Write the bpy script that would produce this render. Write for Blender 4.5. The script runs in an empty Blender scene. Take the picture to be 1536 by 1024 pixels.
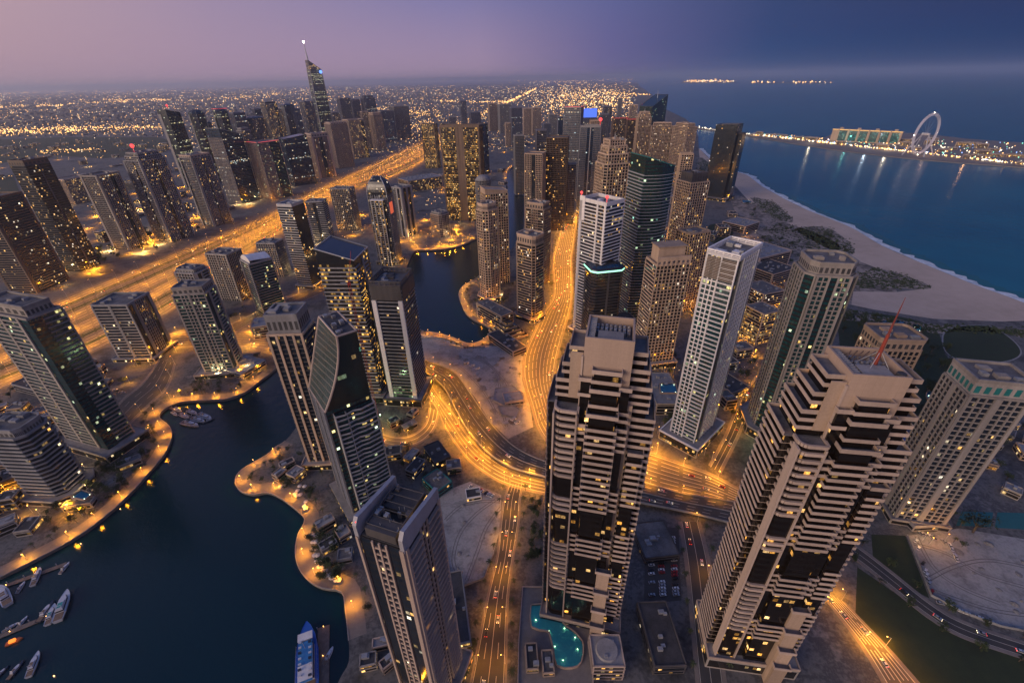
import bpy, bmesh, math, random
from mathutils import Vector, Matrix
from mathutils.geometry import tessellate_polygon
random.seed(7)
rnd = random.random
def ru(a, b): return a + (b - a) * random.random()
C = bpy.context.scene.collection
SC = bpy.context.scene

# ------------------------------------------------------------------ camera
H = 300.0; FPX = 675.0; TH = math.radians(30.27); RO = math.radians(1.2)
fw = Vector((0, math.cos(TH), -math.sin(TH)))
r0 = Vector((1, 0, 0)); u0 = Vector((0, math.sin(TH), math.cos(TH)))
RT = math.cos(RO) * r0 - math.sin(RO) * u0
UP = math.cos(RO) * u0 + math.sin(RO) * r0
cam = bpy.data.cameras.new('camera'); co = bpy.data.objects.new('camera', cam); C.objects.link(co)
M3 = Matrix((RT, UP, -fw)).transposed()
co.matrix_world = Matrix.Translation((0, 0, H)) @ M3.to_4x4()
cam.sensor_width = 36; cam.lens = FPX / 1536 * 36; cam.clip_start = 1; cam.clip_end = 300000
SC.camera = co
def P(px, py, z=0.0):
    d = fw + RT * ((px - 768) / FPX) + UP * ((512 - py) / FPX)
    t = (z - H) / d.z
    return Vector((d.x * t, d.y * t, z))
def proj(p):
    v = Vector((p[0], p[1], p[2] - H)); k = v.dot(fw)
    return 768 + FPX * v.dot(RT) / k, 512 - FPX * v.dot(UP) / k, k
def height(tx, ty, by):
    lo, hi = 0.5, H - 0.5
    for _ in range(50):
        m = (lo + hi) / 2; p = P(tx, ty, m)
        if proj((p.x, p.y, 0))[1] < by: lo = m
        else: hi = m
    return lo

# ------------------------------------------------------------------ world, sun, exposure
W = bpy.data.worlds.new("World"); SC.world = W; W.use_nodes = True
nt = W.node_tree; nt.nodes.clear()
def wn(t, **k):
    n = nt.nodes.new(t)
    for a, b in k.items(): setattr(n, a, b)
    return n
wl = nt.links.new
tc = wn('ShaderNodeTexCoord'); sx = wn('ShaderNodeSeparateXYZ'); wl(tc.outputs['Generated'], sx.inputs[0])
def wm(op, a, b=None, clamp=False):
    n = wn('ShaderNodeMath', operation=op, use_clamp=clamp)
    for i, v in enumerate((a, b)):
        if v is None: continue
        if isinstance(v, (int, float)): n.inputs[i].default_value = v
        else: wl(v, n.inputs[i])
    return n.outputs[0]
def wramp(f, stops):
    n = wn('ShaderNodeValToRGB'); wl(f, n.inputs[0]); e = n.color_ramp.elements
    while len(e) < len(stops): e.new(0.5)
    for q, (p, c) in zip(e, stops): q.position = p; q.color = (*c, 1)
    return n.outputs[0]
def wmix(f, a, b):
    n = wn('ShaderNodeMix', data_type='RGBA'); wl(f, n.inputs['Factor']); wl(a, n.inputs['A']); wl(b, n.inputs['B'])
    return n.outputs['Result']
hx = wm('SQRT', wm('ADD', wm('MULTIPLY', sx.outputs[0], sx.outputs[0]), wm('ADD', wm('MULTIPLY', sx.outputs[1], sx.outputs[1]), 1e-5)))
# the afterglow stands in the south-west (behind and to the left), night comes up from the right
AZ = Vector((-0.80, -0.60))
glow = wm('ADD', wm('MULTIPLY', wm('DIVIDE', sx.outputs[0], hx), AZ.x), wm('MULTIPLY', wm('DIVIDE', sx.outputs[1], hx), AZ.y))
gf = wm('ADD', wm('MULTIPLY', glow, 0.5), 0.5, True)          # 1 toward the afterglow, 0 opposite
# ahead-left dir (-.75,.66) -> glow .2 -> .60 ; ahead (0,1) -> -.6 -> .2 ; ahead-right (.75,.66) -> -1 -> 0
hor = wramp(gf, [(0.0, (.010, .040, .135)), (.055, (.022, .062, .185)), (.13, (.15, .13, .30)), (.22, (.42, .29, .41)), (.42, (.42, .29, .40)), (.62, (.45, .30, .37)), (.8, (.50, .36, .36)), (1.0, (.85, .60, .46))])
mid = wramp(gf, [(0.0, (.006, .026, .105)), (.055, (.018, .050, .165)), (.13, (.08, .115, .31)), (.24, (.135, .165, .41)), (.42, (.31, .25, .41)), (.62, (.60, .39, .40)), (.8, (.40, .36, .44)), (1.0, (.55, .48, .50))])
zen = wramp(gf, [(0.0, (.03, .095, .33)), (1.0, (.085, .165, .44))])
e1 = wm('MULTIPLY', sx.outputs[2], 1 / .17, True); e2 = wm('MULTIPLY', wm('SUBTRACT', sx.outputs[2], .17), 1 / .6, True)
sky = wmix(e2, wmix(e1, hor, mid), zen)
bg = wn('ShaderNodeBackground'); bg.inputs['Strength'].default_value = .96
wo = wn('ShaderNodeOutputWorld'); wl(sky, bg.inputs['Color'])
# a very low physical sky under it, sun just below the horizon
ns = wn('ShaderNodeTexSky', sky_type='NISHITA', sun_disc=False, sun_elevation=math.radians(-1.5), sun_rotation=math.atan2(AZ.x, AZ.y))
bg2 = wn('ShaderNodeBackground'); bg2.inputs['Strength'].default_value = 0.05; wl(ns.outputs[0], bg2.inputs['Color'])
ad = wn('ShaderNodeAddShader'); wl(bg.outputs[0], ad.inputs[0]); wl(bg2.outputs[0], ad.inputs[1]); wl(ad.outputs[0], wo.inputs['Surface'])

sl = bpy.data.lights.new('sun', 'SUN'); so = bpy.data.objects.new('sun', sl); C.objects.link(so)
sl.energy = 2.75; sl.angle = math.radians(40); sl.color = (1.0, .75, .57)
sd = Vector((AZ.x, AZ.y, .22)).normalized()
so.rotation_euler = sd.to_track_quat('Z', 'Y').to_euler()
SC.view_settings.view_transform = 'Standard'; SC.view_settings.look = 'None'
SC.view_settings.exposure = 0; SC.view_settings.gamma = 1
SC.render.engine = 'CYCLES'
cy = SC.cycles
cy.use_denoising = True; cy.max_bounces = 5; cy.diffuse_bounces = 2; cy.glossy_bounces = 3; cy.transmission_bounces = 2
cy.volume_bounces = 3; cy.transparent_max_bounces = 6; cy.sample_clamp_indirect = 3; cy.sample_clamp_direct = 0
cy.caustics_reflective = False; cy.caustics_refractive = False; cy.use_light_tree = True

# ------------------------------------------------------------------ mesh helpers
class MB:
    def __init__(s): s.v = []; s.f = []
    def quad(s, a, b, c, d):
        n = len(s.v); s.v += [tuple(a), tuple(b), tuple(c), tuple(d)]; s.f.append((n, n+1, n+2, n+3)); return s
    def poly(s, pts):
        n = len(s.v); s.v += [tuple(p) for p in pts]; s.f.append(tuple(range(n, n+len(pts)))); return s
    def box(s, x0, x1, y0, y1, z0, z1):
        return s.prism([(x0, y0), (x1, y0), (x1, y1), (x0, y1)], z0, z1)
    def prism(s, pl, z0, z1, top=None):
        n = len(s.v); k = len(pl); tp = top or pl
        zt = z1 if callable(z1) else (lambda x, y: z1)
        s.v += [(p[0], p[1], z0) for p in pl] + [(p[0], p[1], zt(p[0], p[1])) for p in tp]
        for i in range(k):
            j = (i+1) % k; s.f.append((n+i, n+j, n+k+j, n+k+i))
        s.f.append(tuple(n+k+i for i in range(k))); s.f.append(tuple(n+k-1-i for i in range(k)))
        return s
    def ebox(s, p0, p1, a, b, inn, out, z0, z1):
        """box along edge p0->p1 (outside on the right), between fractions a..b"""
        p0 = Vector(p0); p1 = Vector(p1); d = p1 - p0; L = d.length or 1e-6; t = d / L; n = Vector((t.y, -t.x))
        A = p0 + d * a; B = p0 + d * b
        return s.prism([A + n * out, B + n * out, B - n * inn, A - n * inn], z0, z1)
    def tube(s, p0, p1, r0, r1=None, k=6):
        p0 = Vector(p0); p1 = Vector(p1); r1 = r0 if r1 is None else r1
        d = (p1 - p0).normalized(); a = d.orthogonal().normalized(); b = d.cross(a)
        n = len(s.v)
        for p, r in ((p0, r0), (p1, r1)):
            for i in range(k):
                w = 2*math.pi*i/k; s.v.append(tuple(p + (a*math.cos(w) + b*math.sin(w)) * r))
        for i in range(k):
            j = (i+1) % k; s.f.append((n+i, n+j, n+k+j, n+k+i))
        s.f.append(tuple(n+k-1-i for i in range(k))); s.f.append(tuple(n+k+i for i in range(k)))
        return s
    def ball(s, c, r, k=6, m=4, sz=1.0):
        n = len(s.v)
        for j in range(1, m):
            ph = math.pi*j/m
            for i in range(k):
                w = 2*math.pi*i/k
                s.v.append((c[0]+r*math.sin(ph)*math.cos(w), c[1]+r*math.sin(ph)*math.sin(w), c[2]+r*sz*math.cos(ph)))
        t = len(s.v); s.v += [(c[0], c[1], c[2]+r*sz), (c[0], c[1], c[2]-r*sz)]
        for i in range(k):
            i2 = (i+1) % k
            s.f.append((t, n+i, n+i2)); s.f.append((t+1, n+(m-2)*k+i2, n+(m-2)*k+i))
            for j in range(m-2): s.f.append((n+j*k+i, n+(j+1)*k+i, n+(j+1)*k+i2, n+j*k+i2))
        return s
    def mesh(s, name, mat):
        me = bpy.data.meshes.new(name); me.from_pydata(s.v, [], s.f); me.update()
        if isinstance(mat, (list, tuple)):
            for q in mat: me.materials.append(q)
        else: me.materials.append(mat)
        return me
    def build(s, name, mat, parent=None, loc=None, rz=None, flip=True):
        me = s.mesh(name, mat)
        if flip:
            bm = bmesh.new(); bm.from_mesh(me); bmesh.ops.recalc_face_normals(bm, faces=bm.faces); bm.to_mesh(me); bm.free()
        return link(name, me, parent, loc, rz)
def link(name, me, parent=None, loc=None, rz=None):
    o = bpy.data.objects.new(name, me); C.objects.link(o)
    if parent is not None: o.parent = parent
    if loc is not None: o.location = loc
    if rz is not None: o.rotation_euler = (0, 0, rz)
    return o
def tag(o, label=None, cat=None, group=None, kind=None):
    if label: o['label'] = label
    if cat: o['category'] = cat
    if group: o['group'] = group
    if kind: o['kind'] = kind
    return o
def empty(name, loc, rz=0, label=None, cat=None, group=None):
    o = link(name, None, None, loc, rz); o.empty_display_size = 1
    return tag(o, label, cat, group)
def dup(root, loc, rz=0, label=None, group=None):
    r = root.copy(); C.objects.link(r); r.location = loc; r.rotation_euler = (0, 0, rz)
    if label: r['label'] = label
    if group: r['group'] = group
    for ch in KIDS.get(root.name, []):
        c = ch.copy(); C.objects.link(c); c.parent = r
        for g in KIDS.get(ch.name, []):
            d = g.copy(); C.objects.link(d); d.parent = c
    return r
KIDS = {}
def remember(root):
    """note the children of a prototype so that copies can be made in loops"""
    for o in list(C.objects):
        if o.parent is not None and (o.parent is root or o.parent.parent is root):
            KIDS.setdefault(o.parent.name, []).append(o)
    return root
def offset(poly, o):
    """miter-offset a convex CCW polygon outward"""
    out = []; n = len(poly)
    for i in range(n):
        a = Vector(poly[i-1][:2]); b = Vector(poly[i][:2]); c = Vector(poly[(i+1) % n][:2])
        t1 = (b-a).normalized(); t2 = (c-b).normalized()
        n1 = Vector((t1.y, -t1.x)); n2 = Vector((t2.y, -t2.x))
        out.append(b + (n1 + n2) / max(1 + n1.dot(n2), .3) * o)
    return out
def sheet(pts3, holes=()):
    """flat polygon (with holes) as triangles"""
    mb = MB(); loops = [[Vector(p) for p in pts3]] + [[Vector(p) for p in h] for h in holes]
    tris = tessellate_polygon(loops)
    for l in loops: mb.v += [tuple(p) for p in l]
    for t in tris:
        a, b, c = (Vector(mb.v[i]) for i in t)
        mb.f.append(tuple(t) if (b-a).cross(c-a).z > 0 else (t[0], t[2], t[1]))
    return mb
def smooth(pts, n=6, closed=False):
    """Catmull-Rom through points"""
    P_ = [Vector(p) for p in pts]; out = []; m = len(P_)
    for i in range(m if closed else m-1):
        a = P_[(i-1) % m] if closed or i > 0 else P_[0]; b = P_[i]; c = P_[(i+1) % m]
        d = P_[(i+2) % m] if closed or i+2 < m else P_[-1]
        for k in range(n):
            t = k/n
            out.append(.5*((2*b) + (c-a)*t + (2*a-5*b+4*c-d)*t*t + (3*b-a-3*c+d)*t**3))
    if not closed: out.append(P_[-1])
    return out
def pxs(l, z=0.0): return [P(x, y, z) for x, y in l]

# ------------------------------------------------------------------ materials
MATS = {}
def newmat(name):
    m = bpy.data.materials.new(name); m.use_nodes = True; t = m.node_tree
    MATS[name] = m
    return m, t, t.nodes['Principled BSDF'], t.links.new
class N:
    def __init__(s, t): s.t = t; s.l = t.links.new
    def n(s, ty, **k):
        q = s.t.nodes.new(ty)
        for a, b in k.items(): setattr(q, a, b)
        return q
    def inp(s, node, i, v):
        if v is None: return
        if hasattr(v, 'is_output'): s.l(v, node.inputs[i])
        else: node.inputs[i].default_value = v
    def m(s, op, a, b=None, c=None, clamp=False):
        q = s.n('ShaderNodeMath', operation=op, use_clamp=clamp)
        for i, v in enumerate((a, b, c)): s.inp(q, i, v)
        return q.outputs[0]
    def noise(s, vec, scale, detail=4, rough=.6):
        q = s.n('ShaderNodeTexNoise'); s.l(vec, q.inputs['Vector']); q.inputs['Scale'].default_value = scale
        q.inputs['Detail'].default_value = detail; q.inputs['Roughness'].default_value = rough
        return q.outputs['Fac']
    def ramp(s, f, stops, const=False):
        q = s.n('ShaderNodeValToRGB'); s.l(f, q.inputs[0]); e = q.color_ramp.elements
        if const: q.color_ramp.interpolation = 'CONSTANT'
        while len(e) < len(stops): e.new(.5)
        for k, (p, c) in zip(e, stops): k.position = p; k.color = (*c, 1) if len(c) == 3 else c
        return q.outputs[0]
    def mix(s, f, a, b, blend='MIX'):
        q = s.n('ShaderNodeMix', data_type='RGBA', blend_type=blend)
        for k, v in (('Factor', f), ('A', a), ('B', b)):
            if hasattr(v, 'is_output'): s.l(v, q.inputs[k])
            elif k == 'Factor': q.inputs[k].default_value = v
            else: q.inputs[k].default_value = (*v, 1)
        return q.outputs['Result']
def solid(name, col, rough=.7, var=.22, scale=.15, metal=0.0, bump=0.0, streak=False):
    m, t, b, l = newmat(name); k = N(t)
    tcn = k.n('ShaderNodeTexCoord'); vec = tcn.outputs['Object']
    if streak:
        mp = k.n('ShaderNodeMapping'); l(vec, mp.inputs[0]); mp.inputs['Scale'].default_value = (1, 1, .08); v2 = mp.outputs[0]
    else: v2 = vec
    n1 = k.noise(v2, scale, 5); n2 = k.noise(vec, scale*9, 3)
    f = k.m('ADD', k.m('MULTIPLY', n1, .7), k.m('MULTIPLY', n2, .3))
    lo = tuple(c*(1-var*1.9) for c in col); hi = tuple(min(1, c*(1+var*1.1)) for c in col)
    oi = k.n('ShaderNodeObjectInfo'); tv = k.m('ADD', k.m('MULTIPLY', oi.outputs['Random'], .3), .83)
    cbt = k.n('ShaderNodeCombineXYZ'); [l(tv, cbt.inputs[q]) for q in range(3)]
    l(k.mix(1.0, k.ramp(f, [(.3, lo), (.7, hi)]), cbt.outputs[0], 'MULTIPLY') if streak else k.ramp(f, [(.3, lo), (.7, hi)]), b.inputs['Base Color'])
    b.inputs['Roughness'].default_value = rough; b.inputs['Metallic'].default_value = metal
    if bump:
        bn = k.n('ShaderNodeBump'); bn.inputs['Strength'].default_value = bump; bn.inputs['Distance'].default_value = .3
        l(n2, bn.inputs['Height']); l(bn.outputs[0], b.inputs['Normal'])
    return m
def emit(name, col, st, sample=False):
    m, t, b, l = newmat(name)
    b.inputs['Base Color'].default_value = (*[c*.5 for c in col], 1)
    b.inputs['Emission Color'].default_value = (*col, 1); b.inputs['Emission Strength'].default_value = st
    if not sample: m.cycles.emission_sampling = 'NONE'
    return m
FH = 4.0
def glass(name, col, lit=.06, ww=2.3, cols=((1, .48, .10), (1, .62, .24), (1, .90, .76)), st=2.0, rough=.1, ior=1.65, rows=.0, frame=(.02, .02, .022), fw_=.1, cl=.02, spandrel=.28):
    """curtain wall: panes on a grid of FH x ww metres, a share of the rooms behind them lit"""
    m, t, b, l = newmat(name); k = N(t)
    tcn = k.n('ShaderNodeTexCoord'); sp = k.n('ShaderNodeSeparateXYZ'); l(tcn.outputs['Object'], sp.inputs[0])
    sn = k.n('ShaderNodeSeparateXYZ'); l(tcn.outputs['Normal'], sn.inputs[0])
    u = k.m('SUBTRACT', k.m('MULTIPLY', sp.outputs[1], sn.outputs[0]), k.m('MULTIPLY', sp.outputs[0], sn.outputs[1]))
    uu = k.m('ADD', k.m('DIVIDE', u, ww), 500.0); vv = k.m('DIVIDE', sp.outputs[2], FH)
    cu = k.m('FLOOR', uu); cv = k.m('FLOOR', vv); fu = k.m('FRACT', uu); fv = k.m('FRACT', vv)
    oi = k.n('ShaderNodeObjectInfo')
    side = k.m('ADD', k.m('ROUND', k.m('MULTIPLY', k.m('ADD', sn.outputs[0], k.m('MULTIPLY', sn.outputs[1], 2.3)), 3)), k.m('MULTIPLY', oi.outputs['Random'], 91.0))
    cb = k.n('ShaderNodeCombineXYZ'); l(cu, cb.inputs[0]); l(cv, cb.inputs[1]); l(side, cb.inputs[2])
    wnz = k.n('ShaderNodeTexWhiteNoise', noise_dimensions='3D'); l(cb.outputs[0], wnz.inputs['Vector'])
    sc = k.n('ShaderNodeSeparateColor'); l(wnz.outputs['Color'], sc.inputs[0])
    # rooms tend to be lit in clusters and, in offices, along whole floors
    cl_n = k.noise(cb.outputs[0], .21, 2)
    wr = k.n('ShaderNodeTexWhiteNoise', noise_dimensions='2D')
    cb2 = k.n('ShaderNodeCombineXYZ'); l(cv, cb2.inputs[0]); l(side, cb2.inputs[1]); l(cb2.outputs[0], wr.inputs['Vector'])
    th = k.m('MULTIPLY', k.m('POWER', k.m('MULTIPLY', cl_n, 1.8), 4.0), lit*.95)
    if rows: th = k.m('ADD', th, k.m('MULTIPLY', k.m('LESS_THAN', wr.outputs['Value'], rows), .55))
    on = k.m('LESS_THAN', sc.outputs[0], th)
    on = k.m('MULTIPLY', on, k.m('LESS_THAN', k.m('ABSOLUTE', sn.outputs[2]), .75))
    win = k.m('MULTIPLY', k.m('MULTIPLY', k.m('GREATER_THAN', fv, spandrel), k.m('LESS_THAN', fv, .84)), k.m('MULTIPLY', k.m('GREATER_THAN', fu, fw_), k.m('LESS_THAN', fu, 1-fw_*.3)))
    ecol = k.ramp(sc.outputs[1], [(0, cols[0]), (.55, cols[1]), (1, cols[2])])
    # lamps and curtains inside make each lit room uneven
    inn = k.noise(tcn.outputs['Object'], .9, 2)
    es = k.m('MULTIPLY', k.m('MULTIPLY', on, win), k.m('MULTIPLY', k.m('MULTIPLY', k.m('POWER', k.m('MULTIPLY', inn, 1.7), 2.0), k.m('ADD', k.m('POWER', sc.outputs[2], 3.0), .12)), st*1.0))
    l(ecol, b.inputs['Emission Color']); l(es, b.inputs['Emission Strength'])
    tone = k.m('ADD', k.m('MULTIPLY', sc.outputs[2], .7), .6)
    c1 = k.mix(1.0, col, k.ramp(tone, [(0, (0, 0, 0)), (1, (1, 1, 1))]), 'MULTIPLY')
    l(k.mix(win, frame, c1), b.inputs['Base Color'])
    l(k.m('ADD', k.m('MULTIPLY', sc.outputs[1], .08), rough), b.inputs['Roughness'])
    b.inputs['IOR'].default_value = ior
    m.cycles.emission_sampling = 'NONE'
    return m
beige = solid('beige_stone', (.50, .36, .26), .75, .16, .12, streak=True)
sand_w = solid('sand_stone', (.42, .30, .215), .75, .18, .12, streak=True)
pink_w = solid('rose_stone', (.46, .35, .285), .75, .16, .12, streak=True)
white_w = solid('white_render', (.76, .72, .70), .6, .12, .15, streak=True)
grey_w = solid('grey_concrete', (.27, .26, .265), .8, .2, .15, streak=True)
warm_w = solid('warm_grey_concrete', (.31, .275, .25), .8, .2, .15, streak=True)
dark_w = solid('dark_concrete', (.085, .075, .075), .7, .25, .15, streak=True)
brown_w = solid('brown_cladding', (.13, .085, .06), .6, .25, .15, streak=True)
steel = solid('pale_steel', (.45, .45, .47), .4, .12, .3, .3)
slate_w = solid('slate_cladding', (.15, .15, .19), .6, .2, .15, streak=True)
roof_m = solid('roof_felt', (.16, .145, .14), .9, .35, .12)
roof_d = solid('dark_roof', (.055, .052, .055), .8, .35, .12)
unit_m = solid('galvanised', (.33, .33, .34), .5, .25, .4, .2)
teal_w = solid('teal_panel', (.02, .17, .165), .35, .15, .2)
g_brown = glass('bronze_glass', (.010, .006, .004), .10, 2.6, st=2.8, rough=.12, ior=1.5, frame=(.012, .010, .009), cols=((1, .42, .06), (1, .5, .12), (1, .62, .25)))
g_dark = glass('dark_glass', (.010, .019, .034), .08, 2.3, st=2.6, rows=.012, cols=((1, .48, .10), (1, .66, .26), (1, .92, .72)))
g_quiet = glass('dim_glass', (.010, .017, .030), .035, 2.3, st=2.2)
g_teal = glass('teal_glass', (.006, .050, .055), .09, 2.3, st=2.6, cols=((1, .55, .12), (.9, .85, .35), (.75, 1, .7)))
g_green = glass('emerald_glass', (.008, .040, .036), .05, 3.0, st=2.0, cols=((1, .6, .15), (.7, .9, .5), (.4, 1, .8)))
g_blue = glass('blue_glass', (.008, .035, .085), .035, 3.0, st=2.0, cols=((1, .65, .25), (1, .9, .7), (.6, .9, 1)), rows=.05)
g_sea = glass('blue_black_glass', (.008, .022, .036), .03, 2.3, st=2.2, ior=1.9)
g_row = glass('office_glass', (.016, .030, .034), .04, 2.5, st=2.2, cols=((1, .8, .35), (.95, .9, .5), (.9, 1, .75)), rows=.16)
g_gold = glass('gold_lit_glass', (.03, .022, .012), .60, 2.4, st=1.9, cols=((1, .42, .07), (1, .55, .13), (1, .68, .3)), rows=.22)
g_amber = glass('amber_lit_glass', (.02, .017, .014), .30, 2.2, st=2.4, cols=((1, .45, .08), (1, .58, .16), (1, .75, .4)))
g_warm = glass('warm_lit_glass', (.014, .016, .020), .16, 2.2, st=2.2)
lamp_e = emit('sodium_lamp', (1, .50, .12), 9)
lampw_e = emit('white_lamp', (1, .85, .6), 14)
far_e = emit('far_lamp', (1, .50, .14), 4.2)
farw_e = emit('far_white_lamp', (1, .74, .42), 3.6)
red_e = emit('red_lamp', (1, .06, .06), 2.2)
ledg_e = emit('green_led', (.42, 1, .70), 1.5)
ledb_e = emit('blue_led', (.10, .25, 1), 3)
ledw_e = emit('white_led', (.75, .9, 1), 3)
gold_e = emit('gold_led', (1, .55, .12), 2.0)
head_e = emit('headlight', (1, .80, .45), 6)
tail_e = emit('taillight', (1, .04, .02), 5)

# ------------------------------------------------------------------ ground, water
def groundmat(name, stops, s1=.01, s2=.11, s3=.9, rough=.95, bump=.0, w=(.45, .35, .2)):
    m, t, b, l = newmat(name); k = N(t); g = k.n('ShaderNodeNewGeometry'); p = g.outputs['Position']
    f = k.m('ADD', k.m('ADD', k.m('MULTIPLY', k.noise(p, s1, 4), w[0]), k.m('MULTIPLY', k.noise(p, s2, 4), w[1])), k.m('MULTIPLY', k.noise(p, s3, 3), w[2]))
    l(k.ramp(f, stops), b.inputs['Base Color']); b.inputs['Roughness'].default_value = rough
    if bump:
        bn = k.n('ShaderNodeBump'); bn.inputs['Strength'].default_value = bump; bn.inputs['Distance'].default_value = 1.0
        l(f, bn.inputs['Height']); l(bn.outputs[0], b.inputs['Normal'])
    return m
m_ground = groundmat('city_ground', [(.36, (.022, .023, .025)), (.44, (.070, .068, .068)), (.50, (.15, .142, .135)), (.55, (.065, .063, .064)), (.62, (.22, .205, .19))], .012, .05, .35)
m_sand = groundmat('beach_sand', [(.3, (.40, .30, .22)), (.5, (.53, .405, .31)), (.7, (.60, .47, .37))], .01, .06, .5, bump=.2)
m_lot = groundmat('graded_sand', [(.34, (.12, .112, .108)), (.43, (.25, .24, .232)), (.50, (.35, .335, .32)), (.57, (.22, .21, .20)), (.66, (.38, .36, .34))], .02, .09, .5, bump=.5)
m_lawn = groundmat('lawn_grass', [(.3, (.012, .020, .010)), (.55, (.028, .042, .016)), (.75, (.05, .055, .025))], .02, .15, 1.2)
m_scrub = groundmat('scrub_soil', [(.36, (.04, .04, .03)), (.45, (.12, .10, .08)), (.53, (.30, .24, .20)), (.7, (.44, .355, .30))], .03, .12, .7)
m_asph = groundmat('asphalt', [(.3, (.040, .038, .037)), (.55, (.062, .058, .055)), (.75, (.085, .08, .075))], .02, .15, 1.5, .85)
m_hwy = groundmat('worn_asphalt', [(.3, (.09, .08, .07)), (.55, (.12, .105, .092)), (.75, (.15, .13, .115))], .02, .15, 1.5, .85)
m_pave = groundmat('stone_paving', [(.3, (.13, .11, .095)), (.5, (.20, .17, .15)), (.7, (.27, .235, .205))], .03, .3, 1.8, .9)
m_paint = solid('road_paint', (.55, .5, .42), .7, .1, .5)
m_kerb = solid('kerb_stone', (.30, .28, .26), .8, .15, .4)
m_quay = solid('quay_wall', (.16, .14, .125), .85, .2, .2)
def watermat(name, deep, shal, sc, rough, strength, ior=1.33):
    m, t, b, l = newmat(name); k = N(t); g = k.n('ShaderNodeNewGeometry'); p = g.outputs['Position']
    f = k.noise(p, sc, 3); f2 = k.noise(p, sc*7, 3); f3 = k.noise(p, .0025, 3)
    l(k.ramp(f3, [(.35, deep), (.65, shal)]), b.inputs['Base Color'])
    b.inputs['Roughness'].default_value = rough; b.inputs['IOR'].default_value = ior
    bn = k.n('ShaderNodeBump'); bn.inputs['Strength'].default_value = strength; bn.inputs['Distance'].default_value = 1.2
    l(k.m('ADD', f, k.m('MULTIPLY', f2, .35)), bn.inputs['Height']); l(bn.outputs[0], b.inputs['Normal'])
    return m
m_sea = watermat('sea_water', (.004, .115, .18), (.008, .16, .225), .05, .22, .35)
m_mar = watermat('marina_water', (.0006, .015, .024), (.0012, .024, .034), .10, .09, .30, 1.33)
m_shal = watermat('shallow_water', (.014, .12, .15), (.018, .15, .17), .06, .2, .35)
m_foam = groundmat('sea_foam', [(.36, (.10, .22, .27)), (.46, (.5, .56, .6)), (.6, (.8, .82, .83))], .04, .2, 1.0)

CANAL = [(0, 865), (60, 835), (130, 795), (190, 745), (235, 695), (250, 675), (258, 652), (253, 638), (239, 626), (243, 616), (258, 607), (277, 602), (310, 600), (340, 598), (367, 588), (387, 573), (405, 560),
         (430, 540), (470, 520), (520, 500), (570, 470), (600, 430), (612, 395), (622, 376), (640, 375), (659, 374), (685, 370), (706, 362), (740, 345), (755, 335), (758, 300), (760, 267), (764, 255), (772, 248), (784, 246),
         (786, 265), (787, 300), (786, 338), (775, 365), (740, 395), (709, 420), (694, 429), (688, 441), (692, 455), (699, 470), (712, 480), (727, 487), (735, 493), (733, 501), (724, 509), (712, 514), (699, 514), (679, 506), (655, 499), (627, 495),
         (600, 490), (570, 510), (520, 560), (470, 610), (445, 640), (428, 661), (412, 671), (400, 682), (370, 699), (356, 711), (353, 724), (361, 736), (380, 741), (400, 738), (417, 744), (437, 758), (457, 778), (447, 801), (443, 827), (448, 851), (463, 870), (483, 881),
         (512, 887), (518, 915), (523, 960), (523, 992), (512, 1013), (500, 1040), (470, 1120), (150, 1230), (-160, 1180), (-230, 1010), (-120, 925)]
canal = smooth(pxs(CANAL), 3, True)
COAST = [(956, 124), (960, 130), (978, 142), (985, 155), (1000, 165), (1028, 178), (1042, 190), (1047, 205), (1048, 222), (1068, 241), (1100, 256), (1121, 263), (1144, 280), (1174, 297), (1211, 315), (1274, 340), (1324, 369), (1384, 395), (1457, 425), (1536, 454), (1640, 500)]
coast = pxs(COAST)
far_x = coast[0].x
outer = coast + [Vector((980, 250, 0)), Vector((1400, -600, 0)), Vector((1400, -1500, 0)), Vector((-24000, -1500, 0)), Vector((-24000, 75000, 0)), Vector((far_x, 75000, 0))]
g = sheet(outer, [canal]).build('ground', m_ground, flip=False); tag(g, kind='structure')
q = MB(); q.quad((-9e4, -9e3, -3.2), (9e4, -9e3, -3.2), (9e4, 9.5e4, -3.2), (-9e4, 9.5e4, -3.2)); tag(q.build('sea', m_sea, flip=False), kind='structure')
cm = [Vector((p.x, p.y, -2.6)) for p in canal]
tag(sheet(cm).build('marina_water', m_mar, flip=False), kind='structure')
q = MB()
for i in range(len(canal)):
    a = canal[i]; b = canal[(i+1) % len(canal)]
    q.quad((a.x, a.y, -3), (b.x, b.y, -3), (b.x, b.y, .0), (a.x, a.y, .0))
tag(q.build('quay', m_quay), kind='structure')
q = MB()
for a, b in zip(coast, coast[1:]): q.quad((a.x, a.y, -4), (b.x, b.y, -4), (b.x, b.y, 0), (a.x, a.y, 0))
tag(q.build('shore_edge', m_sand), kind='structure')
def patch(name, pts, mat, z, sm=0, world=False):
    v = pts if world else pxs(pts)
    if sm: v = smooth(v, sm, True)
    return tag(sheet([Vector((p.x, p.y, z)) for p in v]).build(name, mat, flip=False), kind='structure')
def inset(line, d):
    """points moved to the left of an open line by d"""
    out = []
    for i, p in enumerate(line):
        a = line[max(i-1, 0)]; b = line[min(i+1, len(line)-1)]; t = (b-a); t.z = 0
        t = t.normalized() if t.length else Vector((1, 0, 0)); out.append(Vector((p.x - t.y*d, p.y + t.x*d, p.z)))
    return out
cs = smooth(coast[8:], 8)
beach_in = [(1050, 245), (1075, 262), (1100, 276), (1122, 300), (1165, 330), (1200, 345), (1255, 368), (1290, 393), (1330, 408), (1395, 432), (1345, 438), (1280, 436), (1277, 457), (1310, 464), (1400, 478), (1500, 482), (1580, 480), (1700, 520)]
patch('beach', cs + list(reversed(pxs(beach_in))), m_sand, .05, world=True)
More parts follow.
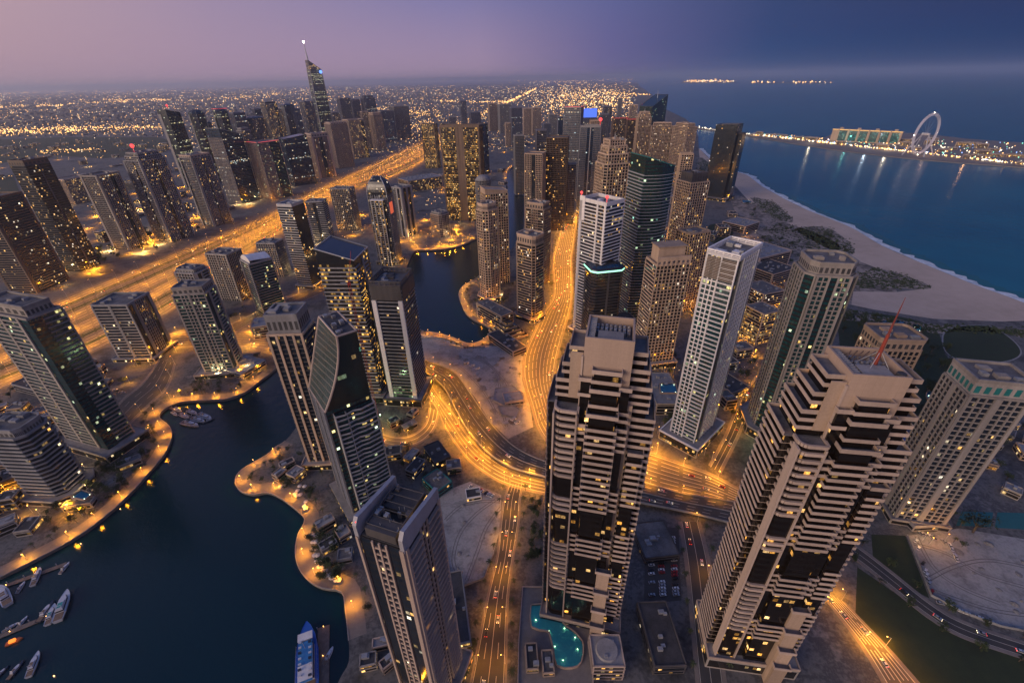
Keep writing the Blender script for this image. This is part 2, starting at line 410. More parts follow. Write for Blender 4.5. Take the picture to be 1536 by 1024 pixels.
# shallow water and the line of surf along the beach
def band(name, mat, d0, d1, z, wob=0):
    mb = MB(); a = inset(cs, d0); b = inset(cs, d1)
    rr = random.Random(3)
    b = [p + (q_-p).normalized()*rr.uniform(-wob, wob) for p, q_ in zip(b, a)]
    for i in range(len(a)-1):
        mb.quad((a[i].x, a[i].y, z), (a[i+1].x, a[i+1].y, z), (b[i+1].x, b[i+1].y, z), (b[i].x, b[i].y, z))
    tag(mb.build(name, mat), kind='structure')
sgn = 1 if inset(cs, 5)[10].x > cs[10].x else -1
band('shallow_water', m_shal, -4*sgn, 42*sgn, -3.0, 7)
band('surf', m_foam, -1*sgn, 20*sgn, -2.4, 7)
patch('park_lawn', [(1262, 475), (1330, 472), (1400, 490), (1417, 530), (1440, 560), (1425, 600), (1395, 640), (1330, 620), (1270, 560)], m_lawn, .04, 3)
OVAL = [(1420, 497), (1445, 489), (1485, 490), (1518, 510), (1530, 530), (1505, 542), (1450, 541), (1422, 530), (1415, 512)]
patch('sports_oval', OVAL, m_lawn, .09, 6)
oc = smooth(pxs(OVAL), 6, True); q = MB(); n_ = len(oc); cc = sum(oc, Vector()) / n_
for i in range(n_):
    a, b = oc[i], oc[(i+1) % n_]; ao = a+(a-cc).normalized()*1.6; bo = b+(b-cc).normalized()*1.6
    q.quad((a.x, a.y, .13), (b.x, b.y, .13), (bo.x, bo.y, .13), (ao.x, ao.y, .13))
tag(q.build('oval_path', m_kerb), kind='structure')
patch('garden_lawn', [(1063, 338), (1092, 337), (1100, 350), (1085, 365), (1066, 362)], m_lawn, .1, 3)
patch('roadside_lawn', [(1307, 801), (1358, 803), (1394, 897), (1345, 870), (1310, 845)], m_lawn, .05)
patch('wide_lawn', [(1286, 850), (1344, 890), (1391, 927), (1441, 956), (1560, 992), (1600, 1080), (1400, 1080), (1345, 1000), (1283, 920)], m_lawn, .05)
patch('sandy_lot', [(1360, 803), (1440, 792), (1560, 812), (1570, 950), (1480, 935), (1400, 895)], m_lot, .05)
patch('sandy_lot', [(662, 738), (705, 722), (752, 742), (751, 790), (740, 830), (725, 866), (690, 880), (668, 850), (652, 790)], m_lot, .06)
patch('construction_ground', [(628, 500), (655, 505), (679, 511), (699, 520), (726, 518), (755, 520), (786, 535), (783, 570), (795, 610), (800, 640), (762, 658), (735, 632), (712, 595), (679, 558), (636, 540)], m_lot, .06)
patch('golf_course', [(-60, 212), (90, 206), (240, 206), (262, 214), (235, 232), (150, 238), (60, 232), (-60, 260)], m_lawn, .5)
patch('golf_course', [(-60, 275), (20, 262), (30, 290), (-60, 330)], m_lawn, .5)
SCRUB = [[(1128, 296), (1160, 304), (1190, 330), (1172, 332), (1140, 314)], [(1140, 342), (1175, 335), (1225, 350), (1262, 373), (1195, 387), (1150, 372)], [(1284, 409), (1310, 402), (1350, 411), (1397, 430), (1375, 434), (1330, 431), (1285, 434)],
         [(1195, 342), (1240, 341), (1272, 362), (1282, 379), (1262, 381), (1212, 357)], [(1265, 462), (1300, 470), (1400, 487), (1540, 494), (1545, 508), (1500, 500), (1440, 496), (1400, 500), (1330, 482), (1266, 480)], [(1050, 236), (1066, 248), (1062, 262), (1046, 256)]]
patch('dune_sand', [(1088, 282), (1122, 300), (1200, 345), (1255, 368), (1292, 393), (1332, 409), (1346, 438), (1280, 437), (1277, 457), (1200, 446), (1150, 420), (1120, 360)], m_scrub, .06)
for s_ in SCRUB: patch('scrubland', s_, m_scrub, .09, 3)
# island across the strait and shores on the horizon
ISL = [(1044, 193), (1090, 198), (1128, 205), (1165, 211), (1200, 217), (1250, 224), (1296, 230), (1340, 235), (1380, 239), (1440, 244), (1536, 251), (1660, 260), (1660, 224), (1536, 214), (1450, 208), (1380, 200), (1300, 197), (1250, 200), (1238, 206), (1190, 208), (1150, 204), (1128, 202), (1090, 195), (1044, 190)]
isl = pxs(ISL); mb = MB(); tops = sheet([Vector((p.x, p.y, -.5)) for p in isl]); mb.v = tops.v; mb.f = tops.f
for i in range(len(isl)):
    a, b = isl[i], isl[(i+1) % len(isl)]; mb.quad((a.x, a.y, -4), (b.x, b.y, -4), (b.x, b.y, -.5), (a.x, a.y, -.5))
tag(mb.build('island', m_pave), kind='structure')
for s_ in ([(1022, 121.6), (1105, 121.6), (1105, 124.6), (1022, 125.6)], [(1126, 123.2), (1250, 123.6), (1250, 125.2), (1126, 125.6)]):
    tag(sheet([P(x, y, -1) for x, y in s_]).build('far_shore', m_ground, flip=False), kind='structure')

# ------------------------------------------------------------------ roads
class Strip:
    def __init__(s, L, R, n=60, z=0.0, sm=10):
        a = smooth(pxs(L, z), sm); b = smooth(pxs(R, z), sm)
        s.z = z; s.L = s.res(a, n); s.R = s.res(b, n); s.n = n
        s.len = sum((s.mid(i+1)-s.mid(i)).length for i in range(n))
    def res(s, p, n):
        d = [0]
        for a, b in zip(p, p[1:]): d.append(d[-1]+(b-a).length)
        out = []; j = 0
        for i in range(n+1):
            t = d[-1]*i/n
            while j < len(p)-2 and d[j+1] < t: j += 1
            f = (t-d[j])/max(d[j+1]-d[j], 1e-6); out.append(p[j].lerp(p[j+1], min(max(f, 0), 1)))
        return out
    def mid(s, i): return (s.L[i]+s.R[i])/2
    def at(s, t, u):
        x = min(max(t, 0), .9999)*s.n; i = int(x); f = x-i
        return s.L[i].lerp(s.L[i+1], f).lerp(s.R[i].lerp(s.R[i+1], f), u)
    def dir(s, t):
        d = s.at(min(t+.01, 1), .5)-s.at(max(t-.01, 0), .5); return math.atan2(d.y, d.x)
    def width(s, t): return (s.at(t, 0)-s.at(t, 1)).length
    def mesh(s, name, mat, u0=0, u1=1, dz=.1, a=0, b=None):
        mb = MB(); b = s.n if b is None else b
        for i in range(a, b):
            w = [s.L[j].lerp(s.R[j], u) for j, u in ((i, u0), (i, u1), (i+1, u1), (i+1, u0))]
            w = [Vector((p.x, p.y, s.z+dz)) for p in w]
            if (w[1]-w[0]).cross(w[3]-w[0]).z < 0: w.reverse()
            mb.quad(*w)
        return tag(mb.build(name, mat, flip=False), kind='structure')
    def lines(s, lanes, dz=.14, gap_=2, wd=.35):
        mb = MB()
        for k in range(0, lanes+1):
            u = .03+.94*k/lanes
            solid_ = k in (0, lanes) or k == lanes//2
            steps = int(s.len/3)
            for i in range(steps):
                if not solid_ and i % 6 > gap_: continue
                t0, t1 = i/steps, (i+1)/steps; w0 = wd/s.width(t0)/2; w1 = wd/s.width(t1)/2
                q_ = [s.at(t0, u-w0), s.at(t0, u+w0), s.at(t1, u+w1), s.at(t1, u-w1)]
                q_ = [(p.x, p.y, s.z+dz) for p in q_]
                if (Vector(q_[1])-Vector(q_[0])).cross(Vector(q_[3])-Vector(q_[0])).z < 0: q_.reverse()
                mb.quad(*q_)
        tag(mb.build('lane_marking_or_streak', m_paint, flip=False), kind='structure')
    def kerbs(s, w=2.5, hgt=.14):
        for u, sg in ((0, -1), (1, 1)):
            mb = MB()
            for i in range(s.n):
                pts = []
                for j in (i, i+1):
                    d = (s.R[j]-s.L[j]).normalized()*sg; p = s.L[j] if u == 0 else s.R[j]; pts.append((p, p+d*w))
                zb, zt = s.z-.05, s.z+hgt+.06
                (a, a2), (b, b2) = pts
                mb.quad((a.x, a.y, zt), (a2.x, a2.y, zt), (b2.x, b2.y, zt), (b.x, b.y, zt))
                mb.quad((a.x, a.y, zb), (b.x, b.y, zb), (b.x, b.y, zt), (a.x, a.y, zt))
                mb.quad((a2.x, a2.y, zb), (b2.x, b2.y, zb), (b2.x, b2.y, zt), (a2.x, a2.y, zt))
            tag(mb.build('pavement', m_pave), kind='structure')
BLV = Strip([(849, 320), (842, 345), (836, 370), (830, 392), (832, 442), (815, 470), (805, 492), (789, 529), (786, 555), (789, 578), (799, 609), (809, 642), (830, 668), (880, 692), (960, 705)],
            [(866, 320), (862, 345), (859, 370), (856, 392), (857, 442), (853, 470), (846, 492), (836, 529), (831, 555), (831, 578), (838, 605), (855, 632), (880, 655), (920, 668), (985, 680)], 110)
RAMP = Strip([(620, 552), (635, 560), (655, 590), (679, 620), (700, 652), (732, 685), (770, 706), (818, 719), (880, 730)], [(616, 575), (635, 585), (655, 612), (669, 642), (699, 684), (724, 705), (758, 724), (817, 739), (880, 748)], 60)
DECK = Strip([(600, 528), (635, 540), (679, 557), (704, 588), (722, 615), (745, 645), (775, 672), (818, 692), (890, 711), (973, 726), (1024, 740), (1104, 753), (1180, 770)],
             [(600, 552), (635, 556), (665, 580), (683, 612), (702, 645), (734, 680), (772, 702), (820, 715), (890, 737), (969, 755), (1024, 766), (1094, 783), (1165, 802)], 70, 5.5)
EAST = Strip([(930, 664), (975, 680), (1024, 697), (1066, 712), (1110, 735), (1190, 770)], [(930, 715), (970, 732), (1024, 745), (1066, 752), (1104, 762), (1180, 790)], 40)
VST = Strip([(765, 726), (757, 750), (752, 784), (747, 834), (735, 884), (725, 934), (709, 1017), (695, 1080)], [(783, 726), (779, 750), (777, 784), (769, 834), (762, 884), (759, 934), (757, 1017), (752, 1080)], 50)
SOUTH = Strip([(1225, 880), (1262, 925), (1300, 975), (1350, 1060)], [(1262, 900), (1290, 930), (1330, 973), (1400, 1055)], 30)
BLUE = Strip([(1270, 810), (1297, 829), (1337, 860), (1391, 903), (1441, 933), (1536, 966), (1620, 990)], [(1262, 822), (1294, 844), (1344, 884), (1391, 921), (1441, 951), (1536, 984), (1620, 1010)], 50)
SIDE = Strip([(1022, 782), (1030, 830), (1036, 880), (1050, 1024), (1060, 1090)], [(1046, 782), (1058, 830), (1066, 880), (1084, 1024), (1096, 1090)], 40)
HWY = Strip([(-80, 512), (67, 459), (150, 425), (230, 393), (300, 365), (372, 337), (415, 318), (483, 282), (542, 255), (600, 228), (632, 214), (660, 199)],
            [(-80, 620), (20, 577), (115, 540), (170, 514), (250, 472), (320, 420), (380, 374), (422, 348), (512, 294), (573, 273), (610, 257), (640, 240), (672, 214)], 150)
FARH = Strip([(660, 199), (700, 176), (745, 157), (795, 134)], [(672, 214), (716, 182), (768, 160), (808, 134)], 30, 0, 6)
BRST = Strip([(225, 512), (260, 500), (330, 497), (400, 499), (450, 503), (520, 500)], [(215, 530), (260, 522), (330, 518), (400, 522), (450, 528), (530, 520)], 40)
MID = Strip([(320, 505), (345, 488), (400, 462), (450, 440), (490, 425)], [(345, 508), (365, 490), (415, 468), (462, 448), (500, 432)], 30)
LOOP = Strip([(548, 640), (575, 652), (600, 657), (622, 652), (640, 636), (646, 612)], [(552, 650), (575, 663), (602, 668), (630, 662), (650, 642), (657, 616)], 30)
LANE = Strip([(1066, 700), (1092, 650), (1118, 590), (1170, 520), (1184, 460), (1150, 412)], [(1078, 708), (1106, 652), (1132, 592), (1182, 524), (1196, 458), (1158, 406)], 40)
PARKL = Strip([(1190, 762), (1260, 700), (1330, 690), (1400, 720), (1425, 790)], [(1200, 774), (1268, 710), (1330, 700), (1392, 728), (1412, 792)], 40)
WEST = Strip([(150, 640), (185, 600), (215, 575), (240, 540)], [(178, 650), (225, 605), (250, 580), (262, 545)], 24)
for s_, nm, mt, ln in ((BLV, 'boulevard', m_hwy, 8), (EAST, 'boulevard', m_hwy, 8), (VST, 'road', m_asph, 4), (SOUTH, 'road', m_hwy, 6), (BLUE, 'road', m_asph, 2), (SIDE, 'road', m_asph, 2), (HWY, 'highway', m_hwy, 22), (BRST, 'road', m_hwy, 6), (MID, 'road', m_asph, 4), (WEST, 'road', m_asph, 4), (LOOP, 'road', m_hwy, 2), (LANE, 'road', m_asph, 2), (PARKL, 'road', m_asph, 2), (RAMP, 'ramp_road', m_hwy, 4)):
    s_.mesh(nm, mt, dz={'boulevard': .12, 'highway': .1, 'ramp_road': .2}.get(nm, .08)); s_.lines(ln, dz=.26, wd=.8 if nm == 'highway' else .55 if mt is m_hwy else .3, gap_=4 if mt is m_hwy else 2)  # lane lines on the m_hwy roads widened and lengthened to imitate traffic light trails
    if nm != 'highway': s_.kerbs(1.3 if s_ is VST else 2.5)
FARH.mesh('highway', m_hwy, dz=.6)
for u, w_ in ((.15, .02), (.27, .03), (.5, .012), (.73, .03), (.86, .02)):
    HWY.mesh('highway_verge', m_lawn, u-w_, u+w_, .2)
# the overpass: a deck on columns, one thing
ov = empty('overpass', DECK.mid(30), 0, 'grey concrete overpass curving past the tower in the middle', 'overpass')
def deckpart(name, mat, u0, u1, z0, z1):
    mb = MB(); o = ov.location
    for i in range(DECK.n):
        p = [DECK.L[j].lerp(DECK.R[j], u) - o for j, u in ((i, u0), (i, u1), (i+1, u1), (i+1, u0))]
        p = [(a.x, a.y, 0) for a in p]
        n = len(mb.v); mb.v += [(a[0], a[1], z0) for a in p]+[(a[0], a[1], z1) for a in p]
        mb.f += [(n+3, n+2, n+1, n), (n+4, n+5, n+6, n+7), (n, n+1, n+5, n+4), (n+1, n+2, n+6, n+5), (n+2, n+3, n+7, n+6), (n+3, n, n+4, n+7)]
    return mb.build(name, mat, ov)
deckpart('deck', m_asph, .02, .98, -1.2, 0); deckpart('parapet', grey_w, -.01, .017, -1.2, .9); deckpart('parapet', grey_w, .983, 1.01, -1.2, .9); deckpart('median', grey_w, .49, .51, .001, .7)
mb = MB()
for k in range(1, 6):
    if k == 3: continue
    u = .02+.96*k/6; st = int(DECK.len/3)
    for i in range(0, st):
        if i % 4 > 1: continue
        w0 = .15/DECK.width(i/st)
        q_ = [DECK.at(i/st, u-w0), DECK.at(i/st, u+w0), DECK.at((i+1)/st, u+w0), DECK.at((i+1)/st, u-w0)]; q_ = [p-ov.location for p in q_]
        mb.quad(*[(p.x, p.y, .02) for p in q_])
mb.build('lane_marking_or_streak', m_paint, ov)
for i in range(3, DECK.n, 6):
    for u in (.25, .75):
        p = DECK.at(i/DECK.n, u)-ov.location; mb = MB(); mb.tube((p.x, p.y, -5.5), (p.x, p.y, -1.2), .9, .9, 8); mb.build('column', grey_w, ov)
# promenade paving along the quays
def quay_strip(i0, i1, d):
    ln = canal[i0*3:i1*3+1]; a = inset(ln, .3*SQ); b = inset(ln, d*SQ)
    mb = MB()
    for i in range(len(a)-1):
        w = [(a[i].x, a[i].y, .1), (a[i+1].x, a[i+1].y, .1), (b[i+1].x, b[i+1].y, .1), (b[i].x, b[i].y, .1)]; mb.quad(*w)
    tag(mb.build('promenade', m_pave), kind='structure')
    mb = MB()
    for i in range(len(ln)-1):
        mb.ebox(ln[i][:2], ln[i+1][:2], 0, 1, .3, .3, -.2, .45)
    tag(mb.build('kerb', m_kerb), kind='structure')
    return ln
area = sum(canal[i].x*canal[(i+1) % len(canal)].y-canal[(i+1) % len(canal)].x*canal[i].y for i in range(len(canal)))
SQ = -1 if area > 0 else 1            # land lies on the outer side of the canal loop
Q1 = quay_strip(0, 16, 11); Q2 = quay_strip(60, 79, 11); Q3 = quay_strip(23, 27, 12); Q4 = quay_strip(40, 54, 9); Q5 = quay_strip(30, 35, 10)

# ------------------------------------------------------------------ towers
def parse(s):
    seg = [(q[0], float(q[1:] or 1)) for q in s.split()]; T = sum(w for _, w in seg); u = 0; out = []
    for c, w in seg: out.append((c, u, u+w/T)); u += w/T
    return out
def rect(w, d): return [(0, 0), (w, 0), (w, d), (0, d)]
def cham(w, d, c): return [(c, 0), (w-c, 0), (w, c), (w, d-c), (w-c, d), (c, d), (0, d-c), (0, c)]
def rnd_poly(w, d, k=20): return [(w/2+w/2*math.cos(2*math.pi*i/k-2.2), d/2+d/2*math.sin(2*math.pi*i/k-2.2)) for i in range(k)]
def bow(w, d, b, k=8):
    """front edge (y=0) bulging out by b"""
    return [(w*i/k, -b*math.sin(math.pi*i/k)) for i in range(k+1)] + [(w, d), (0, d)]
def facade(root, poly, z0, z1, pats, wall, bo=.9, bh=1.15, step=FH, band_wall=None, pier_o=.55):
    """bands (b), lattice (l), piers (p), blank wall (w), fine vertical fins (f) and bare glass (g) along every edge"""
    n = len(poly); bands = MB(); lat = MB(); zs = []
    z = z0+step
    while z < z1-1: zs.append(z); z += step
    for i in range(n):
        a, b = poly[i], poly[(i+1) % n]; L = (Vector(b)-Vector(a)).length
        pt = pats[i % len(pats)]
        if not pt: continue
        for c, u0, u1 in parse(pt):
            e = .55/L if L > 1 else 0
            if c in 'bt': bands = MB()
            if c in 'b':
                for z in zs: bands.ebox(a, b, u0-(e if u0 == 0 else 0), u1+(e if u1 == 1 else 0), .3, bo, z-.35+.006*(i % 2), z-.35+bh+.006*(i % 2))
            elif c == 't':      # thin slab edges
                for z in zs: bands.ebox(a, b, u0, u1, .3, bo*.45, z-.25, z+.3)
            if c in 'bt' and bands.f: bands.build('balcony_bands', band_wall or wall, root)
            if c in 'bt': continue
            if c == 'l':
                for z in zs: lat.ebox(a, b, u0, u1, .3, .42, z-.35, z+.6)
                k = max(1, round((u1-u0)*L/4.2))
                for j in range(k+1):
                    uc = u0+(u1-u0)*j/k; lat.ebox(a, b, uc-.42/L, uc+.42/L, .3, .75, z0, z1)
            elif c == 'f':
                k = max(2, round((u1-u0)*L/3.2))
                for j in range(k+1):
                    uc = u0+(u1-u0)*j/k; lat.ebox(a, b, uc-.33/L, uc+.33/L, .3, .7, z0, z1)
                for z in zs: lat.ebox(a, b, u0, u1, .3, .25, z-.3, z+.4)
            elif c == 'p':
                m = MB(); m.ebox(a, b, u0, u1, .35, pier_o+.45, z0, z1+.4); m.build('pier', wall, root)
            elif c == 'w':
                m = MB(); m.ebox(a, b, u0, u1, .35, .5, z0, z1+.2); m.build('wall_panel', wall, root)
    if lat.f: lat.build('facade_grid', wall, root)
def roofing(root, poly, z, wall, near=True, hp=2.2, seed=0, units=6, mat=None):
    rr = random.Random(seed); m = MB(); n = len(poly)
    inner = offset(poly, -.1)
    MB().prism(inner, z-.3, z+.25).build('roof', mat or roof_m, root)
    for i in range(n): m.ebox(poly[i], poly[(i+1) % n], 0, 1, .9, .35, z-.4, z+hp)
    m.build('parapet', wall, root)
    if not near: return
    xs = [p[0] for p in poly]; ys = [p[1] for p in poly]; cx, cy_ = sum(xs)/n, sum(ys)/n; w = (max(xs)-min(xs))*.34; d = (max(ys)-min(ys))*.34
    for k in range(units):
        x = cx+rr.uniform(-w, w); y = cy_+rr.uniform(-d, d); a, b = rr.uniform(1.2, 3.4), rr.uniform(1.2, 3.4); h = rr.uniform(1.2, 3.2)
        u = MB(); u.box(x-a, x+a, y-b, y+b, z+.2+k*.003, z+.25+h)
        for j in range(3): u.box(x-a*.7, x+a*.7, y-b+b*.6*j+.15, y-b+b*.6*j+.5, z+.25+h, z+.5+h)
        u.build('rooftop_unit', unit_m if k % 2 else wall, root)
def place(L, Cc, R, By, top=0):
    """near top corner, neighbours and base row -> (corner, rotation, width, depth, height)"""
    h = height(Cc[0], Cc[1], By); c = P(*Cc, h)
    if isinstance(R, tuple): e1 = P(*R, h)-c; w = e1.length
    else: e1 = None; w = R
    if isinstance(L, tuple): e2 = P(*L, h)-c; d = e2.length
    else: e2 = None; d = L
    if e1 is not None and e2 is not None:
        a1 = math.atan2(e1.y, e1.x); a2 = math.atan2(e2.y, e2.x)-math.pi/2
        df = (a2-a1+math.pi) % (2*math.pi)-math.pi; rz = a1+df*d/(w+d)
    elif e1 is not None: rz = math.atan2(e1.y, e1.x)
    else: rz = math.atan2(e2.y, e2.x)-math.pi/2
    return c, rz, w, d, h
TOWERS = []
def tower(label, L, Cc, R, By, wall, gl, A='b', B=None, shape=None, crown=None, podium=None, name='tower', cat='tower', group=None, near=True, w=None, d=None, dz=0, hp=2.2, bo=.9, roofm=None, wmax=70, bwall=None, units=6, hmul=1):
    c, rz, w_, d_, h = place(L, Cc, R, By)
    w = w or min(w_, wmax); d = d or min(d_, wmax); h = round(h/FH)*FH
    root = empty(name, (c.x, c.y, 0), rz, label, cat, group)
    B = B or A
    if shape is None: poly = rect(w, d); pats = [A, B, A, B]
    elif shape[0] == 'c': poly = cham(w, d, shape[1]); pats = [A, shape[2], B, shape[2], A, shape[2], B, shape[2]]
    elif shape[0] == 'r': poly = rnd_poly(w, d, shape[1]); pats = [A]
    elif shape[0] == 'b': poly = bow(w, d, shape[1], 8); pats = [A]*8+[B, A, B]
    zb = 0
    if podium:
        o, ph = podium; pp = offset(poly, o)
        m = MB(); m.prism(pp, -.1, ph); pod = m.build('podium', warm_w, root)
        m = MB()
        for i in range(len(pp)): m.ebox(pp[i], pp[(i+1) % len(pp)], .02, .98, .2, .12, 1, ph-1.2)
        m.build('podium_glazing', g_amber, root)
        m = MB()
        for i in range(len(pp)): m.ebox(pp[i], pp[(i+1) % len(pp)], 0, 1, .6, .4, ph-.9, ph+.9)
        m.build('podium_parapet', wall, root)
    MB().prism(poly, 0, h).build('glazing', gl, root)
    facade(root, poly, 0, h, pats, wall, bo=bo, band_wall=bwall)
    if crown: crown(root, poly, w, d, h, wall, gl)
    else: roofing(root, poly, h, wall, near, hp, len(TOWERS), units, roofm)
    TOWERS.append((root, poly, h)); return root, poly, w, d, h
# crowns
def cr_box(ins, hh, mat=None, gl=None, hp=2.0):
    def f(root, poly, w, d, h, wall, g):
        roofing(root, poly, h, wall, False, 1.4)
        p = offset(poly, -ins); MB().prism(p, h+.2, h+hh).build('crown', mat or wall, root)
        m = MB(); n = len(p)
        for i in range(n):
            k = 6
            for j in range(k): m.ebox(p[i], p[(i+1) % n], (j+.22)/k, (j+.78)/k, .2, .08, h+hh*.25, h+hh*.72)
        m.build('louvre', gl or roof_d, root)
        roofing(root, p, h+hh, mat or wall, True, hp, int(h), 4)
    return f
def cr_slant(h0, h1, axis=0, gl=None, rim=None, k=1.0):
    """solid top with its roof falling from h0 to h1 along an axis"""
    def f(root, poly, w, d, h, wall, g):
        def zt(x, y): t = (x/w if axis == 0 else y/d); return h+h0+(h1-h0)*min(max(t, 0), 1)
        MB().prism(poly, h-.01, zt).build('crown', gl or g, root)
        m = MB(); n = len(poly); po = offset(poly, .5)
        for i in range(n):
            a, b = poly[i], poly[(i+1) % n]; ao, bo_ = po[i], po[(i+1) % n]
            za, zb = zt(*a), zt(*b)
            q = [(a[0], a[1], za+.1), (b[0], b[1], zb+.1), (bo_[0], bo_[1], zb+.1), (ao[0], ao[1], za+.1)]
            n0 = len(m.v); m.v += q+[(x, y, z+1.0) for x, y, z in q]
            m.f += [(n0, n0+1, n0+5, n0+4), (n0+1, n0+2, n0+6, n0+5), (n0+2, n0+3, n0+7, n0+6), (n0+3, n0, n0+4, n0+7), (n0+4, n0+5, n0+6, n0+7), (n0+3, n0+2, n0+1, n0)]
        m.build('roof_rim', rim or wall, root)
    return f
def cr_frame(hh, mat=None, fill=None):
    """open frame standing over the roof"""
    def f(root, poly, w, d, h, wall, g):
        roofing(root, poly, h, wall, True, 1.5, int(h), 7)
        m = MB(); n = len(poly); mt = mat or wall
        for i in range(n):
            a, b = poly[i], poly[(i+1) % n]; L = (Vector(b)-Vector(a)).length; k = max(2, int(L/5))
            for j in range(k+1): m.ebox(a, b, max(0, j/k-.35/L), min(1, j/k+.35/L), .5, .3, h, h+hh)
            m.ebox(a, b, 0, 1, .6, .45, h+hh-.9, h+hh+.3); m.ebox(a, b, 0, 1, .45, .35, h+hh*.48, h+hh*.48+.6)
        m.build('crown_frame', mt, root)
    return f
def cr_bullet(hh, rib=None):
    def f(root, poly, w, d, h, wall, g):
        N_ = 7; m = MB(); r = MB()
        lv = [(math.cos(math.asin(i/N_)) if i < N_ else .0, h+hh*i/N_) for i in range(N_+1)]
        cx, cy_ = sum(p[0] for p in poly)/len(poly), sum(p[1] for p in poly)/len(poly)
        sc = lambda p, s: (cx+(p[0]-cx)*max(s, .12), cy_+(p[1]-cy_)*max(s, .35))
        for (s0, z0), (s1, z1) in zip(lv, lv[1:]):
            m.prism([sc(p, s0) for p in poly], z0, z1, [sc(p, s1) for p in poly])
            for p in poly: r.tube((*sc(p, s0), z0), (*sc(p, s1), z1), .7, .7, 5)
        m.build('crown', g, root); r.build('crown_rib', rib or wall, root)
    return f
def cr_dome(hh):
    def f(root, poly, w, d, h, wall, g):
        roofing(root, poly, h, wall, False, 1.2)
        m = MB(); m.ball((w/2, d/2, h), min(w, d)*.46, 14, 8, hh/(min(w, d)*.46)); m.build('dome', wall, root)
    return f
def cr_tiers(tiers, spire=0, mat=None):
    def f(root, poly, w, d, h, wall, g):
        z = h; p = poly
        for ins, th in tiers:
            roofing(root, p, z, wall, False, 1.5); p = offset(p, -ins)
            MB().prism(p, z+.1, z+th).build('upper_tier', g, root)
            facade(root, p, z, z+th, ['l'], wall); z += th
        roofing(root, p, z, wall, True, 2, 5, 3)
        if spire:
            cx, cy_ = sum(q[0] for q in p)/len(p), sum(q[1] for q in p)/len(p)
            MB().tube((cx, cy_, z), (cx, cy_, z+spire), .9, .15).build('spire', steel, root)
    return f
def cr_light(mat, hp=3, base=None):
    def f(root, poly, w, d, h, wall, g):
        (base or (lambda *a: roofing(root, poly, h, wall, True, hp, int(h), 5)))(root, poly, w, d, h, wall, g)
        m = MB(); n = len(poly)
        for i in range(n): m.ebox(poly[i], poly[(i+1) % n], .05, .95, -.4, .6, h+hp-.65, h+hp-.3)
        m.build('roof_light', mat, root)
    return f
def beacon(root, x, y, z, s=1.2, mat=None):
    m = MB(); m.tube((x, y, z), (x, y, z+s*2.5), .2, .2, 5); m.ball((x, y, z+s*2.5+s*.5), s, 6, 4); return m.build('beacon', mat or red_e, root)
exec_order = []
# ---- near and middle-distance towers
T = tower
T('dark glass tower with two tall pale fins and construction crane on its front', (538, 428), (601, 431), (616, 410), 606, dark_w, g_quiet, 't', 'b', crown=cr_frame(5, dark_w), bwall=grey_w, podium=(6, 9), d=30)
hero4 = TOWERS[-1]
T('gold-lit tower with slanted open glass crown', (471, 392), (531, 394), (548, 372), 600, grey_w, glass('gold_lit_flats', (.02, .016, .012), .42, 2.4, st=2.2, cols=((1, .42, .05), (1, .52, .1), (1, .62, .2))), 'b2 g1.4 p.5 b2 g1', 'b', crown=cr_slant(3, 14, 1, g_warm, steel), w=38, d=34, podium=(5, 8))
T('brown striped tower with orange piers and a recessed grey crown', 30, (401, 507), (455, 505), 700, beige, g_dark, 'p.8 t2 p.8 t2 p.8 t2 p.8 t2 p.8', 'b', crown=cr_box(1.5, 15, grey_w), w=27, d=24, podium=(5, 7), bwall=dark_w)
T('tall white tower with grid balconies and a louvred frame top, beside the green-roofed glass tower', (1062, 376), (1110, 388), (1141, 368), 676, white_w, g_teal, 'g1.5 p.35 l5 p.35 g1', 'p.35 l4 p.35 b4 p.35', crown=cr_frame(4, white_w), podium=(7, 10))
white12 = TOWERS[-1]
T('teal glass tower with an octagonal flat roof and beige vertical strips', (1191, 394), (1211, 414), (1271, 417), 655, warm_w, g_teal, 'p.5 l3 p.4 g2 p.4 l3 p.5', 'l3 g1.5 l3', shape=('c', 6.5, 'g1 p.15'), crown=cr_box(2.5, 9, warm_w), podium=(7, 10), w=38, d=36)
T('beige lattice tower with an arched loggia and blank slab crown', (968, 392), (985, 401), (1038, 399), 553, beige, g_warm, 'l', 'b', crown=None, podium=(5, 8), w=37, d=26)
lat14 = TOWERS[-1]
T('beige lattice tower with a dark recessed top behind the arched loggia tower', (1022, 268), (1036, 277), (1065, 270), 425, beige, g_warm, 'l', 'l', crown=cr_box(3, 12, dark_w), w=34, d=32)
T('yellow-lit lattice block standing behind the arched loggia tower', 30, (1036, 351), (1066, 346), 470, sand_w, g_amber, 'l', 'l', d=26)
T('black glass slab tower standing alone by the beach', 30, (1074, 188), (1117, 190), 297, dark_w, g_sea, 'g', 'g', crown=cr_slant(2, 5, 0, g_sea, dark_w), w=56, d=36, podium=(14, 7))
slab16 = TOWERS[-1]
T('curved emerald glass tower with a sloping sail-shaped top', (946, 250), (967, 258), (1020, 253), 480, steel, g_green, 't', 'b', shape=('b', 5), crown=cr_slant(17, 4, 0, g_green, teal_w), w=41, d=36, bo=1.1)
T('ornate beige tower with a stepped arched crown and spires', (897, 248), (908, 250), (949, 248), 445, beige, g_warm, 'l', 'l', shape=('c', 4, 'l'), crown=cr_tiers([(2.5, 12), (3, 10), (3, 7)], 9), w=39, d=34)
T('white balcony tower with two red lights on its roof', (863, 292), (910, 307), (924, 299), 515, white_w, g_dark, 'b', 'p.6 b3.3 p.35 b1.3 p.35', hp=4, podium=(5, 8), d=40, w=30)
white19 = TOWERS[-1]
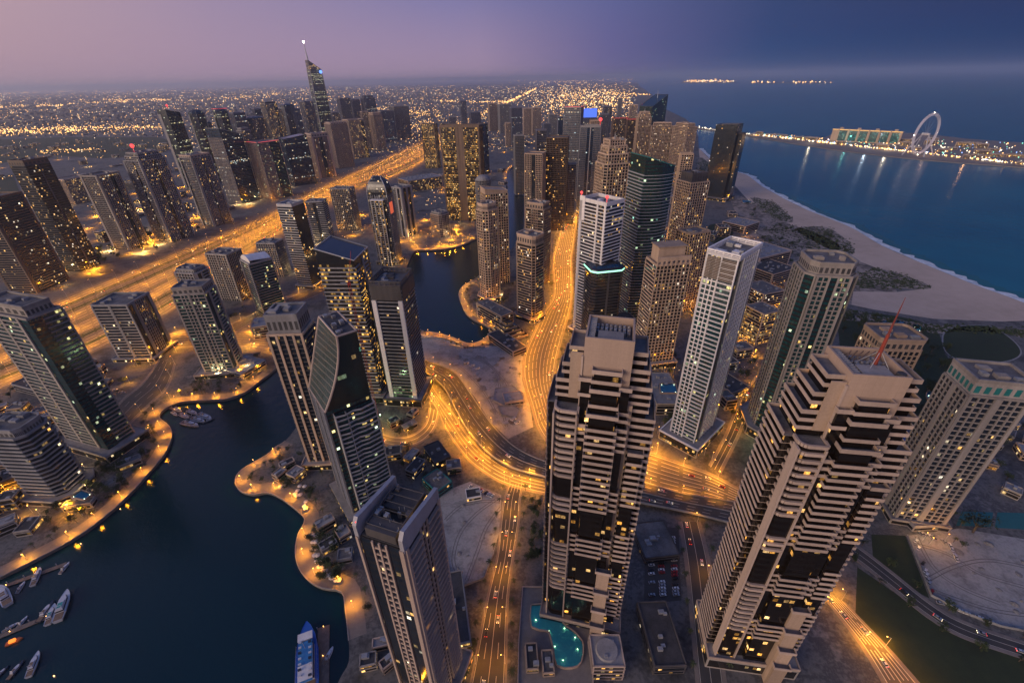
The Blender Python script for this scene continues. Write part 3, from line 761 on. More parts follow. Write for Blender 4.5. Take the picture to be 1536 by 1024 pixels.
T('black glass block with a glowing green rim under its curved roof', (873, 386), (890, 410), (942, 402), 520, dark_w, g_quiet, 't3 p.5 t3', 't', shape=('c', 5, 't'), d=34, w=40, crown=None, bwall=dark_w)
led20 = TOWERS[-1]
T('beige many-sided tower with a ring crown on the marina basin point', (705, 313), (727, 319), (756, 313), 455, beige, g_warm, 'l3 g1 l3', 'l', shape=('c', 6, 'l'), crown=cr_box(2, 8, beige), w=27, d=26, podium=(5, 8))
T('tower with a curved crescent roof behind the many-sided ring tower', (713, 286), (728, 292), (761, 290), 428, sand_w, g_warm, 'l', 'l', crown=cr_slant(8, 3, 0, sand_w, beige), w=36, d=26)
T('small tower with a pale domed roof near the canal', (711, 272), (722, 274), (736, 272), 395, grey_w, g_quiet, 'f', 'f', shape=('r', 16), crown=cr_dome(8), w=27, d=27)
T('balcony tower with a blank beige cap beside the boulevard', (767, 356), (801, 368), (813, 358), 485, sand_w, g_warm, 'b', 'b', shape=('c', 3.5, 'l'), crown=cr_box(.3, 11, beige), w=25, d=32, podium=(4, 7))
T('tower with a stepped beige top behind the capped balcony tower', (792, 312), (815, 317), (824, 310), 428, sand_w, g_warm, 'l', 'b2 l2 b2', crown=cr_box(1.5, 8, beige), w=24, d=32)
T('pale striped tower with a dark glass centre stripe by the canal', 30, (787, 230), (819, 231), 348, sand_w, g_dark, 'f2 g1.4 f2', 'f', w=38, d=30, near=False)
T('dark brown ribbed tower at the head of the boulevard', 34, (820, 206), (852, 206), 345, brown_w, g_brown, 'f', 'f', w=44, d=36, near=False)
T('blue-grey tower with a red-lit top', 36, (846, 163), (869, 163), 300, grey_w, g_blue, 'f', 'f', w=44, d=36, crown=cr_light(red_e, 3), near=False)
T('slim pale striped tower beside the brown ribbed tower', 24, (852, 246), (866, 246), 336, grey_w, g_dark, 'f', 'f', w=18, d=24, near=False)
T('navy ribbed tower with a red beacon on its corner', 34, (871, 190), (905, 190), 322, grey_w, g_blue, 'f2 g1 p.3 g1 f2', 'f', w=46, d=36, near=False, hp=4)
navy28 = TOWERS[-1]
T('large dark green tower with a steeply slanting top and a roof mast', 60, (979, 160), (1024, 155), 232, dark_w, g_green, 'g', 'g', crown=cr_slant(0, 40, 0, g_green, dark_w), wmax=130)
green30 = TOWERS[-1]
T('left tower of the beige twin slabs near the sea', 34, (978, 190), (1012, 190), 272, beige, g_warm, 'l', 'l', w=62, d=36, crown=cr_tiers([(5, 8)]), near=False)
T('right tower of the beige twin slabs near the sea', 34, (1010, 190), (1046, 194), 276, beige, g_warm, 'l', 'l', w=60, d=36, crown=cr_tiers([(5, 8)]), near=False)
T('wide office slab with every floor lit gold', 34, (659, 192), (725, 192), 330, brown_w, g_gold, 'p.3 t3 p.6 w.5 p.6 t3 p.3', 'f', w=92, d=30, crown=None, hp=5, wmax=120, bwall=brown_w)
T('narrower gold-lit slab left of the wide gold office slab', 30, (631, 186), (657, 186), 252, brown_w, g_gold, 'p.3 t3 p.4 t3 p.3', 'f', w=54, d=32, shape=None, near=False, bwall=brown_w)
T('blue glass tower right of the gold office slab', (727, 190), (735, 186), (758, 184), 260, dark_w, g_blue, 'g', 'g', shape=('r', 18), w=44, d=44, near=False, crown=cr_light(dark_w, 2))
T('squat pale block on the north quay of the marina basin', (637, 318), (660, 325), (678, 318), 357, pink_w, g_quiet, 'f2 g1 f2', 'f', shape=('c', 5, 'f'), w=30, d=36, crown=cr_box(3, 4, grey_w))
T('bullet-topped tower with curved ribs and a lit lower front', (540, 290), (580, 292), (590, 283), 397, grey_w, g_warm, 'f', 'f2 g1 l2 g1 f2', crown=cr_bullet(30, steel), w=26, d=36, podium=(4, 7))
bul37 = TOWERS[-1]
T('grey tower with bold vertical stripes right of the bullet-topped tower', (580, 280), (601, 282), (616, 279), 356, grey_w, g_dark, 'p.5 g.8 p.5 g.8 p.5', 'p.5 g.8 p.5 f1 p.5 g.8 p.5', w=32, d=40)
T('grey lattice block between the highway and the bullet-topped tower', 34, (495, 285), (534, 285), 345, warm_w, g_warm, 'l', 'l', w=44, d=30)
T('grey balcony tower right of the black-and-white striped slab', (463, 302), (483, 303), (491, 292), 362, grey_w, g_dark, 'b', 'b2 g1 b2', w=30, d=34)
T('slim slab with white stripes on one face and black glass on the other', (415, 312), (438, 312), (462, 304), 433, steel, g_dark, 'g', 'b', w=30, d=26, hp=4, podium=(4, 6), bo=.7)
T('low grey tower on the highway edge behind the teal tower', (385, 368), (412, 367), (428, 360), 415, grey_w, g_dark, 'f', 'l', w=26, d=34)
T('grey ribbed tower left of the curved-roof teal tower', (309, 380), (340, 385), (357, 374), 452, warm_w, g_dark, 'f', 'p.4 l3 p.4 l3 p.4', w=30, d=38)
T('teal glass tower with a white curved roof', (343, 387), (373, 396), (403, 391), 474, grey_w, g_teal, 't', 'p.4 t4 p.4', w=32, d=32, crown=None)
curv44 = TOWERS[-1]
T('grey grid tower with a rounded roof beside the golden highway', (253, 407), (293, 411), (312, 400), 485, grey_w, g_dark, 'g1 p.4 b2 p.3', 'p.3 l5 p.3', shape=('c', 3, 'p'), w=26, d=36, crown=cr_box(3, 4, grey_w))
T('stepped balcony tower with a curved glass front on the promenade', (262, 446), (308, 442), (321, 434), 560, warm_w, g_teal, 'g1 p.4 b2 p.4', 'p.3 b2 l2 p.5 l2 b2 p.3', w=24, d=34, crown=cr_box(1.2, 7, warm_w), podium=(9, 6))
T('broad brown balcony block between the highway and the marina', (143, 456), (192, 460), (211, 443), 540, grey_w, g_dark, 'g.8 p.5 f2 g.8 p.5', 'p.3 b3 p.5 b3 p.3', w=36, d=44, podium=(5, 5), bwall=warm_w)
T('beige tower with a teal penthouse crown at the right edge', (1437, 566), (1454, 591), (1536, 594), 781, warm_w, g_dark, 'p.4 l3 p.8 l3 p.4', 'l3 p.8 l3', crown=cr_box(.4, 11, warm_w, teal_w), w=33, d=26, podium=(3, 5))
T('beige tower with teal corner panels behind the right terraced tower', (1300, 512), (1318, 524), (1383, 528), 700, sand_w, g_dark, 'l3 g1 l3', 'l', shape=('c', 3, 'g'), crown=cr_box(-.2, 8, sand_w), w=32, d=26)
T('teal corner tower with balconies at the left edge of the photo', (-62, 452), (40, 480), (70, 464), 684, warm_w, g_teal, 'g1.2 b2', 'p.3 b2 p.3 b2 p.3 g1', w=24, d=58, crown=cr_box(3, 8, warm_w), podium=(8, 8))
T('lower blue-glass balcony tower in front of the teal corner tower', (-50, 655), (30, 660), (60, 638), 752, grey_w, g_dark, 'b', 'b', shape=('c', 5, 'b'), w=26, d=36, crown=cr_box(2, 6, grey_w), podium=(6, 6))

# ---- crowns and pieces particular to single towers
def child_box(root, name, mat, *b): m = MB(); m.box(*b); return m.build(name, mat, root)
r_, p_, h_ = hero4
w4 = p_[1][0]; d4 = p_[2][1]
for u in (.0, .86):
    m = MB(); m.ebox((0, d4), (0, 0), u, u+.14, .4, 1.8, 6, h_-14); m.build('fin', white_w, r_)
m = MB(); m.ebox((0, d4), (0, 0), 0, 1, .3, 1.2, h_-13.5, h_+.5); m.ebox((0, 0), (w4, 0), 0, 1, .3, 1.1, h_-13.5, h_+.4); m.build('top_cladding', dark_w, r_)
m = MB(); m.ebox((0, d4), (0, 0), .16, .84, .2, .6, 9, 22); m.build('lit_lobby', glass('green_lit_glass', (.02, .05, .03), .8, 3.2, st=1.5, cols=((.5, 1, .35), (.7, 1, .45), (.9, 1, .6))), r_)
r_, p_, h_ = white12
m = MB(); m.ebox((p_[3]), (p_[0]), .05, .95, .2, .75, h_-18, h_-1); m.build('top_screen', warm_w, r_)
m = MB()
for k in range(14): m.ebox(p_[3], p_[0], .06, .94, -.7, 1.0, h_-17.4+k*1.2, h_-16.8+k*1.2)
m.build('louvre', brown_w, r_)
r_, p_, h_ = lat14
W_, D_ = p_[1][0], p_[2][1]
m = MB(); m.box(-.4, W_+.4, -.8, .4, h_+6.5, h_+9.5)
k = 7
for j in range(k+1):
    x = W_*j/k; m.box(max(-.39, x-1.0), min(W_+.39, x+1.0), -.8, .4, h_, h_+6.5)
    if j < k:
        for q in range(6):
            a = math.pi*q/6; b = math.pi*(q+1)/6; hw = (W_/k-2.0)/2; cx = x+W_/k/2
            m.prism([(cx-hw*math.cos(a), -.78), (cx-hw*math.cos(b), -.78), (cx-hw*math.cos(b), .38), (cx-hw*math.cos(a), .38)], h_+4.0+hw*.8*(math.sin(a)+math.sin(b))/2, h_+6.52)
m.build('arched_loggia', beige, r_)
m = MB(); m.box(4, W_-3, 8, D_-2, h_+.3, h_+17); m.build('slab_crown', beige, r_)
m = MB(); m.box(3, W_-2, 6.5, D_-.5, h_+17, h_+18.2); m.build('crown_cap', sand_w, r_)
r_, p_, h_ = white19
beacon(r_, .6, p_[2][1]-.6, h_+4, 1.6); beacon(r_, 1.0, 1.0, h_+4, 1.9)
m = MB(); m.ebox(p_[3], p_[0], .0, .2, .3, 1.0, h_-22, h_+6); m.build('corner_wall', white_w, r_)
r_, p_, h_ = led20
m = MB(); po = offset(p_, .7); n = len(po)
for i in range(n): m.ebox(po[i], po[(i+1) % n], 0, 1, .5, .6, h_+.3, h_+2.0)
m.build('roof_light', ledg_e, r_)
bx = offset(p_, .9); m = MB(); N_ = 6; cx, cy_ = sum(q[0] for q in bx)/n, sum(q[1] for q in bx)/n
for i in range(N_):
    s0 = 1-.5*(i/N_)**2.0; s1 = 1-.5*((i+1)/N_)**2.0; f = lambda s: [(cx+(q[0]-cx)*s, cy_+(q[1]-cy_)*s) for q in bx]
    m.prism(f(s0), h_+2.2+i*1.1, h_+2.2+(i+1)*1.1, f(s1))
m.build('curved_roof', g_blue, r_)
child_box(r_, 'roof_hatch', warm_w, cx-4, cx+4, cy_-3, cy_+3, h_+8.7, h_+9.6)
r_, p_, h_ = curv44
m = MB(); W_, D_ = p_[1][0], p_[2][1]
for i in range(10):
    a0, a1 = i/10, (i+1)/10; z = lambda t: h_+2+9*math.sin(math.pi*(.15+.75*t))
    m.quad((2, D_*a0+.5, z(a0)), (W_-1, D_*a0+.5, z(a0)-3), (W_-1, D_*a1+.5, z(a1)-3), (2, D_*a1+.5, z(a1)))
    m.quad((2, D_*a0+.5, z(a0)-.6), (2, D_*a1+.5, z(a1)-.6), (W_-1, D_*a1+.5, z(a1)-3.6), (W_-1, D_*a0+.5, z(a0)-3.6))
    m.quad((2, D_*a0+.5, h_), (2, D_*a1+.5, h_), (2, D_*a1+.5, z(a1)), (2, D_*a0+.5, z(a0)))
m.build('curved_roof', white_w, r_)
r_, p_, h_ = navy28
beacon(r_, p_[1][0]-2, 2, h_+4, 4.0)
r_, p_, h_ = green30
m = MB(); m.tube((p_[2][0]*.7, p_[2][1]*.5, h_), (p_[2][0]*.7, p_[2][1]*.5, h_+62), 1.4, .5); m.build('mast', steel, r_)
r_, p_, h_ = slab16
m = MB(); m.box(-.5, p_[1][0]+12, p_[2][1]*.3, p_[2][1]+.6, 0, h_-16); m.build('rear_slab', g_sea, r_)
child_box(r_, 'rear_roof', dark_w, -.6, p_[1][0]+12.2, p_[2][1]*.3-.2, p_[2][1]+.8, h_-16, h_-14.8)
r_, p_, h_ = bul37
m = MB(); m.box(-9, -.6, 6, 28, 0, h_-8); m.build('front_wing', g_amber, r_)
m = MB()
for z in range(8, int(h_-8), 4): m.ebox((-9, 28), (-9, 6), 0, 1, .2, .35, z-.3, z+.3)
for u in (0, .3, .68, .94): m.ebox((-9, 28), (-9, 6), u, u+.06, .3, .7, 0, h_-7)
m.build('facade_grid', steel, r_)
child_box(r_, 'wing_roof', white_w, -10, -.6, 5, 29, h_-8, h_-6.6)
m = MB(); m.box(4, 18, -.5, .2, h_-34, h_-14); m.build('sign_panel', emit('red_panel', (1, .16, .06), .9), r_)

# ---- slim tower with two blade walls, bottom centre
r1, p1, W1, D1, H1 = T('slim tower with two tall blade walls along its roof, at the water front', (537, 800), (607, 826), (655, 745), 1075, pink_w, g_dark, 'p.5 b3 f1.6 b3 p.4', 'p.35 g2 l2 g2 p.6', crown=lambda *a: None, podium=(5, 8), w=27, d=22, bo=1.3)
m = MB(); m.box(.6, W1-.6, .6, D1-.6, H1-.2, H1+.3); m.build('roof', roof_d, r1)
blade_m = solid('blade_panel', (.30, .295, .32), .5, .15, .2, streak=True)
for y0, y1 in ((D1-1.5, D1+.3), (-.3, 1.5)):
    m = MB(); n0 = 8
    m.v = [(-.6, y0, H1-1), (W1+.6, y0, H1-1), (W1+.6, y0, H1+5.5), (1.5, y0, H1+9.5), (-.6, y0, H1+6.5), (-.6, y1, H1-1), (W1+.6, y1, H1-1), (W1+.6, y1, H1+5.5), (1.5, y1, H1+9.5), (-.6, y1, H1+6.5)]
    m.f = [(0, 1, 2, 3, 4), (9, 8, 7, 6, 5)] + [(i, (i+1) % 5, (i+1) % 5+5, i+5) for i in range(5)]
    m.build('blade_wall', blade_m, r1)
    c_ = MB(); c_.box(0, W1, y0+.5, y1-.5, H1+5.0, H1+5.9) if False else None
rr = random.Random(4)
m = MB(); m.box(1, 7, 4, D1-4, H1+.3, H1+5); m.build('plant_room', dark_w, r1)
m = MB(); m.box(13, W1-2, 5, D1-5, H1+.3, H1+4); m.build('plant_room', roof_d, r1)
for k in range(16):
    x, y = rr.uniform(2, W1-3), rr.uniform(3.5, D1-3.5); a = rr.uniform(.5, 1.3); u = MB(); u.box(x-a, x+a, y-a*.8, y+a*.8, H1+.3, H1+rr.uniform(1.5, 6.2)); u.tube((x, y, H1+1), (x, y, H1+rr.uniform(6, 7.5)), .12, .12, 5); u.build('rooftop_unit', unit_m if k % 3 else dark_w, r1)
m = MB(); m.tube((3, D1-3.5, H1+5.2), (W1-3, D1-3.5, H1+5.2), .35); m.tube((3, 4, H1+5.4), (W1-3, 4, H1+5.4), .35)
for k in range(6): m.tube((3+k*4, 4, H1+5.4), (3+k*4, D1-3.5, H1+5.2), .16)
m.build('gantry', dark_w, r1)
m = MB(); m.box(1.5, W1-4, 2.3, 2.5, H1+4.2, H1+5.0); m.build('roof_light', gold_e, r1)
beacon(r1, .4, D1-1, H1+6.6, .35)

# ---- glass tower with a slanted lens-shaped facet
c2, rz2, _, _, h2 = place((473, 469), (504, 501), (533, 493), 760)
h2 = 40*FH; r2 = empty('tower', (c2.x, c2.y, 0), rz2, 'green glass tower with a big slanted facet cut from its side', 'tower')
XW, YD, XL = 13.0, 36.0, -19.0; ZC = 27*FH
m = MB(); m.box(XL, XW, 0, YD, 0, ZC); m.build('glazing', g_teal, r2)
m = MB(); NS = 14
L_ = [(XL*(1-i/NS)**1.75, ZC+(h2-ZC)*i/NS) for i in range(NS+1)]; K_ = [(XL*(1-i/NS)**1.0, z) for i, (x, z) in enumerate(L_)]
for (xa, za), (xb, zb), (ka, _), (kb, _2) in zip(L_, L_[1:], K_, K_[1:]):
    n = len(m.v); m.v += [(xa, 0, za), (XW, 0, za), (XW, YD, za), (ka, YD, za), (xb, 0, zb), (XW, 0, zb), (XW, YD, zb), (kb, YD, zb)]
    m.f += [(n, n+1, n+5, n+4), (n+1, n+2, n+6, n+5), (n+2, n+3, n+7, n+6)]
n = len(m.v); m.v += [(0, 0, h2), (XW, 0, h2), (XW, YD, h2), (0, YD, h2)]; m.f.append((n, n+1, n+2, n+3))
m.build('upper_glazing', glass('sheer_dark_glass', (.010, .026, .026), .03, 3.0, st=2, fw_=.04, spandrel=.06, cols=((1, .5, .15), (.3, 1, .7), (1, .7, .3))), r2)
m = MB()
for (xa, za), (xb, zb), (ka, _), (kb, _2) in zip(L_, L_[1:], K_, K_[1:]): m.quad((xa, 0, za), (xb, 0, zb), (kb, YD, zb), (ka, YD, za))
m.build('slanted_facet', glass('facet_glass', (.045, .07, .066), .0, 2.2, rough=.14, fw_=.05, spandrel=.05, ior=2.3, frame=(.14, .13, .12)), r2)
m = MB()
for y, E_ in ((0, L_), (YD, K_)):
    for (xa, za), (xb, zb) in zip(E_, E_[1:]): m.tube((xa, y, za), (xb, y, zb), .75, .75, 6)
m.tube((XL, 0, ZC), (XL, YD, ZC), .6); m.tube((0, 0, h2), (0, YD, h2), .75); m.tube((0, 0, h2), (XW, 0, h2), .75); m.tube((XW, 0, h2), (XW, YD, h2), .75); m.tube((0, YD, h2), (XW, YD, h2), .75)
m.build('edge_frame', pink_w, r2)
m = MB(); m.box(1, XW-1, 1, YD-1, h2-.3, h2+.2); m.build('roof', roof_d, r2)
for k in range(9):
    x, y = rr.uniform(2.5, XW-2.5), rr.uniform(3, YD-3); u = MB(); u.box(x-1.3, x+1.3, y-1.6, y+1.6, h2+.2+k*.002, h2+rr.uniform(1.2, 3)); u.build('rooftop_unit', unit_m if k % 2 else roof_m, r2)
fb = [(XL+5, 0), (XL+5, -4), (XL+11, -5), (XL+17, -4), (XL+22, -5), (XW, -4.2), (XW, 0)]
m = MB(); m.prism([(a, b) for a, b in fb], 0, ZC-6); m.build('front_bay', g_teal, r2)
for z in range(8, int(ZC-3), 4):
    m = MB(); ps = [(XL+4.4, -.0), (XL+4.4, -4.8-.3*math.sin(z)), (XL+11, -6.0+.5*math.sin(z*.7)), (XL+17, -4.9), (XL+22, -6.1-.5*math.sin(z*.5)), (XW+.6, -5.0), (XW+.6, 0)]
    for a, b in zip(ps, ps[1:]): m.ebox(a, b, 0, 1, .35, .0, z-.5, z+.75)
    m.build('balcony', steel, r2)
for x in (XL+4.3, XL+12, XW): 
    m = MB(); m.box(x, x+.7, -5.4, -.2, 0, ZC-5); m.build('pier', grey_w, r2)
facade(r2, [(XL, 0), (XW, 0), (XW, YD), (XL, YD)], 0, ZC, ['', 't', 'b', 'p.2 t2 p.2 t2 p.2'], grey_w, bo=1.1)
m = MB(); m.prism(offset([(XL, 0), (XW, 0), (XW, YD), (XL, YD)], 6), -.1, 7.5); m.build('podium', warm_w, r2)
m = MB(); pp = offset([(XL, 0), (XW, 0), (XW, YD), (XL, YD)], 6.15)
for i in range(4): m.ebox(pp[i], pp[(i+1) % 4], .02, .98, .1, .0, 1, 6)
m.build('podium_glazing', g_amber, r2)

# ---- the two terraced towers in the foreground
def terraced(label, loc, rz, spire, hmax=208, seed=1):
    root = empty('terraced_tower', loc, rz, label, 'tower'); rr = random.Random(seed); allb = MB(); cnt = [0]
    def ring(m, x0, x1, y0, y1, z, sides, o=1.0, th=.28, hh=1.35, slab=True):
        X0 = x0-(o if 'l' in sides else 0); X1 = x1+(o if 'r' in sides else 0); Y0 = y0-(o if 'f' in sides else 0); Y1 = y1+(o if 'k' in sides else 0)
        zb = z-.35; zt = z+hh
        if 'f' in sides: m.box(X0, X1, Y0, Y0+th, zb, zt)
        if 'k' in sides: m.box(X0, X1, Y1-th, Y1, zb, zt)
        ya, yb = Y0+(th if 'f' in sides else 0), Y1-(th if 'k' in sides else 0)
        if 'l' in sides: m.box(X0, X0+th, ya, yb, zb, zt)
        if 'r' in sides: m.box(X1-th, X1, ya, yb, zb, zt)
        if slab:
            m.box(X0+(th if 'l' in sides else 0), X1-(th if 'r' in sides else 0), ya, yb, zb+.003, zb+.3)
    def block(x0, x1, y0, y1, z0, z1, sides, on=None, single=False, cap=True, gl=None, o=1.0):
        m = MB(); m.box(x0, x1, y0, y1, z0, z1-.2); m.build('glazing', gl or g_brown, root)
        z = math.ceil((z0+2)/FH)*FH
        while z < z1-2:
            if on is None or any(a <= z <= b for a, b in on):
                if single and cnt[0] < 98: m = MB(); ring(m, x0, x1, y0, y1, z, sides, o); m.build('balcony', pink_w, root); cnt[0] += 1
                else: ring(allb, x0, x1, y0, y1, z, sides, o)
            z += FH
        if cap:
            m = MB(); ring(m, x0, x1, y0, y1, z1-.1, sides, o, .35, 1.6, False); m.build('roof_parapet', pink_w, root)
            X0 = x0-(o-.35 if 'l' in sides else 0); X1 = x1+(o-.35 if 'r' in sides else 0); Y0 = y0-(o-.35 if 'f' in sides else 0); Y1 = y1+(o-.35 if 'k' in sides else 0)
            m = MB(); m.box(X0, X1, Y0, Y1, z1-.45, z1-.03); m.build('terrace', roof_m, root)
    zc = hmax
    # the blank core with its sunken roof
    m = MB(); m.box(-10, 10, 0, 21, 0, zc-5); m.ebox((-10, 0), (10, 0), 0, 1, .8, 0, zc-5, zc); m.ebox((10, 0), (10, 21), .04, .96, .8, 0, zc-5, zc); m.ebox((10, 21), (-10, 21), 0, 1, .8, 0, zc-5, zc); m.ebox((-10, 21), (-10, 0), .04, .96, .8, 0, zc-5, zc)
    m.build('core_wall', solid('core_stone_%d' % seed, (.46, .33, .25), .75, .10, .1, streak=True), root)
    m = MB()
    for i in range(1, 7): m.box(-10+20*i/7-.04, -10+20*i/7+.04, -.012, .02, 0, zc-.1)
    for z in range(int(zc-40), int(zc), 3): m.box(-9.98, 9.98, -.010, .02, z, z+.07)
    m.build('panel_joint', sand_w, root)
    m = MB(); m.box(-9, 9, 1, 20, zc-5, zc-4.6); m.build('roof', roof_m, root)
    m = MB(); m.box(-5, 5.5, 2.5, 9, zc-4.6, zc-1.0); m.build('plant_room', warm_w, root)
    for k in range(9):
        x = -8.2+k*1.9; m = MB(); m.box(x, x+1.3, 11.5, 18.5, zc-4.6, zc-2.6-.2*(k % 3)); m.tube((x+.6, 13, zc-2.6), (x+.6, 13, zc-2.0), .5, .5, 8); m.tube((x+.6, 16.5, zc-2.6), (x+.6, 16.5, zc-2.0), .5, .5, 8); m.build('rooftop_unit', unit_m if k % 2 else warm_w, root)
    m = MB(); m.box(-9, -6.2, 1.2, 19.8, zc-1.0, zc-.7)
    for k in range(12): m.box(-9, -6.2, 1.4+k*1.55, 1.6+k*1.55, zc-.7, zc-.35)
    m.build('roof_grating', grey_w, root)
    A = [(0, 400)]
    # side wings stepping down
    for sg, steps in ((-1, ((15.5, 200, 4, 17), (18.2, 192, 3.2, 18), (20.6, 184, 2.2, 19), (24.2, 172, 1.2, 20))), (1, ((15.2, 200, 4, 17), (17.0, 192, 3.2, 18), (18.8, 182, 2.2, 19), (22.2, 170, 1.2, 20)))):
        for i, (xe, zt, ya, yb) in enumerate(steps):
            zt = round(zt/4)*4; zl = round(steps[i+1][1]/4)*4 if i+1 < len(steps) else 0
            x0, x1 = (-xe, -10.01) if sg < 0 else (10.01, xe)
            block(x0, x1, ya, yb, zl, zt, 'lk' if sg < 0 and i == 3 else ('l' if sg < 0 else 'r')+'fk', A)
    # tall blank strips beside the wings
    m = MB(); m.box(-15.6, -10.2, .55, 1.15, 176, 200); m.build('wall_panel', sand_w, root)
    for xa in (-21.6, -11.3):
        m = MB(); m.box(xa, xa+.8, -5.7, -4.6 if xa > -20 else -1.0, 0, 171); m.build('pier', pink_w, root)
    m = MB(); m.box(-10.9, -10.1, -.5, .5, 0, 199); m.build('pier', pink_w, root)
    m = MB(); m.box(-14.6, -10.4, .3, .95, 0, 128); m.build('wall_panel', sand_w, root)
    m = MB(); m.box(10.3, 12.6, -.3, 1.1, 0, 176); m.build('wall_panel', sand_w, root)
    # front bays
    c1 = [(112, 167), (76, 88), (36, 50)]
    block(-5, 5.6, -2.4, -.01, 184, 193, 'flr', [(187, 189)], True)
    block(-5.4, 5.6, -3.6, -.01, 172, 184, 'flr', [(176, 178)], True)
    block(-5.6, 5.8, -5.2, -.01, 0, 172, 'flr', c1, True, o=1.3)
    block(-10.4, -5.75, -1.6, -.01, 164, 188, 'fl', [(170, 171), (178, 180)], True)
    block(-10.6, -5.75, -3.4, -.01, 0, 164, 'fl', [(156, 160), (112, 124), (76, 88), (36, 50)], True)
    block(5.9, 10.4, -1.6, -.01, 164, 185, 'fr', [(166, 172)], True)
    block(5.9, 10.6, -3.4, -.01, 0, 164, 'fr', [(152, 160), (112, 124), (76, 88), (36, 50)], True)
    # the rounded bay left of the front
    def rounded(z0, z1, on):
        pl = [(-20.5, 1.3), (-20.5, -1.6)]+[(-20.5+3.2*(1-math.cos(a)), -1.6-3.2*math.sin(a)) for a in [math.pi/2*k/5 for k in range(1, 6)]]+[(-11.0, -4.8), (-11.0, 1.3)]
        pl = pl[::1]
        m = MB(); m.prism(pl, z0, z1); m.build('rounded_bay', g_brown, root)
        for z in range(math.ceil(z0/4)*4+4, int(z1)+1, 4):
            if not (z >= z1-1 or any(a <= z <= b for a, b in on)): continue
            m = MB()
            for a, b in zip(pl, pl[1:]): m.ebox(a, b, -.02, 1.02, .0, 1.0, z-.35, z+1.2)
            m.build('rounded_balcony', pink_w, root)
        m = MB(); m.prism([(x*.985-.2, y*.9) for x, y in pl], z1-.3, z1+.25); m.build('terrace', roof_m, root)
    rounded(0, 172, [(132, 170), (106, 118), (40, 80)])
    block(13.2, 19.5, -2.2, 1.18, 0, 150, 'fr', [(116, 170), (72, 92), (20, 56)])
    # stepped lower terraces at the right foot
    for k, (zt, ye) in enumerate(((64, -6.2), (48, -8.4), (34, -10.6), (22, -12.8))):
        block(6.2, 13.0+k*.01, ye, ye+2.19 if k else -3.45, 0, zt, 'flr', [(999, 999)], gl=sand_w)
    for z in range(24, 150, 24):
        pass
    allb.build('balcony_bands', pink_w, root)['kind'] = 'stuff'
    # podium
    m = MB(); m.box(-25, 24, -7, 26, 0, 11); m.build('podium', warm_w, root)
    m = MB()
    for a, b in (((-25, -7), (24, -7)), ((24, -7), (24, 26)), ((24, 26), (-25, 26)), ((-25, 26), (-25, -7))): m.ebox(a, b, .02, .98, .1, .06, 1.5, 8.5)
    m.build('podium_glazing', g_amber, root)
    m = MB()
    for a, b in (((-25, -7), (24, -7)), ((24, -7), (24, 26)), ((24, 26), (-25, 26)), ((-25, 26), (-25, -7))): m.ebox(a, b, 0, 1, .3, .25, 10, 12)
    m.build('podium_parapet', pink_w, root)
    if spire:
        m = MB(); m.tube((2.5, 10, zc-1), (2.5, 10, zc+12), .8, .55, 8); m.build('mast_base', solid('red_paint', (.30, .05, .03), .5), root)
        s_ = MB(); s_.tube((2.5, 10, zc+12), (2.5, 10, zc+27), .45, .08, 6); s_.build('mast_tip', solid('dark_red_paint', (.22, .05, .04), .5), root)
        for k in range(4):
            m = MB(); m.tube((2.5, 10, zc+5), (2.5+7*math.cos(k*1.57+.8), 10+7*math.sin(k*1.57+.8), zc-4.4), .12); m.build('stay', steel, root)
        m = MB()
        for k in range(5): m.tube((-8+k*1.2, 12, zc-4.5), (-3+k*2.2, 17, zc+.5), .25)
        m.build('roof_frame', brown_w, root)
        m = MB(); m.tube((7.5, 2.5, zc-.8), (7.5, 2.5, zc+.2), 1.5, 1.5, 12); m.build('roof_tank', roof_d, root)
    return root
def core_at(pl, pr, h):
    a, b = P(*pl, h), P(*pr, h); return (a+b)/2, math.atan2(b.y-a.y, b.x-a.x)
ca, ra = core_at((877, 509), (953, 509), 208)
terraced('terraced beige tower in the centre foreground with bronze glass and white balcony bands', (ca.x, ca.y, 0), math.radians(-14), False, 208, 1)
cb_, rb = core_at((1281, 562), (1369, 566), 204)
TERR_B = terraced('terraced beige tower at the lower right with a red mast on its roof', (cb_.x, cb_.y, 0), math.radians(-9), True, 204, 2)

# ---- towers across the highway and farther off
def far(label, xl, xr, yt, yb, wall, gl, A='f', B=None, crown=None, rot=30, ratio=.8, shape=None, name='tower', hp=3, near=False):
    xm = (xl+xr)/2; h = round(height(xm, yt, yb)/FH)*FH; p = P(xm, yt, h); k = proj((p.x, p.y, h))[2]
    Wd = (xr-xl)*k/FPX; r = math.radians(rot); w = Wd/(math.cos(r)+ratio*math.sin(abs(r))); d = w*ratio
    w = min(w, 90); d = min(d, 80)
    rz = -math.atan2(p.x, p.y)+r
    cx = p.x+Vector((p.x, p.y)).normalized().x*d*.3; cy_ = p.y+Vector((p.x, p.y)).normalized().y*d*.3
    ox = cx-(w/2*math.cos(rz)-d/2*math.sin(rz)); oy = cy_-(w/2*math.sin(rz)+d/2*math.cos(rz))
    root = empty(name, (ox, oy, 0), rz, label, 'tower')
    if shape is None: poly = rect(w, d); pats = [A, B or A, A, B or A]
    elif shape[0] == 'c': poly = cham(w, d, w*shape[1]); pats = [A, 'f', B or A, 'f', A, 'f', B or A, 'f']
    else: poly = rnd_poly(w, d, 14); pats = [A]
    MB().prism(poly, 0, h).build('glazing', gl, root)
    facade(root, poly, 0, h, pats, wall)
    if crown: crown(root, poly, w, d, h, wall, gl)
    else: roofing(root, poly, h, wall, near, hp, int(xl), 3)
    TOWERS.append((root, poly, h)); return root, poly, h
F = far
F('dark tower with an orange edge strip at the far left edge', -52, 22, 298, 432, brown_w, g_dark, 'p.2 b3 p.2', 'p.25 b3 p.2', rot=40)
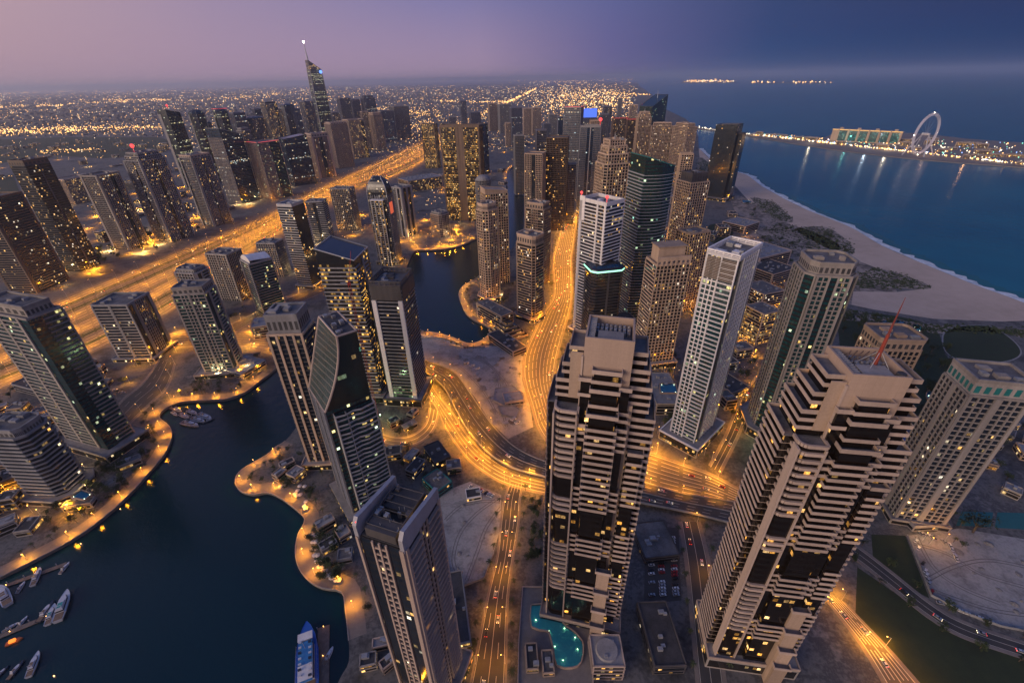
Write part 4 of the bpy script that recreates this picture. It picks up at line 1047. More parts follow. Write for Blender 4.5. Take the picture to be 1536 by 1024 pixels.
F('near-black tower with a plain top, second from the left beyond the highway', 23, 68, 247, 402, dark_w, g_warm, 't3 p.3 t3', 't', rot=35, crown=cr_box(.2, 7, brown_w))
F('grey ribbed tower with a dark centre stripe, left of the red-topped stepped tower', 127, 174, 263, 372, warm_w, g_dark, 'p.3 l2 g1 l1 p.3', 'p.3 f2 p.3', rot=40, near=True)
b_ = F('grey tower with a stepped crown and a red light on top', 191, 244, 240, 356, grey_w, g_warm, 'p.3 l2 g1 l2 p.3', 'p.3 l2 g.7 l1 p.3', rot=35, crown=cr_tiers([(4, 8), (3, 6)]), near=True)
beacon(b_[0], b_[1][2][0]*.3, b_[1][2][1]*.6, b_[2]+15, 4.0)
F('dark tower with a sloping top and pale lit floors, left of three', 240, 268, 171, 285, grey_w, g_row, 'g', 'p.4 g', rot=38, crown=cr_slant(12, 2, 0, g_row, dark_w))
b_ = TOWERS[-1]; beacon(b_[0], b_[1][2][0]*.4, b_[1][2][1]*.3, b_[2]+14, 3)
F('dark tower with a rounded top and pale lit floors, middle of three', 282, 308, 172, 275, grey_w, g_row, 'g', 'p.4 g', rot=35, shape=('c', .2), crown=cr_bullet(14, dark_w))
F('dark tower with a red-lit rounded top, right of three', 318, 343, 169, 262, grey_w, g_row, 'g', 'p.4 g', rot=32, shape=('c', .2), crown=cr_light(red_e, 13, cr_bullet(14, dark_w)))
F('brown-grey striped tower with a flat cornice, in front of the pale-floored three', 272, 314, 236, 336, grey_w, g_dark, 'p.3 l2 g.6 l2 p.3', 'p.3 g.6 l2 p.3', rot=35, crown=cr_box(1, 5, pink_w), near=True)
F('navy tower with a knife-edge slanting roof beside the highway', 315, 361, 205, 302, warm_w, g_blue, 'g', 'f2', rot=38, crown=cr_slant(22, 2, 0, g_blue, grey_w))
F('slim navy tower behind the knife-edge roof tower', 345, 366, 170, 250, slate_w, g_blue, 'f', 'f', rot=25)
F('broad rust-brown tower with a domed crown', 365, 399, 178, 245, slate_w, g_warm, 'f', 'f', rot=20, shape=('c', .2), crown=cr_bullet(9, brown_w))
F('tall grey tower with yellow windows down one edge', 391, 414, 156, 245, grey_w, g_amber, 'f2 g1', 'f', rot=28, crown=cr_box(3, 5, dark_w))
F('navy tower with a curved roofline left of the spire tower', 420, 440, 158, 235, grey_w, g_blue, 'g2 f1', 'f', rot=28, crown=cr_bullet(6, grey_w))
F('rose-grey tower with a curved parapet, lit teal near its foot', 372, 417, 213, 297, pink_w, g_teal, 'f2 g2', 'f', rot=30, crown=cr_light(red_e, 2))
F('broad blue tower with scooped roof beside the golden highway', 416, 459, 208, 277, dark_w, g_blue, 'g', 'g', rot=22, crown=cr_slant(1, 9, 0, g_blue, dark_w))
F('brown ribbed tower just left of the spire tower', 448, 470, 153, 222, slate_w, g_warm, 'f', 'f', rot=25, shape=('c', .15))
F('twin-ribbed beige tower on the highway edge below the spire tower', 458, 492, 205, 267, pink_w, g_dark, 'p.4 f1 g1 f1 p.4', 'f', rot=25, crown=cr_box(2, 10, pink_w))
F('grey-rose ribbed tower right of the twin-ribbed beige tower', 487, 520, 186, 250, pink_w, g_quiet, 'f', 'f', rot=25, crown=cr_box(2, 5, pink_w))
F('grey-rose ribbed tower with a yellow-lit edge', 514, 545, 180, 238, pink_w, g_amber, 'f3 g1', 'f', rot=25)
F('dark plum tower standing right of the spire tower', 505, 525, 148, 210, slate_w, g_quiet, 'f', 'f', rot=20)
F('dark plum tower, narrower and right of the first plum one', 524, 539, 150, 210, slate_w, g_quiet, 'f', 'f', rot=20)
F('blue-grey tower with a stepped summit above the far cluster', 541, 562, 147, 212, slate_w, g_blue, 'f', 'f', rot=20, crown=cr_tiers([(8, 10)]))
F('orange-lit rounded beige tower in the far cluster', 551, 574, 172, 225, beige, g_quiet, 'f', 'f', rot=20, shape=('c', .2), crown=cr_box(4, 8, beige))
F('dark blue-grey tower second from the right end of the far cluster', 567, 590, 167, 214, slate_w, g_blue, 'f', 'f', rot=20)
F('dark blue-grey broad tower ending the far cluster', 583, 613, 160, 208, grey_w, g_quiet, 'f', 'f', rot=20)
F('slim grey tower standing alone behind the gold office slab', 689, 699, 152, 190, slate_w, g_blue, 'f', 'f', rot=15)
F('low plum tower right of the slim lone tower', 703, 721, 169, 192, slate_w, g_quiet, 'f', 'f', rot=15)
F('far grey tower left of a close pair behind the blue glass tower', 731, 746, 156, 196, pink_w, g_quiet, 'f', 'f', rot=15)
F('far grey tower with a broad top, right of a close pair', 746, 766, 157, 198, grey_w, g_quiet, 'f', 'f', rot=15)
F('navy far tower with a few bright windows', 764, 783, 162, 220, slate_w, g_blue, 'f', 'f', rot=15)
F('pale slab with vertical stripes right of the blue glass tower', 757, 772, 185, 221, pink_w, g_quiet, 'f', 'f', rot=8)
F('left block of the far plum twin blocks', 784, 797, 163, 203, pink_w, g_quiet, 'f', 'f', rot=12)
F('right block of the far plum twin blocks', 797, 812, 162, 204, pink_w, g_quiet, 'f', 'f', rot=12)
b_ = F('tower with a glowing blue screen on its head', 872, 896, 166, 240, slate_w, g_blue, 'f', 'f', rot=10)
m = MB(); m.ebox(b_[1][0], b_[1][1], .03, .97, -.8, 1.5, b_[2]-24, b_[2]+8); m.build('screen', emit('blue_screen', (.10, .22, 1), .9), b_[0])
F('plum tower under the red roof lights in the far haze', 918, 944, 178, 240, brown_w, g_warm, 'f', 'f', rot=10, crown=cr_light(red_e, 3))
F('thin far tower above the red roof lights', 927, 934, 148, 190, grey_w, g_quiet, 'f', 'f', rot=10)
F('far tower with a red mast near the shore', 960, 974, 163, 215, pink_w, g_quiet, 'f', 'f', rot=10)
b_ = TOWERS[-1]; beacon(b_[0], 6, 6, b_[2], 5)
F('squat plum tower behind the ornate beige tower', 940, 962, 196, 250, brown_w, g_warm, 'f', 'f', rot=12)
F('small grey tower left of the blue-grey red-topped tower', 822, 836, 172, 205, grey_w, g_quiet, 'f', 'f', rot=12)
F('pale ornate tower with a small spire left of the slanting green tower', 955, 977, 176, 268, beige, g_warm, 'l', 'l', rot=14, crown=cr_tiers([(3, 8), (3, 6)], 12))
F('plum tower with a red-lit crown between the ornate tower and the green one', 940, 956, 180, 262, brown_w, g_warm, 'f', 'f', rot=12, crown=cr_light(red_e, 3))
F('slim slate tower behind the navy ribbed tower', 900, 913, 172, 258, slate_w, g_quiet, 'f', 'f', rot=12)
F('beige ribbed tower behind the ornate beige tower', 884, 902, 182, 300, sand_w, g_warm, 'l', 'f', rot=14)
F('slate tower between the brown ribbed tower and the canal', 803, 820, 196, 300, slate_w, g_warm, 'f', 'f', rot=12)
F('grey tower with pale fins behind the striped canal tower', 770, 786, 204, 290, grey_w, g_quiet, 'f', 'f', rot=14)
F('dark glass tower behind the red-topped blue-grey tower', 836, 848, 176, 262, slate_w, g_blue, 'g', 'f', rot=10)
F('low plum tower in the haze under the blue screen', 856, 872, 186, 232, slate_w, g_quiet, 'f', 'f', rot=10)
F('far slate tower at the left of the red lights', 905, 918, 160, 212, slate_w, g_quiet, 'f', 'f', rot=10)
F('far pale tower at the shore left of the slanting green tower', 944, 957, 158, 208, pink_w, g_warm, 'f', 'f', rot=10)
F('far dark tower between the gold slab and the plum twin blocks', 815, 826, 186, 222, slate_w, g_blue, 'f', 'f', rot=10)
F('beige lattice tower squeezed behind the curved emerald tower', 1020, 1040, 232, 360, beige, g_warm, 'l', 'l', rot=14)
F('brown tower behind the white balcony tower', 925, 944, 262, 420, sand_w, g_warm, 'l', 'l', rot=14)
F('slim slate tower behind the stepped red-topped tower', 256, 272, 182, 262, slate_w, g_row, 'f', 'f', rot=32)
F('slim grey tower between the pale-floored tower and its rounded neighbour', 300, 316, 186, 268, grey_w, g_warm, 'f', 'f', rot=30, crown=cr_bullet(8, grey_w))
F('slim dark tower peeping out behind the rust-brown domed tower', 378, 392, 164, 232, slate_w, g_blue, 'g', 'f', rot=24)
F('pale ribbed tower between the yellow-edged tower and the curved navy one', 412, 424, 166, 236, pink_w, g_warm, 'f', 'f', rot=24, crown=cr_box(3, 6, pink_w))
F('slim navy tower just right of the curved navy one', 436, 449, 164, 230, slate_w, g_blue, 'f', 'f', rot=24)
F('slate tower at the foot of the spire tower', 496, 509, 170, 222, slate_w, g_warm, 'f', 'f', rot=20)
F('slim pale tower in front of the plum pair', 540, 552, 168, 226, pink_w, g_warm, 'f', 'f', rot=20)
F('grey tower beside the knife-edge tower with amber windows', 356, 374, 196, 288, grey_w, g_amber, 'f', 'l', rot=34, crown=cr_box(2, 6, grey_w))
F('low broad hotel block with amber windows at the far left', 84, 128, 268, 302, pink_w, g_amber, 'f', 'f', rot=30)
F('small grey tower left of the slim lone far tower', 672, 684, 176, 200, grey_w, g_quiet, 'f', 'f', rot=12)
# the spire tower, higher than the camera
pz = P(484, 205); hz = 300
kz = proj((pz.x, pz.y, 0))[2]
rt = empty('spire_tower', (pz.x, pz.y, 0), -math.atan2(pz.x, pz.y)+.35, 'tallest tower with a slanted head and a long lit spire in the far cluster', 'tower')
wz = 26*kz/FPX*.8; dzz = wz*.7
poly = rect(wz, dzz)
def sc_(f): return [(wz/2+(x-wz/2)*f, dzz/2+(y-dzz/2)*f) for x, y in poly]
# roof height so that its right shoulder shows at row 100 and its left at row 92
def ht(px, py): 
    lo, hi = 0, 900
    for _ in range(60):
        m_ = (lo+hi)/2
        if proj((pz.x, pz.y, m_))[1] > py: lo = m_
        else: hi = m_
    return lo
zs1, zs2, zsp = ht(480, 104), ht(470, 90), ht(455, 64)
MB().prism(sc_(1), 0, zs1, sc_(.78)).build('glazing', g_row, rt)
m = MB(); tp = sc_(.78); m.prism(tp, zs1, lambda x, y: zs2 if x < wz/2 else zs1+1); m.build('slanted_head', glass('lit_head_glass', (.03, .03, .03), .5, 6, st=1.6), rt)
m = MB(); m.tube((tp[0][0]+wz*.1, dzz/2, zs2-2), (tp[0][0]+wz*.06, dzz/2, zsp), wz*.055, wz*.012, 8); m.build('spire', steel, rt)
m = MB()
for (a, b) in zip(sc_(1), sc_(.78)): m.tube((*a, 0), (*b, zs1), wz*.03, wz*.025, 6)
m.build('corner_fin', grey_w, rt)
m = MB(); m.ball((tp[0][0]+wz*.06, dzz/2, zsp+5), 6.5, 8, 6); m.build('beacon', emit('spire_lamp', (1, .82, .7), 14), rt)
m = MB(); m.ball((tp[1][0]-wz*.1, -1, zs1-14), 9, 8, 6); m.build('emblem_light', ledb_e, rt)

# ------------------------------------------------------------------ low buildings
def rot2(x, y, a): return x*math.cos(a)-y*math.sin(a), x*math.sin(a)+y*math.cos(a)
def lowblock(p, w, d, h, rz, label, wall, gl, group=None, name='low_block', detail=True, cat='building'):
    root = empty(name, (p[0], p[1], 0), rz, label, cat, group); pl = [(-w/2, -d/2), (w/2, -d/2), (w/2, d/2), (-w/2, d/2)]
    m = MB(); m.prism(pl, -.1, h)
    if detail:
        for i in range(4): m.ebox(pl[i], pl[(i+1) % 4], 0, 1, .5, .15, h-.2, h+.9)
    m.build('wall', wall, root)
    if detail:
        m = MB()
        for i in range(4): m.ebox(pl[i], pl[(i+1) % 4], .04, .96, .1, .07, 1, h-.9)
        m.build('window_band', gl, root)
        m = MB()
        for i in range(4):
            for z in range(4, int(h), 4): m.ebox(pl[i], pl[(i+1) % 4], 0, 1, .1, .5, z-.3, z+.4)
        if m.f: m.build('floor_band', wall, root)
        MB().box(-w/2+.55, w/2-.55, -d/2+.55, d/2-.55, h-.05, h+.12).build('roof', random.choice([roof_m, roof_d, grey_w]), root)
        for k in range(int(2+w*d/200)):
            x, y = ru(-w*.38, w*.38), ru(-d*.36, d*.36); a = ru(.8, 2.2); u = MB(); u.box(x-a, x+a, y-a*.7, y+a*.7, h+.1, h+ru(1, 2.6)); u.build('rooftop_unit', unit_m, root)
    return root
LOWP = []
def lowpx(label, pts, h, wall, gl, **k):
    """low block from the pixels of its roof: left, near, right corner"""
    a, b, c = (P(x, y, h) for x, y in pts)
    w = (c-b).length; rz = math.atan2((c-b).y, (c-b).x); d = min(max(8, (a-b).length), 70)
    o = b+(c-b)/2+Vector((-math.sin(rz), math.cos(rz), 0))*d/2
    LOWP.append((o.x, o.y, math.hypot(w, d)*.45))
    return lowblock((o.x, o.y), w, d, h, rz, label, wall, gl, **k)
lowpx('low hall with an open dark roof well beside the blade-walled tower', [(672, 851), (683, 965), (709, 850)][0:3] if False else [(668, 860), (681, 968), (706, 962)], 12, grey_w, g_amber)
lowpx('flat-roofed office hall with an orange-lit end wall by the highway', [(607, 262), (612, 272), (664, 264)], 34, pink_w, g_amber)
lowpx('long low pavilion on the quay below the stepped pavilion', [(724, 504), (770, 528), (790, 520)], 8, pink_w, g_warm)
lowpx('wide banded podium block at the foot of the ring-crown tower', [(722, 452), (752, 475), (770, 468)], 22, beige, g_warm)
lowpx('glass-lit sales pavilion with a dark roof under the ramp', [(640, 668), (652, 695), (676, 684)], 8, dark_w, g_amber)
lowpx('low green-roofed hall behind the blade-walled tower', [(645, 712), (655, 738), (678, 722)], 8, teal_w, g_quiet)
lowpx('parking roof block right of the centre terraced tower', [(978, 905), (982, 1000), (1030, 998)], 9, dark_w, g_quiet)
lowpx('long dark-roofed retail block right of the centre terraced tower', [(960, 785), (968, 838), (1020, 832)], 6, dark_w, g_quiet)
lowpx('yellow-lit beige apartment block between the white and teal towers', [(1118, 458), (1146, 472), (1172, 466)], 44, beige, g_gold)
lowpx('pale low block right behind the tall white tower', [(1120, 425), (1146, 442), (1178, 436)], 24, pink_w, g_warm)
lowpx('curved rose hotel wing near the garden lawn', [(1110, 372), (1140, 388), (1188, 376)], 26, pink_w, g_quiet)
lowpx('rose hotel block beside the beach scrub', [(1128, 392), (1160, 412), (1195, 402)], 20, pink_w, g_quiet)
lowpx('small tiled hotel block by the garden lawn', [(1098, 330), (1118, 340), (1140, 333)], 16, pink_w, g_quiet)
lowpx('podium with a pale rectangular pool between two beige towers', [(978, 560), (985, 606), (1026, 606)], 14, warm_w, g_warm)
lowpx('round-ended lit block left of the boulevard', [(925, 470), (935, 490), (962, 486)], 12, sand_w, g_amber)
lowpx('low lit hall at the foot of the teal glass tower', [(1085, 560), (1098, 590), (1124, 580)], 10, warm_w, g_gold)
lowpx('grey transit hall beside the highway left of the marina', [(30, 570), (70, 590), (110, 570)], 9, grey_w, g_quiet)
lowpx('pale terrace block at the foot of the stepped balcony tower', [(348, 545), (362, 562), (398, 540)], 7, grey_w, g_warm)
lowpx('orange-piered arcade block beside the canal bridge', [(362, 482), (376, 492), (402, 488)], 18, beige, g_amber)
lowpx('teal sports hall beside the tennis courts', [(1360, 770), (1372, 790), (1420, 787)], 5, warm_w, g_quiet)
lowpx('white construction cabin row in the sandy lot', [(695, 735), (700, 748), (722, 744)], 4, white_w, g_amber)
lowpx('pale pump house on the building site', [(752, 590), (758, 604), (786, 600)], 5, pink_w, g_quiet)
# stepped pavilion by the basin
sp0 = P(762, 500); rs = empty('stepped_pavilion', (sp0.x, sp0.y, 0), .5, 'stepped pyramid pavilion between the basin and the boulevard', 'building')
for k in range(5):
    a = 20-k*3.6; m = MB(); m.box(-a, a, -a, a, k*3.6-.1*(k == 0), k*3.6+2.4); m.build('tier', sand_w, rs); m = MB(); m.box(-a+1, a-1, -a+1, a-1, k*3.6+2.41, k*3.6+3.6); m.build('tier_glazing', g_gold, rs)
# foundations on the building site
for k, (pts) in enumerate(([(742, 585), (768, 580), (785, 592), (780, 608), (758, 612), (740, 602)], [(746, 612), (766, 608), (780, 616), (775, 628), (752, 624)])):
    c_ = sum(pxs(pts), Vector())/len(pts); rs = empty('foundation_slab', (c_.x, c_.y, 0), 0, ['large angular concrete foundation slab on the building site', 'smaller concrete foundation slab nearer the boulevard bend'][k], 'foundation')
    pl = [((p-c_).x, (p-c_).y) for p in pxs(pts)]
    if sum(pl[i][0]*pl[(i+1) % len(pl)][1]-pl[(i+1) % len(pl)][0]*pl[i][1] for i in range(len(pl))) < 0: pl.reverse()
    MB().prism(pl, -.1, 1.6).build('slab', grey_w, rs); m = MB()
    for i in range(len(pl)): m.ebox(pl[i], pl[(i+1) % len(pl)], 0, 1, .4, .0, 1.6, 2.8)
    m.build('wall', grey_w, rs)
# low districts
def in_water(x, y):
    c_ = False; n = len(canal)
    for i in range(n):
        a, b = canal[i], canal[(i+1) % n]
        if (a.y > y) != (b.y > y) and x < (b.x-a.x)*(y-a.y)/(b.y-a.y)+a.x: c_ = not c_
    return c_
hw_mid = [HWY.mid(i) for i in range(0, HWY.n+1, 5)]
strips_all = [BLV, RAMP, DECK, EAST, VST, SOUTH, BLUE, SIDE, HWY, BRST, MID, WEST, LOOP, LANE, PARKL]
road_pts = [(s_.mid(i), s_.width(i/s_.n)/2+4) for s_ in strips_all for i in range(0, s_.n+1, 2)]
tow_pts = []
for r_, p_, h_ in TOWERS:
    mw = r_.location; a = r_.rotation_euler.z; cx = sum(q[0] for q in p_)/len(p_); cy_ = sum(q[1] for q in p_)/len(p_); x, y = rot2(cx, cy_, a)
    tow_pts.append((mw.x+x, mw.y+y, max(Vector(q).length for q in [(q[0]-cx, q[1]-cy_) for q in p_])))
def free(x, y, r):
    for p, w in road_pts:
        if (p.x-x)**2+(p.y-y)**2 < (w+r)**2: return False
    for a, b, w in tow_pts:
        if (a-x)**2+(b-y)**2 < (w+r)**2: return False
    return not in_water(x, y)
kinds = [('low flat-roofed block among the streets beyond the highway', pink_w), ('low sand-coloured block among the streets beyond the highway', sand_w), ('low grey block among the streets beyond the highway', grey_w)]
placed = list(LOWP); tries = 0
rg = random.Random(11)
while len(placed) < 150 and tries < 6000:
    tries += 1; px, py = rg.uniform(-40, 640), 215+195*rg.random()**1.5; p = P(px, py)
    s_ = min(range(len(hw_mid)), key=lambda i: (hw_mid[i]-p).length); 
    if p.x > hw_mid[s_].x-30 and py > 225: continue
    w, d = rg.uniform(18, 46), rg.uniform(16, 34)
    if not free(p.x, p.y, w*.7) or any((a-p.x)**2+(b-p.y)**2 < (w*.6+c)**2 for a, b, c in placed): continue
    placed.append((p.x, p.y, w*.6)); k = rg.randrange(3)
    lowblock((p.x, p.y), w, d, rg.choice([6, 8, 8, 12, 16, 24]), 1.25+rg.choice([0, 0, .3]), kinds[k][0], kinds[k][1], g_amber if rg.random() < .5 else g_warm, 'low blocks beyond the highway', detail=True)
tries = 0; n0 = len(placed)
PATCH_ = [(400, 640, 230, 350), (640, 960, 205, 300), (880, 1100, 300, 460)]
kinds2 = [('low flat-roofed block between the marina towers', pink_w), ('low grey block between the marina towers', grey_w)]
while len(placed) < n0+70 and tries < 4000:
    tries += 1; q_ = rg.choice(PATCH_); p = P(rg.uniform(q_[0], q_[1]), rg.uniform(q_[2], q_[3])); w, d = rg.uniform(16, 36), rg.uniform(14, 30)
    if not free(p.x, p.y, w*.7) or any((a-p.x)**2+(b-p.y)**2 < (w*.6+c)**2 for a, b, c in placed): continue
    placed.append((p.x, p.y, w*.6)); k = rg.randrange(2); lowblock((p.x, p.y), w, d, rg.choice([6, 8, 12, 12, 20]), rg.uniform(.9, 1.5), kinds2[k][0], kinds2[k][1], rg.choice([g_amber, g_warm, g_gold]), 'low blocks between the marina towers')
EXTRA = [([(0, 560), (130, 540), (215, 570), (240, 620), (225, 680), (170, 720), (120, 765), (60, 800), (-20, 830), (-40, 700)], 26, 'terraced low block on the left bank of the marina', 'low blocks of the left bank', (5, 14), 10, 24),
 ([(425, 690), (470, 740), (520, 800), (525, 860), (500, 860), (470, 800), (455, 760), (415, 720)], 9, 'low cafe block on the right promontory', 'low blocks of the right promontory', (4, 8), 8, 16),
 ([(700, 880), (735, 890), (715, 960), (690, 1020), (670, 1020)], 5, 'low shop between the blade-walled tower and the straight street', 'low shops of the straight street', (4, 8), 7, 13),
 ([(535, 860), (560, 900), (590, 1000), (545, 1010)], 4, 'low shop block on the quay left of the blade-walled tower', 'low blocks beside the blade-walled tower', (4, 7), 7, 12),
 ([(1080, 430), (1190, 400), (1150, 640), (1090, 700), (1060, 690)], 12, 'low block between the white tower and the teal glass tower', 'low blocks between the white and teal towers', (6, 14), 12, 26),
 ([(1120, 670), (1220, 560), (1240, 640), (1180, 720)], 7, 'low block behind the right terraced tower', 'low blocks behind the right terraced tower', (5, 12), 10, 22),
 ([(590, 635), (690, 700), (660, 740), (600, 690)], 6, 'low hall between the white-finned tower and the ramp', 'low halls beside the ramp', (4, 8), 9, 18),
 ([(560, 640), (620, 620), (640, 660), (590, 690)], 3, 'low garden hall at the foot of the white-finned tower', 'low halls below the white-finned tower', (4, 8), 9, 16),
 ([(1380, 640), (1536, 560), (1560, 720), (1500, 770)], 9, 'low house at the right edge among the trees', 'low houses at the right edge', (4, 8), 9, 18)]
def inside(px, py, poly):
    c_ = False
    for i in range(len(poly)):
        (ax, ay), (bx, by) = poly[i], poly[(i+1) % len(poly)]
        if (ay > py) != (by > py) and px < (bx-ax)*(py-ay)/(by-ay)+ax: c_ = not c_
    return c_
for poly, n_, lab, gr, hr, wa, wb in EXTRA:
    k = 0; tries = 0; xs = [a for a, b in poly]; ys = [b for a, b in poly]
    while k < n_ and tries < 800:
        tries += 1; x, y = rg.uniform(min(xs), max(xs)), rg.uniform(min(ys), max(ys)); p = P(x, y); w, d = rg.uniform(wa, wb), rg.uniform(wa*.7, wb*.7)
        if not inside(x, y, poly) or not free(p.x, p.y, w*.55) or any((a-p.x)**2+(b-p.y)**2 < (w*.55+c)**2 for a, b, c in placed): continue
        if any(in_water(p.x+dx, p.y+dy) for dx in (-16, 16) for dy in (-16, 16)): continue
        placed.append((p.x, p.y, w*.55)); k += 1
        lowblock((p.x, p.y), w, d, rg.uniform(*hr), rg.choice([.2, .7, 1.1]), lab, rg.choice([pink_w, sand_w, grey_w, warm_w]), rg.choice([g_amber, g_warm, g_gold]), gr)
# the far city: one mass
m = MB(); gc = MB()
for k in range(7000):
    px, py = rg.uniform(-60, 965), 129+90*rg.random()**1.3
    p = P(px, py)
    if p.y < 2300: continue
    if p.x > 0 and proj((p.x, p.y, 0))[0] > 955-(py-129)*.1: continue
    if 205 < py < 240 and px < 262: continue
    s = max(7, p.length*.0024); w, d, h = rg.uniform(.6, 1.6)*s, rg.uniform(.6, 1.6)*s, rg.uniform(.3, 1.0)*s*rg.choice([.6, .6, .8, 1.6])
    h = min(h, 40); m.box(p.x-w, p.x+w, p.y-d, p.y+d, -.1, h)
tag(m.build('distant_city', solid('hazy_roofs', (.13, .12, .12), .9, .25, .02)), 'hazy mass of low buildings stretching to the horizon', 'city', kind='stuff')

# ------------------------------------------------------------------ lamps
SOD = (1.0, .37, .014)
LD = {}
def lightdata(pw, col, size=1.2, spread=140):
    k = (round(pw), col, spread)
    if k not in LD:
        l = bpy.data.lights.new('lamp_light', 'AREA'); l.shape = 'DISK'; l.size = size; l.energy = pw; l.color = col; l.spread = math.radians(spread); LD[k] = l
    return LD[k]
POLE = {}
def polemesh(hh, arm):
    if (hh, arm) not in POLE:
        m = MB(); m.tube((0, 0, 0), (0, 0, hh), .16, .09, 6); m.tube((0, 0, hh), (arm, 0, hh+.4), .08, .06, 5); m.tube((0, 0, 0), (0, 0, .6), .3, .25, 6)
        a = m.mesh('pole', steel); b = MB().ball((arm, 0, hh+.45), .34, 6, 4, .5).mesh('lamp_head', lamp_e); c = MB().ball((arm, 0, hh+.45), .42, 6, 4, .5).mesh('lamp_head', lampw_e)
        POLE[(hh, arm)] = (a, b, c)
    return POLE[(hh, arm)]
NL = [0]; overflow = MB()
PD = {}
def pointdata(pw, col):
    k = (round(pw), col)
    if k not in PD: l = bpy.data.lights.new('lamp_light', 'POINT'); l.energy = pw; l.color = col; l.shadow_soft_size = .5; PD[k] = l
    return PD[k]
def lamp(x, y, z, rz, pw, label, group, hh=10, arm=2.2, col=SOD, white=False, omni=False):
    a, b, c = polemesh(hh, arm)
    if NL[0] < 298:
        r = empty('street_lamp', (x, y, z), rz, label, 'street lamp', group); link('pole', a, r); link('lamp_head', c if white else b, r)
        NL[0] += 1
    else: overflow.tube((x, y, z), (x, y, z+hh), .2, .12, 5); extra.ball((x, y, z+hh+.4), .34, 6, 4, .5)
    o = bpy.data.objects.new('lamp_light', pointdata(pw, col) if omni else lightdata(pw, col, 1.2, 168)); C.objects.link(o); o.location = (x+arm*math.cos(rz), y+arm*math.sin(rz), z+hh-.1+(1.1 if omni else 0))
extra = MB()
GAIN = 1.2
def strip_lamps(s, gap, pw, label, group, us=(0.0, 1.0), t0=0, t1=1, hh=10, arm=2.2, col=SOD):
    n = max(1, int(s.len*(t1-t0)/gap))
    for i in range(n+1):
        t = t0+(t1-t0)*i/n
        for u in us:
            p = s.at(t, u); d = s.dir(t); side = (s.at(t, .5)-p); a = math.atan2(side.y, side.x) if side.length > 1 else d+math.pi/2
            lamp(p.x, p.y, s.z, a, pw*GAIN, label, group, hh, arm, col)
strip_lamps(VST, 24, 1300, 'slim street lamp on the straight street beside the blade-walled tower', 'street lamps of the straight street')
strip_lamps(RAMP, 24, 4600, 'street lamp on the golden ramp beside the overpass', 'street lamps of the ramp')
strip_lamps(EAST, 26, 4600, 'street lamp on the golden road behind the overpass', 'street lamps behind the overpass')
strip_lamps(SOUTH, 22, 3600, 'street lamp on the golden road at the lower right', 'street lamps at the lower right')
strip_lamps(DECK, 26, 3400, 'street lamp on the lit start of the overpass', 'street lamps of the overpass', t1=.42)
strip_lamps(BLV, 28, 8200, 'street lamp on the golden boulevard', 'street lamps of the boulevard', hh=14)
strip_lamps(BRST, 34, 12000, 'street lamp on the street crossing the canal', 'street lamps of the canal street', us=(0, 1))
strip_lamps(MID, 40, 5000, 'street lamp on the short street left of the striped tower', 'street lamps of the short street', us=(.0,))
strip_lamps(SIDE, 34, 900, 'street lamp on the dim lane right of the centre tower', 'street lamps of the dim lane', us=(1.0,))
strip_lamps(LOOP, 22, 3200, 'street lamp on the looping lane below the white-finned tower', 'street lamps of the looping lane', us=(0,))
strip_lamps(LANE, 30, 2600, 'street lamp on the lane between the white and teal towers', 'street lamps of the inner lane', us=(0,))
strip_lamps(WEST, 30, 1500, 'street lamp on the dark street left of the marina', 'street lamps left of the marina', us=(1,))
def quay_lamps(line, gap, pw, label, group, d=5):
    a = inset(line, d*SQ); acc = 0
    for p, q_ in zip(a, a[1:]):
        acc += (q_-p).length
        if acc > gap: acc = 0; lamp(p.x, p.y, .1, ru(0, 6.28), pw*GAIN, label, group, 6, .6)
quay_lamps(Q1, 20, 2400, 'promenade lamp on the left quay of the marina', 'promenade lamps of the left quay')
quay_lamps(Q2, 18, 1900, 'promenade lamp on the right quay of the marina', 'promenade lamps of the right quay')
quay_lamps(Q3, 14, 3000, 'promenade lamp on the north quay of the far basin', 'promenade lamps of the north quay', 7)
quay_lamps(Q4, 15, 2000, 'promenade lamp around the rounded point of the far basin', 'promenade lamps of the basin point', 6)
quay_lamps(Q5, 24, 5200, 'promenade lamp on the quay of the upper canal', 'promenade lamps of the upper canal', 6)
n = int(HWY.len/40)
for i in range(n):
    t = (i+.5)/n
    for u in (.10, .38, .62, .9):
        p = HWY.at(t, u); lamp(p.x, p.y, 0, HWY.dir(t)+1.57, 18000*GAIN, 'tall street lamp along the wide highway', 'street lamps of the highway', 20, 2.2)
rg = random.Random(21); k = 0; tries = 0
while k < 150 and tries < 4000:
    tries += 1; px, py = rg.uniform(-10, 620), 238+180*rg.random(); p = P(px, py)
    s_ = min(range(len(hw_mid)), key=lambda i: (hw_mid[i]-p).length)
    if p.x > hw_mid[s_].x or not free(p.x, p.y, 3): continue
    if (hw_mid[s_]-p).length > 600 and rg.random() < .6: continue
    k += 1; wh = rg.random() < .35
    lamp(p.x, p.y, 0, rg.uniform(0, 6), rg.uniform(9000, 30000)*GAIN, 'bright lamp in the plazas between the towers beyond the highway', 'plaza lamps beyond the highway', 10, 1, (1, .62, .22) if wh else SOD, wh)
k = 0; tries = 0
while k < 130 and tries < 4000:
    tries += 1; q_ = rg.choice([(400, 640, 240, 360), (640, 960, 205, 300), (560, 720, 335, 370), (890, 1000, 320, 480), (60, 420, 500, 600), (1080, 1190, 430, 600), (0, 130, 560, 780)]); p = P(rg.uniform(q_[0], q_[1]), rg.uniform(q_[2], q_[3]))
    if not free(p.x, p.y, 3): continue
    k += 1; lamp(p.x, p.y, 0, rg.uniform(0, 6), rg.uniform(1500, 5000)*GAIN*(1 if p.y < 700 else 3.5), 'lamp in the lanes between the marina towers', 'lane lamps between the marina towers', 8, 1)
rg = random.Random(77)
